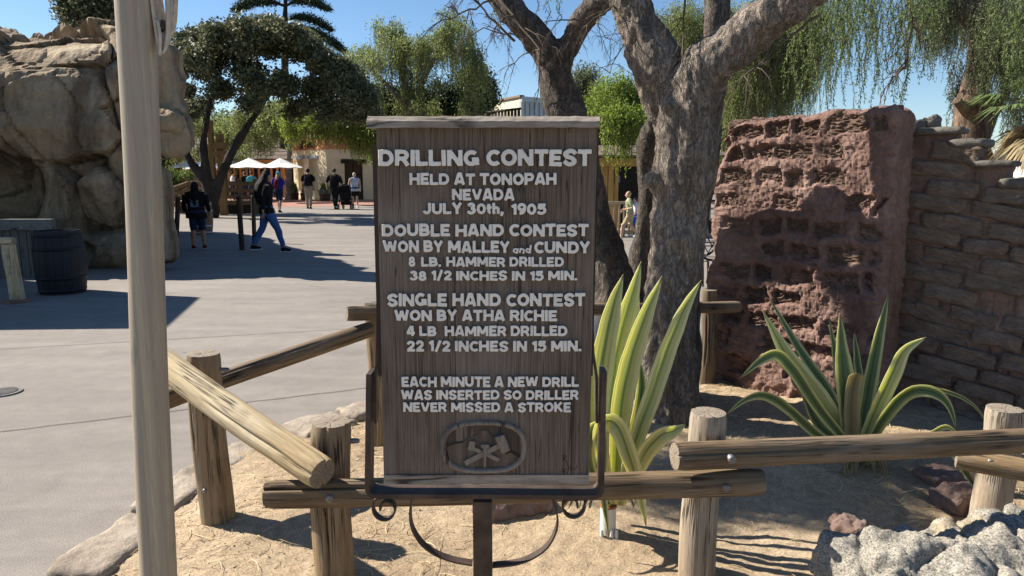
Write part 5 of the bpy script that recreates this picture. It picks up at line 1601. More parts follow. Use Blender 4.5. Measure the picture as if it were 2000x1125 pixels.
# dense weeping tree behind main trunk and red wall
b = at(1480, 560, 12)
pepper('', 'dense dark weeping pepper tree behind the red wall', (b.x, 12, 0),
 ([([(1480, 520, 12), (1475, 300, 12), (1460, 150, 12), (1420, 20, 12)], [46, 38, 30, 18]), ([(1470, 250, 12), (1540, 120, 12), (1620, 30, 12)], [24, 18, 12])], .05),
 [pxc(1460, 60, 12, 62), pxc(1540, 60, 12, 58), pxc(1590, 30, 12, 48), pxc(1400, 60, 12.4, 50), pxc(1480, 130, 12, 60), pxc(1560, 120, 12, 44), pxc(1340, 40, 12.6, 44), pxc(1530, 160, 12, 44), pxc(1440, 180, 12, 40), pxc(1600, 90, 12.3, 30), pxc(1320, 110, 13, 40)],
 2300, (.35, 1.15), 58, .044, .010, LF_PEPL, 56, clumpn=3600)
b = at(1330, 400, 30)
pepper('', 'grey green tree seen between the two main trunks', (b.x, 30, 0),
 ([([(1330, 410, 30), (1335, 250, 30), (1340, 120, 30)], [26, 18, 9])], .11),
 [pxc(1340, 60, 30, 50), pxc(1400, 120, 30, 50), pxc(1420, 200, 30, 46), pxc(1340, 150, 30, 40), pxc(1420, 60, 30, 40), pxc(1290, 60, 30, 40), pxc(1420, 250, 30, 40), pxc(1380, 300, 30, 30)],
 1200, (.5, 1.5), 16, .12, .035, LF_PEPD, 57, clumpn=1500)

# right-hand tree with red brown trunk
rt = thing('pepper_tree', 'twisted red brown trunk with hanging foliage at upper right', 'tree', (at(1905, 470, 9).x, 9, 0))
limb_tree([([(1915, 560, 9), (1908, 400, 9), (1900, 300, 9), (1893, 235, 9), (1905, 160, 9), (1922, 90, 9), (1925, 30, 9), (1915, -60, 9), (1890, -180, 9)], [110, 78, 66, 54, 52, 58, 62, 56, 40]),
 ([(1915, 60, 9), (1880, 10, 9), (1865, -60, 9)], [40, 34, 26]),
 ([(1905, 290, 9), (1935, 225, 9), (1962, 180, 8.9), (1990, 140, 8.8), (2030, 80, 8.7)], [48, 26, 20, 17, 14]),
 ([(1925, 105, 9), (1960, 100, 8.9), (1985, 108, 8.8), (2020, 100, 8.8)], [26, 16, 15, 12])], .035, MT['bark_red'], rt, 9)
mb = MB(); tube(mb, [at(1894, 215, 8.9), at(1876, 205, 8.75), at(1868, 196, 8.7)], [.10, .05, .045], 10, steps=8); mb.build('branch_stub', MT['bark_red'], rt)
rg = np.random.default_rng(60)
lob = [pxc(1900, -10, 10.2, 50), pxc(1960, 10, 8.5, 60), pxc(1990, 80, 8.6, 40), pxc(1845, 10, 9.8, 36), pxc(1975, 150, 9.2, 26), pxc(1985, 30, 8.3, 50), pxc(1830, -20, 9, 50), pxc(1940, 60, 8.5, 30), pxc(1990, 200, 9.4, 26)]
P, i = cloud_points(lob, 1400, rg, .5)
V, F, st = hanging(P, rg.uniform(.2, .8, 1400), 75, rg, .036, .009, .12, .6)
mb = MB(); mb.add(V, F, 0); mb.add(st[0], st[1], 1); mb.build('crown', [LF_PEPD, TWIG], rt, False)
P = []
S_ = [tuple(at(rg.uniform(1855, 1885), rg.uniform(100, 190), 9.3)) for k in range(60)]
V, F, st = hanging(S_, rg.uniform(.2, .5, 60), 55, rg, .045, .011, .1, .6)
mb = MB(); mb.add(V, F, 0); mb.add(st[0], st[1], 1); mb.build('crown', [LF_PEPD, TWIG], rt, False)

# fan palm at the right edge
pt = thing('fan_palm', 'fan palm with green fronds and dry straw skirt at right edge', 'palm', (at(2050, 400, 8.2).x, 8.2, 0))
cpt = at(2062, 205, 8.2)
mb = MB(); tube(mb, [(cpt.x, 8.2, -.05), (cpt.x, 8.2, cpt.z)], [.2, .16], 14, steps=12); mb.build('trunk', MT['bark_red'], pt)
PG = leaf_mat('palm_green', (.06, .10, .035), (.20, .26, .10), .25, .45); PD = leaf_mat('palm_dry', (.22, .16, .08), (.46, .38, .22), .25, .7)
rg = np.random.default_rng(61)
for k in range(22):
    dry = k >= 13
    ang = rg.uniform(0, 6.28) if k > 7 else math.pi*(.78+.08*k)
    el = rg.uniform(-.25, .9) if not dry else rg.uniform(-1.25, -.45)
    st_ = Vector((math.cos(ang)*math.cos(el), math.sin(ang)*math.cos(el), math.sin(el)))
    hub = cpt+st_*rg.uniform(.30, .5)
    mb = MB(); V = []; F = []
    side = st_.cross(Vector((0, 0, 1))).normalized(); up = side.cross(st_).normalized()
    nb = 26
    for q in range(nb):
        a = (q/(nb-1)-.5)*2.5; d = (st_*math.cos(a)+side*math.sin(a)+up*.12*abs(math.sin(a))).normalized()
        Lb = rg.uniform(.36, .5)*(1-.2*abs(a)/1.3); wd = .016
        wv = d.cross(up).normalized()*wd
        p1 = hub+d*Lb*.55; p2 = hub+d*Lb+Vector((0, 0, -.10*Lb/.4*rg.uniform(.6, 1.8)))
        n0 = len(V); V += [hub+wv*.15, hub-wv*.15, p1-wv, p1+wv, p1+up*.004, p2]
        F += [(n0, n0+1, n0+2, n0+4), (n0, n0+4, n0+3), (n0+3, n0+4, n0+5), (n0+4, n0+2, n0+5)]
    mb.add([tuple(v) for v in V], F); tube(mb, [cpt, cpt.lerp(hub, .5)+Vector((0, 0, .02)), hub], .009, 5, caps=False)
    mb.build('frond', PD if dry else PG, pt, False)

# far trees closing the view
LF_FAR = leaf_mat('far_leaf', (.03, .055, .022), (.10, .15, .05), .35)
LF_FAR2 = leaf_mat('far_leaf_bright', (.07, .11, .03), (.20, .26, .07), .4)
rg = np.random.default_rng(70)
for px, py, Y, r, m, lab in ((335, 250, 62, 60, LF_FAR2, 'sunlit far tree at left edge of the oak behind the hedge'), (420, 290, 66, 60, LF_FAR, 'far rounded tree seen under the oak crown'), (500, 270, 70, 62, LF_FAR, 'dark far tree above the wooden restaurant roof'),
      (590, 270, 72, 60, LF_FAR, 'dark far tree behind left side of the cream building'), (690, 260, 70, 60, LF_FAR, 'far tree directly behind the cream building roof'), (790, 250, 75, 62, LF_FAR, 'far tree whose top is just above the sign cap at left'),
      (1120, 290, 60, 60, LF_FAR, 'far tree low behind the sign top right corner'), (1230, 300, 64, 60, LF_FAR, 'far shaded tree behind the wooden shop'), (1400, 290, 58, 70, LF_FAR, 'far tree just left of the red adobe wall'), (300, 300, 50, 40, LF_FAR2, 'low bright far tree between the outcrop and the oak')):
    p = at(px, py, Y); m_ = Y/FPX
    t = thing('background_tree', lab, 'tree', (p.x, Y, 0), group='far trees closing the view')
    mb = MB(); tube(mb, [(p.x, Y, -.1), (p.x+.2, Y, p.z)], [.35, .2], 8, steps=6); mb.build('trunk', MT['bark_dark'], t)
    foliage('crown', clumped([pxc(px, py, Y, r), pxc(px-r*.5, py+r*.3, Y, r*.6), pxc(px+r*.5, py+r*.35, Y, r*.6), pxc(px+r*.2, py-r*.4, Y, r*.5), pxc(px, py+r*.6, Y, r*.7)], 1300, 9, .3, rg), .34, .2, m, t, rg)

# ================================================================ left foreground furniture
BK = plain('dark_painted_stave', (.010, .011, .018), .6, .4, 10, .2, cscale=(1, 1, .1))
HOOPM = plain('dark_hoop', (.014, .015, .022), .5, .3, 20, .1, metal=.4)
def barrel(label, c, r, h, mat, hoopm, lidm, group=None, n=18, name='barrel', open_top=False):
    t = thing(name, label, 'barrel', c, group)
    def rad(z): return r*(.84+.16*math.sin(math.pi*(z/h*.9+.05)))
    for k in range(n):
        a0, a1 = 2*math.pi*k/n+.006, 2*math.pi*(k+1)/n-.006
        zs = np.linspace(0, h, 9); V = []
        for z in zs:
            R0 = rad(z)
            for a, rr in ((a0, R0), ((a0+a1)/2, R0*1.004), (a1, R0), (a1, R0-.03), (a0, R0-.03)):
                V.append((c[0]+rr*math.cos(a), c[1]+rr*math.sin(a), c[2]+z))
        F = [(i*5+j, i*5+(j+1) % 5, (i+1)*5+(j+1) % 5, (i+1)*5+j) for i in range(8) for j in range(5)]+[(4, 3, 2, 1, 0), tuple(40+j for j in range(5))]
        mb = MB(); mb.add(V, F); mb.build('stave', mat, t, False)
    for z in (.06*h, .26*h, .72*h, .93*h):
        mb = MB(); a = np.linspace(0, 2*np.pi, 37)[:-1]; r0 = rad(z)+.005
        lathe(mb, [(r0-.03, z-.02), (r0, z-.02), (rad(z+.02)+.005, z+.02), (r0-.03, z+.02)], 36, 0, c); mb.build('hoop', hoopm, t)
    mb = MB(); lathe(mb, [(.001, h-.03), (rad(h)-.02, h-.03), (rad(h)-.02, h-.015), (.001, h-.015)], 28, 0, c); mb.build('lid', lidm, t)
    return t
c = gnd(97, 578); c.z = 0
barrel('dark navy wooden barrel standing before the rock outcrop at left', (c.x, c.y+.3, 0), .315, .84, BK, HOOPM, BK, n=20)
c = gnd(381, 458); WHB = plain('pale_barrel', (.42, .41, .38), .8, .2, 10, .1)
barrel('old barrel with pale rim half hidden behind the child in black', (c.x+.1, c.y+.2, 0), .30, .86, plain('brown_stave', (.16, .10, .065), .8, .3, 8, .2, cscale=(1, 1, .1)), WHB, WHB, n=16)

# plank partition and bench behind the barrel
PLK = wood('grey_plank', (.07, .065, .058), (.17, .155, .135), (.15, .145, .135), s=(9, 9, .8), greyamt=.6)
t = thing('plank_fence', 'low fence of upright grey planks under a thick top beam behind barrel', 'fence', (-8.2, 11.5, 0))
Yp = 11.55
for k in range(20):
    x = at(-60, 500, Yp).x+k*.125
    if x > at(100, 500, Yp).x: break
    mb = MB(); box(mb, (x, Yp+random.uniform(-.006, .006), .38), (.113, .03, .80)); mb.build('plank', PLK, t, False)
mb = MB(); x0, x1 = at(-80, 500, Yp).x, at(112, 500, Yp).x
box(mb, ((x0+x1)/2, Yp-.03, at(0, 439, Yp-.1).z), (x1-x0, .13, .165)); o = mb.build('beam', wood('grey_beam', (.10, .10, .095), (.22, .22, .205), (.2, .2, .19), s=(.8, 9, 9), greyamt=.6), t, False)
mb = MB(); tube(mb, [at(41, 445, Yp-.1), at(41, 445, Yp-.12)], .02, 10); mb.build('bolt', steelb, t)
# log hitching table
t = thing('log_bench', 'yellow brown log bench end at the left edge in front of barrel', 'bench', gnd(34, 596))
pb = gnd(34, 590); LB = MT['log_y']
def put2(name, p0, p1, r, seed, par):
    p0, p1 = Vector(p0), Vector(p1); me = log_mesh(name, (p1-p0).length, r, LB, END, seed, nseg=20)
    o = bpy.data.objects.new(name, me); COL.objects.link(o); o.parent = par
    o.matrix_local = Matrix.Translation(p0-parent_off(par)) @ (p1-p0).to_track_quat('Z', 'Y').to_matrix().to_4x4()
put2('leg', (pb.x, pb.y, 0), (pb.x-.03, pb.y, at(0, 477, pb.y).z), .083, 61, t)
put2('leg', (pb.x-1.5, pb.y, 0), (pb.x-1.5, pb.y, at(0, 477, pb.y).z), .083, 63, t)
zt_ = at(0, 471, pb.y).z
put2('top_log', (pb.x-1.8, pb.y, zt_), (pb.x+.05, pb.y-.02, zt_), .055, 62, t)
mb = MB(); lathe(mb, [(.001, 0), (.17, 0), (.16, .03), (.001, .05)], 16, 0, (pb.x-.02, pb.y, 0)); mb.build('footing', MORT, t)

# shed just left of the frame that throws the roof shadow on the plaza
SHD = plain('shed_boards', (.16, .12, .085), .85, .3, 8, .2)
t = thing('timber_shed', 'timber shed with flat overhanging roof standing off to the left', 'shed', (-11.5, 10.4, 0))
mb = MB(); box(mb, (-12.4, 10.9, 1.65), (4.6, 2.4, 3.3)); mb.build('wall', SHD, t, False)
V = [(-15.5, 8.6, 3.35), (-7.5, 9.05, 3.35), (-7.95, 11.0, 3.35), (-15.5, 12.8, 3.35)]
mb = MB(); mb.add(V+[(x, y, z+.14) for x, y, z in V], BOXF); mb.build('roof', SHD, t, False)
for x in (-9.6, -9.0): pass

# three slim dark posts by the walkers
DP = plain('dark_post', (.05, .032, .022), .8, .4, 10, .2)
for (px0, py0, px1, py1, w, lab) in ((348, 388, 343, 490, .05, 'slim dark post beside the rock outcrop, left of the child'), (466, 386, 473, 488, .055, 'slim leaning dark post between the child and long haired woman'), (494, 384, 497, 474, .05, 'slim dark post close behind the long haired woman')):
    b = gnd(px1, py1); a = at(px0, py0, b.y)
    t = thing('wooden_post', lab, 'post', b, group='slim dark posts on the plaza')
    mb = MB(); tube(mb, [(b.x, b.y, -.02), a], [w, w*.95], 12); mb.build('shaft', DP, t)
    mb = MB(); tube(mb, [a, a+Vector((0, 0, .03))], [w*1.08, w*.7], 12); mb.build('post_cap', DP, t)

# rustic fence behind the walkers
FW = plain('fence_brown', (.16, .10, .05), .85, .35, 6, .2)
Yf = 29.5
t = thing('rail_fence', 'brown four rail wooden fence beneath the oak behind the walkers', 'fence', (at(430, 418, Yf).x, Yf, 0))
xs = [345, 370, 405, 440, 470, 500, 528, 556]
for px in (346, 369, 403, 440, 470, 500):
    p = at(px, 400, Yf); tp = at(px, 349 if px > 350 else 362, Yf)
    mb = MB(); box(mb, (p.x, Yf, tp.z/2), (.13, .13, tp.z)); mb.build('post', FW, t, False)
for py, sl in ((357, 12), (370, 10), (383, 8), (395, 6)):
    p0, p1, p2 = at(336, py+sl, Yf-.09), at(369, py, Yf-.09), at(503, py+2, Yf-.09)
    for a, b in ((p0, p1), (p1, p2)):
        mb = MB(); tube(mb, [a, b], .07, 6, flat=(1.2, .5)); mb.build('rail', FW, t, False)
mb = MB(); box(mb, (at(430, 418, Yf).x, Yf+.4, .17), (at(503, 400, Yf).x-at(336, 400, Yf).x, .3, .34)); mb.build('kerb_beam', plain('dark_beam', (.05, .035, .03), .9), t, False)
# timber frame beside the oak
t = thing('timber_gantry', 'tall timber post frame with crossbeam beside the oak trunk', 'post frame', (at(428, 410, 28.6).x, 28.6, 0))
TFM = plain('amber_timber', (.20, .12, .045), .8, .3, 6, .2)
for px, top, w in ((420, 235, .16), (437, 262, .24)):
    p = at(px, 400, 28.6); z = at(px, top, 28.6).z; mb = MB(); box(mb, (p.x, 28.6, z/2), (w, .2, z)); mb.build('post', TFM, t, False)
for py, x0, x1 in ((285, 418, 446), (301, 414, 444)):
    a, b = at(x0, py, 28.5), at(x1, py, 28.5); mb = MB(); box(mb, ((a.x+b.x)/2, 28.45, a.z), (b.x-a.x, .16, .26)); mb.build('crossbeam', TFM, t, False)

# ================================================================ cream stucco building
CR = plain('cream_stucco', (.72, .62, .42), .9, .06, 3, .1); TC = plain('terracotta_band', (.50, .22, .12), .9, .08, 3, .1)
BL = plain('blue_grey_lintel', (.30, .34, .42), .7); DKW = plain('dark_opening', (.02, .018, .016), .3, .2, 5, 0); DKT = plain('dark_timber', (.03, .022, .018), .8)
nj = lambda p, q: Vector((p.x+(q.x-p.x), 0, 0))
C0, C1, C2, C3 = Vector((-13.75, 47.3, 0)), Vector((-11.0, 44.6, 0)), Vector((-6.9, 46.2, 0)), Vector((-9.6, 52.5, 0))
bd = thing('stucco_building', 'cream stucco building with terracotta band and dark door behind walkers', 'building', (-10.5, 47, 0))
def face_frame(p, q):
    u_ = (q-p).normalized(); n_ = Vector((u_.y, -u_.x, 0)); return u_, n_
def panel(mb, p, q, s0, s1, z0, z1, o0, o1, m=0):
    u_, n_ = face_frame(p, q)
    V = []
    for o_ in (o0, o1):
        for s, z in ((s0, z0), (s1, z0), (s1, z1), (s0, z1)):
            c = p+u_*s+n_*o_; V.append((c.x, c.y, z))
    mb.add(V, [(3, 2, 1, 0), (4, 5, 6, 7), (0, 1, 5, 4), (1, 2, 6, 5), (2, 3, 7, 6), (3, 0, 4, 7)], m)
def wall_with_holes(p, q, H_, holes, th, mat, par):
    """holes: (s0,s1,z0,z1); reveals come from the wall's thickness"""
    Lw = (q-p).length; ss = sorted({0, Lw, *[h[0] for h in holes], *[h[1] for h in holes]}); mb = MB()
    for a, b_ in zip(ss[:-1], ss[1:]):
        hs = [h for h in holes if h[0] <= a+1e-6 and h[1] >= b_-1e-6]
        if not hs: panel(mb, p, q, a, b_, 0, H_, -th, 0)
        else:
            if hs[0][2] > 0: panel(mb, p, q, a, b_, 0, hs[0][2], -th, 0)
            panel(mb, p, q, a, b_, hs[0][3], H_, -th, 0)
    return mb.build('wall', mat, par, False)
k = .0312
LA = (C1-C0).length
def fz(py, Y): return CAMZ+(338.0-py)/FPX*Y
HT, BB = fz(271, 46), fz(294, 46)
hA = [(.55, 1.30, fz(372, 46), fz(311, 46)), (1.85, 2.85, fz(372, 46), fz(311, 46))]
wall_with_holes(C0, C1, BB, hA, .45, CR, bd)
LB_ = (C2-C1).length
hB = [(1.05, 2.15, 0, fz(320, 46))]
wall_with_holes(C1, C2, BB, hB, .35, CR, bd)
mb = MB()
for p, q in ((C0, C1), (C1, C2)): panel(mb, p, q, 0, (q-p).length, BB, HT, -.3, .03)
mb.build('terracotta_band', TC, bd, False)
mb = MB()
for p, q in ((C0, C1), (C1, C2)): panel(mb, p, q, -.03, (q-p).length+.05, HT, HT+.16, -.35, .07)
mb.build('cornice', CR, bd, False)
mb = MB(); panel(mb, C2, C3, 0, 6.5, 0, HT, -.3, 0); panel(mb, C3, C0, 0, (C0-C3).length, 0, HT, -.3, 0); mb.build('wall', CR, bd, False)
mb = MB(); mb.add([(v.x, v.y, HT-.05) for v in (C0, C1, C2, C3)], [(0, 1, 2, 3)]); mb.build('roof', CR, bd, False)
for (a, b_, z0, z1) in hA:
    w = bpy.data.objects.new('window', None)
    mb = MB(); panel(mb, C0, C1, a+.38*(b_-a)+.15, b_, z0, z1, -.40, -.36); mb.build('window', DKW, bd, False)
    mb = MB(); panel(mb, C0, C1, a, a+.38*(b_-a)+.15, z0, z1, -.40, -.30); mb.build('window_panel', CR, bd, False)
    mb = MB(); panel(mb, C0, C1, a-.13, b_+.10, z1, z1+.19, -.05, .06); mb.build('lintel', BL, bd, False)
mb = MB(); panel(mb, C1, C2, 1.05, 2.15, 0, fz(320, 46), -.34, -.28)
dr = mb.build('door', plain('door_brown', (.07, .045, .025), .6), bd, False)
mb = MB()
for s in (1.05, 1.58, 2.09): panel(mb, C1, C2, s, s+.06, 0, fz(320, 46), -.28, -.24)
for z in (.5, 1.0, 1.5): panel(mb, C1, C2, 1.05, 2.15, z, z+.05, -.28, -.25)
mb.build('door_frame', DKT, dr, False)
mb = MB(); panel(mb, C1, C2, .85, 2.35, fz(320, 46), fz(312, 46), -.05, .08); mb.build('lintel', DKT, bd, False)
# lettering on the band
u_, n_ = face_frame(C0, C1)
def face_text(text, p, u_, n_, s0, s1, z0, z1, mat, par, off=.05):
    cu = bpy.data.curves.new('t', 'FONT'); cu.body = text; cu.size = 1; cu.extrude = .02; cu.offset = .01
    o = bpy.data.objects.new('t', cu); COL.objects.link(o)
    me = bpy.data.meshes.new_from_object(o.evaluated_get(bpy.context.evaluated_depsgraph_get())); bpy.data.objects.remove(o)
    me.materials.clear(); me.materials.append(mat)
    V = np.array([v.co for v in me.vertices]); lo, hi = V.min(0), V.max(0)
    o = bpy.data.objects.new('lettering', me); COL.objects.link(o); o.parent = par
    sx, sz = (s1-s0)/(hi[0]-lo[0]), (z1-z0)/(hi[1]-lo[1])
    Rm = Matrix(((u_.x, 0, n_.x), (u_.y, 0, n_.y), (0, 1, 0))).to_4x4()
    c = p+u_*s0+n_*off
    o.matrix_local = Matrix.Translation(Vector((c.x, c.y, z0))-parent_off(par)) @ Rm @ Matrix.Diagonal((sx, sz, 1, 1)) @ Matrix.Translation((-lo[0], -lo[1], 0))
    return o
face_text('SPURS', C0, u_, n_, .9, 2.7, fz(291, 46), fz(276, 46), DKT, bd)
mb = MB(); panel(mb, C0, C1, 1.0, 1.9, fz(293.3, 46), fz(292.3, 46), .03, .05); mb.build('underline', DKT, bd, False)

# wooden restaurant with low roof behind umbrellas
t = thing('wooden_restaurant', 'low wooden restaurant with brown shingle roof behind patio umbrellas', 'building', (-18, 52, 0))
SH = plain('brown_shingle', (.14, .105, .085), .9, .35, 2, .3); OR = plain('orange_timber', (.42, .17, .06), .7, .2, 5)
xa, xb_ = at(330, 340, 50).x, at(583, 340, 50).x
mb = MB(); box(mb, ((xa+xb_)/2, 53.5, 1.3), (xb_-xa, .3, 2.6)); mb.build('wall', DKT, t, False)
for r_ in range(6):
    z0 = 2.45+r_*.26; mb = MB(); y0 = 50+r_*.6
    V = [(xa, y0, z0+.04), (xb_, y0, z0+.04), (xb_, y0+.68, z0+.30), (xa, y0+.68, z0+.30)]
    mb.add(V+[(x, y, z+.06) for x, y, z in V], BOXF); mb.build('roof_course', SH, t, False)
mb = MB(); box(mb, ((xa+xb_)/2, 50.05, 2.36), (xb_-xa, .12, .22)); mb.build('fascia', OR, t, False)
for px in range(350, 584, 12):
    x = at(px, 340, 50.2).x; mb = MB(); box(mb, (x, 50.2, 1.15), (.12, .12, 2.3)); mb.build('post', OR, t, False)
# patio umbrellas
UM = plain('white_canvas', (.80, .78, .75), .8, .04, 3, 0); UP = plain('umbrella_pole', (.45, .34, .2), .6)
def umbrella(px, pytop, Y, r, h, label, group='white patio umbrellas'):
    p = at(px, pytop, Y); t = thing('patio_umbrella', label, 'umbrella', (p.x, Y, 0), group)
    for k in range(8):
        a0, a1 = 2*math.pi*k/8+.2, 2*math.pi*(k+1)/8+.2
        top = (p.x, Y, p.z); V = [top]
        for f in (.5, 1.0):
            for a in (a0, (a0+a1)/2, a1):
                sag = .96 if a == (a0+a1)/2 else 1.0
                V.append((p.x+r*f*sag*math.cos(a), Y+r*f*sag*math.sin(a), p.z-h*(f**.8)-(.04 if sag < 1 else 0)*f))
        mb = MB(); mb.add(V, [(0, 2, 1), (0, 3, 2), (1, 2, 5, 4), (2, 3, 6, 5)]); o = mb.build('canopy_panel', UM, t, False)
        sd_ = o.modifiers.new('s', 'SOLIDIFY'); sd_.thickness = .02
    mb = MB(); tube(mb, [(p.x, Y, 0), (p.x, Y, p.z+.08)], .03, 8); mb.build('pole', UP, t)
umbrella(548, 309, 41, 1.15, .50, 'white patio umbrella nearest the cream building')
umbrella(487, 309, 43, 1.35, .52, 'white patio umbrella above the long haired woman')
umbrella(446, 310, 44.5, 1.3, .52, 'white patio umbrella half behind its bigger neighbour by the timber frame')
umbrella(398, 312, 44, 1.2, .52, 'white patio umbrella seen between the oak trunk forks')
umbrella(366, 312, 50, 1.3, .5, 'leftmost small white patio umbrella left of the oak trunk')
t_u = umbrella(2030, 292, 10.5, .62, .36, 'pale grey umbrella at right edge beyond the stepped wall')
# hedge and planters
t = thing('hedge', 'low bright clipped hedge left of the oak trunk', 'hedge', (at(345, 350, 34).x, 34, 0))
rg = np.random.default_rng(80)
foliage('leaves', clumped([pxc(335, 345, 34, 22, rz=14), pxc(362, 347, 34, 18, rz=12), pxc(312, 345, 34, 20, rz=14), pxc(345, 365, 34, 30, rz=16)], 500, 10, .08, rg), .10, .06, LF_FAR2, t, rg)
TUB = plain('tub_stave', (.13, .065, .045), .8, .3, 6, .2); PLG = leaf_mat('tub_plant', (.08, .14, .03), (.34, .36, .10), .3); PLW = leaf_mat('tub_plant_grey', (.2, .24, .18), (.42, .44, .36), .2)
for px, Yt, lab in ((573, 45.3, 'barrel tub of grasses left of the cream building'), (598, 44.7, 'barrel tub hidden behind the man with backpack'), (635, 43.7, 'barrel tub of yellow green plants right of backpack man')):
    b = Vector((at(px, 388, Yt).x, Yt, 0)); t = thing('planter_tub', lab, 'planter', b, group='wooden barrel tubs with plants')
    mb = MB(); s_ = b.y/FPX
    for q in range(14):
        a0, a1 = 2*math.pi*q/14+.02, 2*math.pi*(q+1)/14-.02; r0 = 11*s_
        V = [(b.x+rr*math.cos(a), b.y+rr*math.sin(a), z) for z, f in ((0, .86), (14*s_, 1.0)) for a, rr in ((a0, r0*f), (a1, r0*f), (a1, r0*f-.04), (a0, r0*f-.04))]
        m_ = MB(); m_.add(V, BOXF); m_.build('stave', TUB, t, False)
    for z in (.08, .30): m_ = MB(); lathe(m_, [(10.1*s_, z), (10.6*s_+.01, z), (10.7*s_+.01, z+.04), (10.1*s_, z+.04)], 20, 0, b); m_.build('hoop', DKT, t)
    P, i = cloud_points([(b.x, b.y, 17*s_, 10*s_, 10*s_, 7*s_, 1)], 400, rg); foliage('plant', P, .22, .05, PLW, t, rg)
    P, i = cloud_points([(b.x, b.y, 24*s_, 8*s_, 8*s_, 8*s_, 1)], 420, rg); foliage('plant', P, .35, .045, PLG, t, rg, 2.0)

# pale ribbed building above the sign
GWL = plain('pale_metal_wall', (.46, .50, .50), .6, .05, 2, 0); YWL = plain('pale_cream_wall', (.66, .62, .46), .8, .06, 2, 0)
t = thing('ribbed_building', 'pale flat roofed building with ribbed grey side above the sign', 'building', (1, 46, 0))
D0, D1, D2 = Vector((at(950, 200, 52).x, 52, 0)), Vector((at(1018, 190, 44).x, 44, 0)), Vector((at(1120, 200, 46.5).x, 46.5, 0))
zt_ = at(1018, 189, 44).z
D0 = Vector((at(850, 200, 56).x, 56, 0))
mb = MB(); panel(mb, D0, D1, 0, (D1-D0).length, 0, zt_, -.2, 0); mb.build('wall', YWL, t, False)
mb = MB(); panel(mb, D1, D2, 0, (D2-D1).length, 0, zt_, -.2, 0); mb.build('wall', GWL, t, False)
Lw = (D2-D1).length
for q in range(int(Lw/.36)):
    mb = MB(); panel(mb, D1, D2, q*.36+.26, q*.36+.30, 0, zt_-.3, 0, .05); mb.build('rib', plain('rib_shadow', (.30, .33, .34), .7) if q == 0 else bpy.data.materials['rib_shadow'], t, False)
mb = MB(); panel(mb, D1, D2, -.02, Lw, zt_-.28, zt_+.02, 0, .10); mb.build('eave', GWL, t, False)
mb = MB(); panel(mb, D0, D1, 0, (D1-D0).length+.02, zt_-.02, zt_+.10, -.2, .10); mb.build('eave', plain('rusty_trim', (.22, .15, .10), .8), t, False)
# black screen fence in front of it
t = thing('screen_fence', 'dark slatted roof screen before pale ribbed building', 'fence', (0, 40, 0))
a, b_ = at(930, 222, 41), at(1017, 212, 38)
for q in range(14):
    f0, f1 = q/14, (q+.86)/14; p, r_ = a.lerp(b_, f0), a.lerp(b_, f1)
    mb = MB(); mb.add([(p.x, p.y, 0), (r_.x, r_.y, 0), (r_.x, r_.y+.08, 0), (p.x, p.y+.08, 0), (p.x, p.y, p.z-.05), (r_.x, r_.y, r_.z-.05), (r_.x, r_.y+.08, r_.z-.05), (p.x, p.y+.08, p.z-.05)], BOXF)
    mb.build('slat', DKT, t, False)
mb = MB(); tube(mb, [a, b_], .06, 6); mb.build('top_rail', DKT, t)

# ================================================================ wooden shop between trunks
Ys = 20.0
t = thing('wooden_shop', 'rustic wooden shop with yellow posts and dark interior between the trunks', 'building', (at(1240, 400, Ys).x, Ys+1, 0))
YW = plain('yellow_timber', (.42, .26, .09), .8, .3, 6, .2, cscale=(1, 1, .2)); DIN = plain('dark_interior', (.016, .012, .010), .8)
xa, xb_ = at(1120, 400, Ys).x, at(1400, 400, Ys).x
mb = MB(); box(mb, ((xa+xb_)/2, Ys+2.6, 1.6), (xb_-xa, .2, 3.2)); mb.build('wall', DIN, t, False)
z0 = at(0, 308, Ys).z
for r_ in range(3):
    V = [(xa, Ys-.9+r_*.5, z0+r_*.09), (xb_, Ys-.9+r_*.5, z0+r_*.09), (xb_, Ys-.3+r_*.5, z0+.12+r_*.09), (xa, Ys-.3+r_*.5, z0+.12+r_*.09)]
    mb = MB(); mb.add(V+[(x, y, z+.05) for x, y, z in V], BOXF); mb.build('roof_course', SH, t, False)
for px, w in ((1180, .18), (1191, .16), (1203, .09), (1290, .15), (1378, .15)):
    x = at(px, 400, Ys).x; mb = MB(); box(mb, (x, Ys, z0/2), (w, .14, z0)); mb.build('post', YW, t, False)
mb = MB(); box(mb, ((xa+xb_)/2, Ys-.08, z0-.12), (xb_-xa, .12, .22)); mb.build('fascia', YW, t, False)
mb = MB(); x = at(1209, 350, Ys).x; z = at(0, 350, Ys).z; box(mb, (x, Ys+.3, z), (.14, .03, .18)); mb.build('poster', plain('turquoise_poster', (.05, .35, .42), .6), t, False)
RW = plain('pale_railing', (.42, .32, .20), .8, .2, 5)
t2 = thing('porch_railing', 'pale wooden porch railing behind the running boy', 'railing', (at(1220, 400, Ys-1).x, Ys-1, 0))
zr = at(0, 396, Ys-1).z
mb = MB(); box(mb, ((xa+xb_)/2, Ys-1, zr), (xb_-xa, .10, .07)); mb.build('rail', RW, t2, False)
mb = MB(); box(mb, ((xa+xb_)/2, Ys-1, .12), (xb_-xa, .08, .07)); mb.build('rail', RW, t2, False)
for q in range(30):
    x = xa+(xb_-xa)*(q+.5)/30; mb = MB(); box(mb, (x, Ys-1, zr/2), (.05, .04, zr)); mb.build('baluster', RW, t2, False)
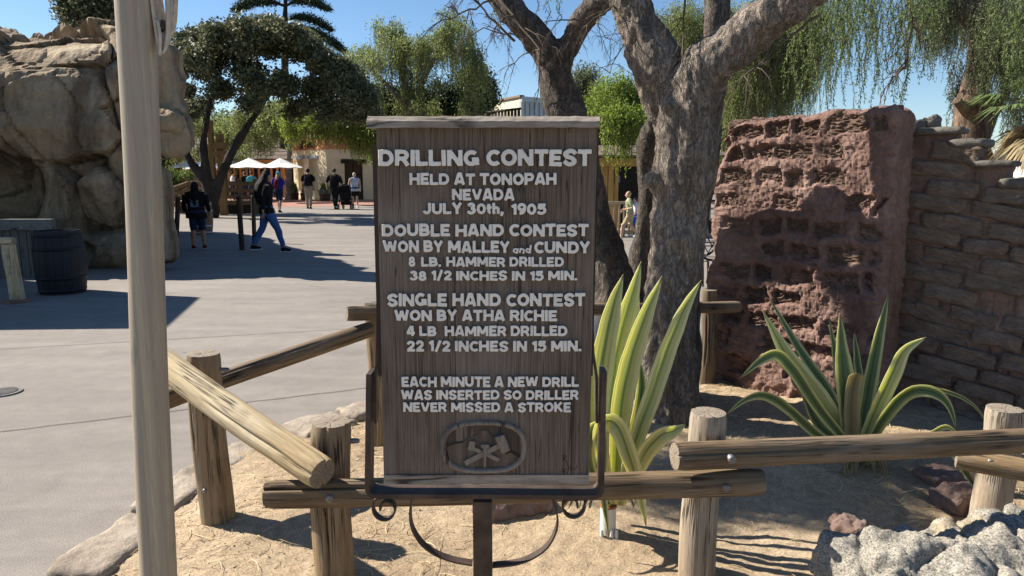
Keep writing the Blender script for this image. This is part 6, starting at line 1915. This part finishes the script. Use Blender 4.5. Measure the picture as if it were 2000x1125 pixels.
# iron loop rack behind fence post
t = thing('iron_rack', 'black iron loop rack beyond the back rail near red wall', 'rack', (at(1372, 590, 6.6).x, 6.6, 0))
BI = plain('black_iron', (.015, .015, .017), .4, .2, 20)
mb = MB(); tube(mb, [at(1383, 600, 6.6), at(1383, 511, 6.6), at(1358, 508, 6.6), at(1358, 600, 6.6)], .010, 6); mb.build('frame', BI, t)
mb = MB(); tube(mb, [at(1365, 600, 6.6), at(1365, 520, 6.6), at(1369, 513, 6.6), at(1373, 520, 6.6), at(1373, 560, 6.6)], .008, 6, steps=16); mb.build('loop', BI, t)
# stroller-like dark cart in the right gap
t = thing('litter_bin', 'grey metal bin with domed lid behind the striped plant', 'bin', (at(1172, 640, 6.0).x, 6.2, 0))
MB_ = plain('bin_metal', (.22, .23, .24), .4, .2, 10, 0, metal=.5); c = (at(1170, 640, 6.2).x, 6.2, 0)
mb = MB(); zl = at(0, 588, 6.2).z; lathe(mb, [(.20, 0), (.22, .02), (.22, zl), (.2, zl)], 24, 0, c); mb.build('body', MB_, t)
mb = MB(); lathe(mb, [(.24, zl), (.24, zl+.04), (.19, zl+.08), (.10, zl+.13), (.02, zl+.15)], 24, 0, c); mb.build('lid', MB_, t)
t = thing('parked_wagon', 'dark handcart with spoked wheels seen between the trunk and red wall', 'cart', (at(1380, 470, 14).x, 14, 0))
c = at(1384, 460, 14)
for dy in (-.35, .35):
    for dx in (-.02, .75):
        mb = MB(); K = 24
        tube(mb, [(c.x+dx+.26*math.cos(a), 14+dy, .27+.26*math.sin(a)) for a in np.linspace(0, 2*np.pi, K+1)], .025, 6, caps=False)
        for q in range(6): a = q*math.pi/3; tube(mb, [(c.x+dx, 14+dy, .27), (c.x+dx+.25*math.cos(a), 14+dy, .27+.25*math.sin(a))], .012, 5)
        mb.build('wheel', BI, t)
mb = MB(); box(mb, (c.x+.35, 14, .62), (1.1, .6, .25)); mb.build('bed', DKT, t, False)
for dx in (-.1, .25, .6, .9):
    mb = MB(); tube(mb, [(c.x+dx, 13.7, .7), (c.x+dx, 13.7, 1.25)], .02, 6); mb.build('stake', BI, t)
mb = MB(); tube(mb, [(c.x-.12, 13.7, 1.1), (c.x+.95, 13.7, 1.1)], .02, 6); mb.build('side_rail', BI, t)
# brick building far right
t = thing('brick_building', 'pale grey block wall building at right edge beyond the palm', 'building', (14, 20, 0))
PBK = plain('pale_block', (.36, .36, .35), .9, .1, 3); PBJ = plain('pale_joint', (.2, .2, .2), .9)
x0 = at(1942, 300, 20).x; zt_ = at(0, 293, 20).z
mb = MB(); box(mb, (x0+3, 20.2, zt_/2-.01), (6, .3, zt_-.02)); mb.build('wall', PBJ, t, False)
for r_ in range(int(zt_/.2)):
    for q in range(8):
        if zt_-r_*.2 > .9+1.0: pass
        x = x0+.2+q*.41+(.2 if r_ % 2 else 0)
        mb = MB(); box(mb, (x, 20.03, zt_-.1-r_*.2), (.395, .06, .185)); mb.build('block', PBK, t, False)

# ================================================================ people
SKIN = plain('skin', (.50, .30, .21), .55, .06, 4, 0); SKIN2 = plain('skin_tan', (.34, .19, .12), .55, .06, 4, 0)
EYE = plain('eye', (.03, .025, .02), .3, 0, 4, 0)
def cloth(name, c, var=.15): 
    n = NT(name); f = n.noise(n.coord(), 7, 4); n.color(n.ramp(f, [(.3, tuple(v*(1-var) for v in c)), (.7, tuple(v*(1+var) for v in c))])); n.rough(.95); n.b.inputs['Specular IOR Level'].default_value = .08; n.bump(n.noise(n.coord((1, 1, .6)), 9, 3), .6, .03); return n.m
BLK = cloth('black_cloth', (.012, .012, .014)); JEAN = cloth('blue_denim', (.045, .10, .24)); NAVY = cloth('navy_cloth', (.02, .03, .07)); TAN = cloth('tan_cloth', (.26, .22, .17)); PURP = cloth('purple_cloth', (.06, .04, .30)); OLV = cloth('olive_cloth', (.30, .33, .20)); KHK = cloth('khaki_cloth', (.36, .28, .17))
n = NT('striped_cloth'); w = n.node('TexWave'); w.bands_direction = 'Z'; w.inputs['Scale'].default_value = 5.5; n.link(n.coord(), w.inputs['Vector']); n.color(n.ramp(w.outputs['Fac'], [(.6, (.22, .27, .36)), (.75, (.68, .70, .74))])); STR = n.m
WHT = cloth('white_cloth', (.70, .70, .70)); HBR = plain('hair_brown', (.05, .03, .018), .6, .4, 30, 0); HBK = plain('hair_black', (.006, .005, .005), .85, .3, 30, 0); HBL = plain('hair_blond', (.36, .25, .13), .6, .3, 30, 0); HGR = plain('hair_grey', (.45, .40, .34), .6, .3, 30, 0)
TEAL = cloth('teal_cap', (.08, .38, .40)); RED = cloth('red_shoe', (.12, .02, .02)); SOLE = plain('white_sole', (.6, .58, .55), .7, .1, 5, 0); VBLU = cloth('blue_cloth', (.03, .10, .50))
def lp(a, b, t): return tuple(a[i]+(b[i]-a[i])*t for i in range(3))
def hand(mb, w, d, s=1.0):
    """palm and five bent fingers; w wrist, d arm direction"""
    d = Vector(d).normalized(); w = Vector(w)
    side = d.cross(Vector((1, 0, 0))).normalized() if abs(d.x) < .8 else Vector((0, 1, 0))
    nn = d.cross(side).normalized()
    tube(mb, [w-d*.02*s, w+d*.03*s, w+d*.085*s], [.024*s, .036*s, .034*s], 8, flat=(.5, 1.0) if True else None)
    for q, (o_, L_) in enumerate(((-.028, .062), (-.010, .075), (.010, .070), (.027, .055))):
        b0 = w+d*.078*s+side*o_*s; b1 = b0+d*L_*.5*s+nn*.006*s; b2 = b1+d*L_*.4*s+nn*.020*s
        tube(mb, [b0, b1, b2], [.0095*s, .0085*s, .0065*s], 6)
    b0 = w+d*.025*s-side*.028*s; b1 = b0+d*.030*s-side*.020*s; b2 = b1+d*.028*s
    tube(mb, [b0, b1, b2], [.011*s, .010*s, .0075*s], 6)
def person(label, loc, rz, H, skin, J, top, top_sleeve, bottom, bot_len, shoes, hair, hairstyle='short', build=1.0, group=None, extra=None, hem=.0, slim_leg=1.0, vox=.016):
    """J: foot and hand positions (x right, y forward) at 1.75 m"""
    t = thing('person', label, 'person', loc, group, axes=False, rz=rz)
    S_ = H/1.75
    hipL, hipR = (-.09, 0, .90), (.09, 0, .90)
    fL, fR = J['fL'], J['fR']            # ankles
    kL = lp(hipL, fL, .5); kL = (kL[0], kL[1]+J.get('kL', .03), kL[2]+.01)
    kR = lp(hipR, fR, .5); kR = (kR[0], kR[1]+J.get('kR', .03), kR[2]+.01)
    shL, shR = (-.185*build, 0, 1.42), (.185*build, 0, 1.42)
    eL, eR, hL, hR = J['eL'], J['eR'], J['hL'], J['hR']
    lean = J.get('lean', 0.0)
    def torso(mb, g=0.0, z0=.84, m=1.0):
        zs = [.82, .88, .97, 1.08, 1.20, 1.32, 1.42, 1.475]
        rs = [.155, .172, .158, .140, .150, .168, .155, .08]; P = [(0, lean*(z-.9), z) for z in zs if z >= z0-.001]; r_ = [(a*build+g)*m for a, z in zip(rs, zs) if z >= z0-.001]
        tube(mb, P, r_, 16, flat=(.66, 1.0))
    def leg(mb, h, k_, f, g=0.0, frac=1.0, fl=0.0, sl=1.0):
        P = [h, lp(h, k_, .35), lp(h, k_, .8), k_, lp(k_, f, .35), lp(k_, f, .75), f]; r_ = [.092, .086, .066, .058, .060*sl, .044*sl, .036*sl]
        tt = np.array([0, .175, .4, .5, .675, .875, 1.0]); r_ = [a*(.6+.4*build)+g for a in r_]
        kk = tt <= frac+1e-6; P2 = [p for p, q in zip(P, kk) if q]; r2 = [p for p, q in zip(r_, kk) if q]
        if frac < 1:
            e = tuple(np.array([np.interp(frac, tt, [p[a] for p in P]) for a in range(3)])); P2.append(e); r2.append(float(np.interp(frac, tt, r_))+fl)
        tube(mb, P2, r2, 10)
    def arm(mb, s, e, h, g=0.0, frac=1.0):
        P = [s, lp(s, e, .5), e, lp(e, h, .45), h]; r_ = [.056, .047, .038, .036, .025]; tt = [0, .25, .5, .72, 1.0]
        r_ = [a*(.5+.5*build)+g for a in r_]
        kk = [q <= frac+1e-6 for q in tt]; P2 = [p for p, q in zip(P, kk) if q]; r2 = [p for p, q in zip(r_, kk) if q]
        if frac < 1: P2.append(tuple(np.interp(frac, tt, [p[a] for p in P]) for a in range(3))); r2.append(float(np.interp(frac, tt, r_)))
        tube(mb, P2, r2, 10)
    hy = lean*.62; hd = (J.get('hx', 0), hy+.01, 1.63)
    mb = MB(); torso(mb); leg(mb, hipL, kL, fL); leg(mb, hipR, kR, fR); arm(mb, shL, eL, hL); arm(mb, shR, eR, hR)
    tube(mb, [shL, (0, lean*.5, 1.46), shR], [.05, .06, .05], 10)
    tube(mb, [(0, lean*.5, 1.42), (hd[0]*.5, hy, 1.55)], [.062, .052], 10)
    ellipsoid(mb, hd, (.073, .092, .112), nu=16, nv=12)
    ellipsoid(mb, (hd[0], hd[1]+.035, hd[2]-.055), (.052, .055, .05))
    tube(mb, [(hd[0], hd[1]+.085, hd[2]+.01), (hd[0], hd[1]+.112, hd[2]-.025)], [.010, .017], 8)
    for sx in (-1, 1): ellipsoid(mb, (hd[0]+sx*.076, hd[1]-.005, hd[2]-.01), (.012, .022, .032))
    for f in (fL, fR): tube(mb, [(f[0], f[1]-.03, f[2]-.045), (f[0], f[1]+.11, f[2]-.055)], [.036, .032], 8)
    V, F = remesh(mb, vox, 1)
    mb = MB(); mb.add(V*S_, F)
    m3 = MB()
    hand(m3, hL, np.array(hL)-np.array(eL)); hand(m3, hR, np.array(hR)-np.array(eR))
    Vh_, Fh = m3.arrays()
    for f_ in Fh: mb.add(np.zeros((0, 3)), f_-0) if False else None
    m3.V = [v*S_ for v in m3.V]
    off = mb.n
    for v in m3.V: mb.V.append(v); mb.UV.append(np.zeros((len(v), 2)))
    for f_, mm in zip(m3.F, m3.M): mb.F.append(f_+off); mb.M.append(mm)
    mb.n += m3.n
    mb.build('body', skin, t)
    def part(name, fn, mat, v=vox, sm=2, disp=None):
        m_ = MB(); fn(m_); V, F = remesh(m_, v, sm, disp); m4 = MB(); m4.add(V*S_, F); return m4.build(name, mat, t)
    # clothing
    wr_ = lambda V, N: .008*fbm(V, 9, 3, 4)
    def f_top(m_):
        torso(m_, .020, .88 if hem == 0 else .82)
        if hem: tube(m_, [(0, 0, .95), (0, 0, .90-hem*.5), (0, 0, .90-hem)], [.175*build+.02, .19*build+.02, .20*build+.02], 16, flat=(.68, 1))
        tube(m_, [shL, (0, lean*.5, 1.45), shR], [.068, .078, .068], 10)
        if top_sleeve > 0: arm(m_, shL, eL, hL, .016, top_sleeve); arm(m_, shR, eR, hR, .016, top_sleeve)
    part('top', f_top, top, disp=wr_)
    def f_bot(m_):
        tube(m_, [(0, 0, .86), (0, 0, .93), (0, lean*.1, 1.02)], [.165*build+.014, .172*build+.016, .150*build+.016], 16, flat=(.7, 1))
        fl = .03 if bot_len < .8 else .006
        leg(m_, hipL, kL, fL, .016, bot_len, fl, slim_leg); leg(m_, hipR, kR, fR, .016, bot_len, fl, slim_leg)
    part('trousers' if bot_len > .8 else 'shorts', f_bot, bottom, disp=wr_)
    for f, pitch in ((fL, J.get('pL', 0)), (fR, J.get('pR', 0))):
        m_ = MB(); z = f[2]-.055; dy = .16*math.cos(pitch); dz = .16*math.sin(pitch)
        tube(m_, [(f[0], f[1]-.055, z-.005-dz*.3), (f[0], f[1]+.02, z+.01), (f[0], f[1]+dy*.8, z-.012+dz*.5), (f[0], f[1]+dy, z-.016+dz)], [.040, .050, .042, .030], 12, flat=(.9, 1))
        tube(m_, [(f[0], f[1], z), (f[0], f[1], f[2]+.01)], [.048, .044], 10)
        V, F = remesh(m_, .011, 1); m4 = MB(); m4.add(V*S_, F); so = m4.build('shoe', shoes, t)
        m_ = MB(); tube(m_, [(f[0], f[1]-.075, z-.036-dz*.3), (f[0], f[1]+.03, z-.036), (f[0], f[1]+dy+.02, z-.036+dz)], [.036, .042, .036], 10, flat=(.35, 1.08)); m_.V = [v*S_ for v in m_.V]; m_.build('sole', SOLE, so)
    def f_hair(m_):
        ellipsoid(m_, (hd[0], hd[1]-.018, hd[2]+.028), (.084, .096, .104), nu=16, nv=12)
        if hairstyle == 'long':
            tube(m_, [(hd[0], hd[1]-.03, hd[2]+.05), (hd[0], hd[1]-.075, hd[2]-.08), (hd[0], lean*.5-.13, 1.42), (hd[0], lean*.35-.165, 1.24), (hd[0], lean*.3-.15, 1.02)], [.095, .12, .155, .15, .08], 14, flat=(.75, 1.1))
        if hairstyle == 'shoulder':
            tube(m_, [(hd[0], hd[1]-.03, hd[2]+.05), (hd[0], hd[1]-.05, hd[2]-.06), (hd[0], lean*.5-.06, 1.45), (hd[0], lean*.4-.08, 1.36)], [.085, .095, .10, .07], 14, flat=(.7, 1.1))
        if hairstyle == 'bun':
            ellipsoid(m_, (hd[0], hd[1]-.11, hd[2]+.05), (.045, .045, .045)); tube(m_, [(hd[0], hd[1]-.10, hd[2]+.03), (hd[0], hd[1]-.12, hd[2]-.05)], [.03, .018], 8)
    if hairstyle != 'cap':
        part('hair', f_hair, hair, .014, 2, lambda V, N: .006*fbm(V*np.array([1, 1, .3]), 30, 3, 4))
    for sx in (-1, 1):
        m_ = MB(); ellipsoid(m_, ((hd[0]+sx*.03)*S_, (hd[1]+.083)*S_, (hd[2]+.012)*S_), (.011*S_, .007*S_, .007*S_), nu=8, nv=6); m_.build('eye', EYE, t)
    if extra: extra(t, S_, hd, part)
    return t
def ploc(px, py): 
    p = gnd(px, py); return (p.x, p.y, 0)
std = dict(eL=(-.24, -.03, 1.14), eR=(.24, -.03, 1.14), hL=(-.25, .05, .90), hR=(.25, .05, .90))
# long haired woman walking to the right, seen from behind
def backprint(t, S_, hd, part):
    m_ = MB(); box(m_, (0, -.128*S_, 1.22*S_), (.205*S_, .016*S_, .235*S_)); o = m_.build('back_print', cloth('print_blue', (.10, .17, .24)), t, False)
    cu = bpy.data.curves.new('t', 'FONT'); cu.body = 'VANS'; cu.size = .075*S_; cu.extrude = .002; cu.align_x = 'CENTER'; cu.offset = .001
    q = bpy.data.objects.new('t', cu); COL.objects.link(q); me = bpy.data.meshes.new_from_object(q.evaluated_get(bpy.context.evaluated_depsgraph_get())); bpy.data.objects.remove(q)
    me.materials.clear(); me.materials.append(WHT); q = bpy.data.objects.new('lettering', me); COL.objects.link(q); q.parent = o
    q.rotation_euler = (R(90), 0, 0); q.location = (0, -.139*S_, 1.245*S_)
person('long haired woman in black sweater and blue jeans striding right', ploc(525, 492), R(-62), 1.66, SKIN2,
 dict(fL=(-.09, -.30, .15), fR=(.08, .30, .09), kL=.07, kR=.04, eL=(-.24, -.06, 1.15), eR=(.23, -.10, 1.15), hL=(-.22, .12, .93), hR=(.24, -.12, .88), pL=.0, lean=.06), BLK, .92, JEAN, .97, BLK, HBK, 'long', 1.08, hem=.06, slim_leg=.9, vox=.014)
person('child in black hooded top with square back print and dark shorts', ploc(388, 486), R(8), 1.42, SKIN2,
 dict(fL=(-.12, -.02, .09), fR=(.13, .10, .09), eL=(-.30, -.02, 1.16), eR=(.29, .0, 1.15), hL=(-.28, .08, .95), hR=(.31, .08, .93)), BLK, .9, NAVY, .52, RED, HBK, 'shoulder', 1.32, hem=.10, extra=backprint, vox=.014)
def pack(mat, w=.14, h=.24):
    def f(t, S_, hd, part):
        def g_(m_): tube(m_, [(0, -.16, 1.42), (0, -.19, 1.30), (0, -.20, 1.12), (0, -.17, 1.0)], [w*.8, w, w*1.05, w*.8], 12, flat=(.55, 1))
        part('backpack', g_, mat)
        for sx in (-1, 1):
            m_ = MB(); tube(m_, [(sx*.09*S_, -.12*S_, 1.42*S_), (sx*.11*S_, .0, 1.51*S_), (sx*.11*S_, .13*S_, 1.38*S_), (sx*.13*S_, .05*S_, 1.12*S_)], .016*S_, 6, steps=12); m_.build('strap', mat, t)
    return f
wlk = dict(fL=(-.09, .16, .09), fR=(.09, -.14, .10), kL=.05, kR=.03, eL=(-.27, -.04, 1.15), eR=(.27, -.02, 1.15), hL=(-.30, .04, .92), hR=(.30, .06, .92), lean=.04)
person('man in black shirt and grey trousers with black backpack walking away', ploc(604, 408), R(4), 1.80, SKIN, wlk, BLK, .42, TAN, .97, BLK, HBK, 'short', 1.15, extra=pack(BLK))
person('broad person in black with hair bun pushing the stroller', ploc(655, 409), R(-15), 1.80, SKIN, dict(wlk, hL=(-.36, -.02, .95), eL=(-.32, -.1, 1.14), hR=(.22, .36, 1.02), eR=(.30, .08, 1.12)), BLK, .5, BLK, .97, BLK, HBR, 'bun', 1.3, hem=.2)
def mkcap(t, S_, hd, part):
    def g_(m_): ellipsoid(m_, (hd[0], hd[1]-.005, hd[2]+.045), (.086, .10, .085), nu=16, nv=10)
    o = part('cap', g_, TEAL, .012, 1)
    m_ = MB(); tube(m_, [(0, .07*S_, 1.66*S_), (0, .17*S_, 1.64*S_)], [.07*S_, .05*S_], 12, flat=(.12, 1)); m_.build('brim', TEAL, o)
    def h_(m_): tube(m_, [(hd[0], hd[1]-.03, hd[2]), (hd[0], hd[1]-.07, hd[2]-.1), (hd[0], -.11, 1.38)], [.08, .085, .05], 12, flat=(.7, 1.1))
    part('hair', h_, HBL); pack(cloth('maroon_bag', (.15, .03, .05)), .10)(t, S_, hd, part)
person('person in teal cap, purple shirt and blue shorts with drawstring bag', ploc(546, 415), R(-10), 1.66, SKIN, wlk, PURP, .45, NAVY, .5, BLK, HBL, 'cap', 1.12, extra=mkcap)
person('woman in striped sleeveless top and black shorts beside the stroller', ploc(694, 405), R(25), 1.62, SKIN, dict(wlk, hL=(-.30, .2, 1.02), eL=(-.30, .0, 1.16)), STR, .0, BLK, .42, WHT, HGR, 'short', 1.22, hem=.06)
person('boy in olive shirt and khaki shorts running left before the porch', ploc(1229, 470), R(78), 1.17, SKIN, dict(fL=(-.09, .28, .10), fR=(.09, -.30, .22), kL=.10, kR=.12, eL=(-.25, -.1, 1.18), eR=(.25, .05, 1.18), hL=(-.16, .16, 1.12), hR=(.18, .26, 1.05), lean=.10), OLV, .38, KHK, .48, WHT, HBL, 'short', 1.05)
person('child in blue shorts and pale top behind the running boy', ploc(1241, 462), R(70), 1.0, SKIN, dict(wlk), WHT, .4, VBLU, .5, WHT, HBR, 'short', 1.1)
# diners under the umbrellas
sit = dict(fL=(-.1, .38, .09), fR=(.1, .38, .09), kL=.16, kR=.16, eL=(-.25, .08, 1.16), eR=(.25, .08, 1.16), hL=(-.16, .3, 1.1), hR=(.16, .3, 1.1), lean=.05)
for px, py, rz, m_, hm, lab in ((374, 398, 20, WHT, HBR, 'diner in white left of the oak trunk under the umbrellas'), (456, 396, -70, WHT, HBK, 'diner in pale top by the timber frame'), (481, 396, 60, BLK, HBR, 'dark clothed diner left of the long haired woman'), (494, 400, 10, TEAL, HBR, 'diner in light teal vest just behind the long haired woman')):
    person(lab, ploc(px, py), R(rz), 1.68, SKIN, dict(sit, fL=(-.1, .05, .09), fR=(.1, .02, .09)), m_, .4, NAVY, .9, BLK, hm, 'short', 1.05, vox=.024)
# stroller
b = gnd(676, 409)
t = thing('stroller', 'black stroller pushed by the broad person in black', 'stroller', b)
def Q(x, y, z): return (b.x+x, b.y+y, z)
for (x, y) in ((-.28, -.25), (.28, -.25), (-.22, .45), (.22, .45)):
    mb = MB(); tube(mb, [Q(x-.03, y, .13), Q(x+.03, y, .13)], .13, 14); w_ = mb.build('wheel', BI, t)
    mb = MB(); tube(mb, [Q(x-.035, y, .13), Q(x+.035, y, .13)], .05, 8); mb.build('hub', UM, w_)
for x in (-.26, .26):
    mb = MB(); tube(mb, [Q(x, -.25, .15), Q(x, .1, .55), Q(x, -.35, 1.05)], .018, 6); tube(mb, [Q(x, .45, .15), Q(x, .1, .55), Q(x, -.1, .7)], .018, 6); mb.build('frame', BI, t)
mb = MB(); tube(mb, [Q(-.26, -.35, 1.05), Q(.26, -.35, 1.05)], .022, 8); mb.build('handle', BI, t)
mb = MB(); tube(mb, [Q(0, -.05, .40), Q(0, 0, .60), Q(0, -.12, .85)], [.20, .25, .22], 12, flat=(.8, 1)); mb.build('seat', BLK, t)
mb = MB(); ellipsoid(mb, Q(0, .02, .92), (.26, .28, .20)); mb.build('hood', BLK, t)
mb = MB(); box(mb, Q(0, .1, .28), (.4, .5, .16)); mb.build('basket', BLK, t)
for o in bpy.data.objects:
    if 'world_axes' in o: del o['world_axes']
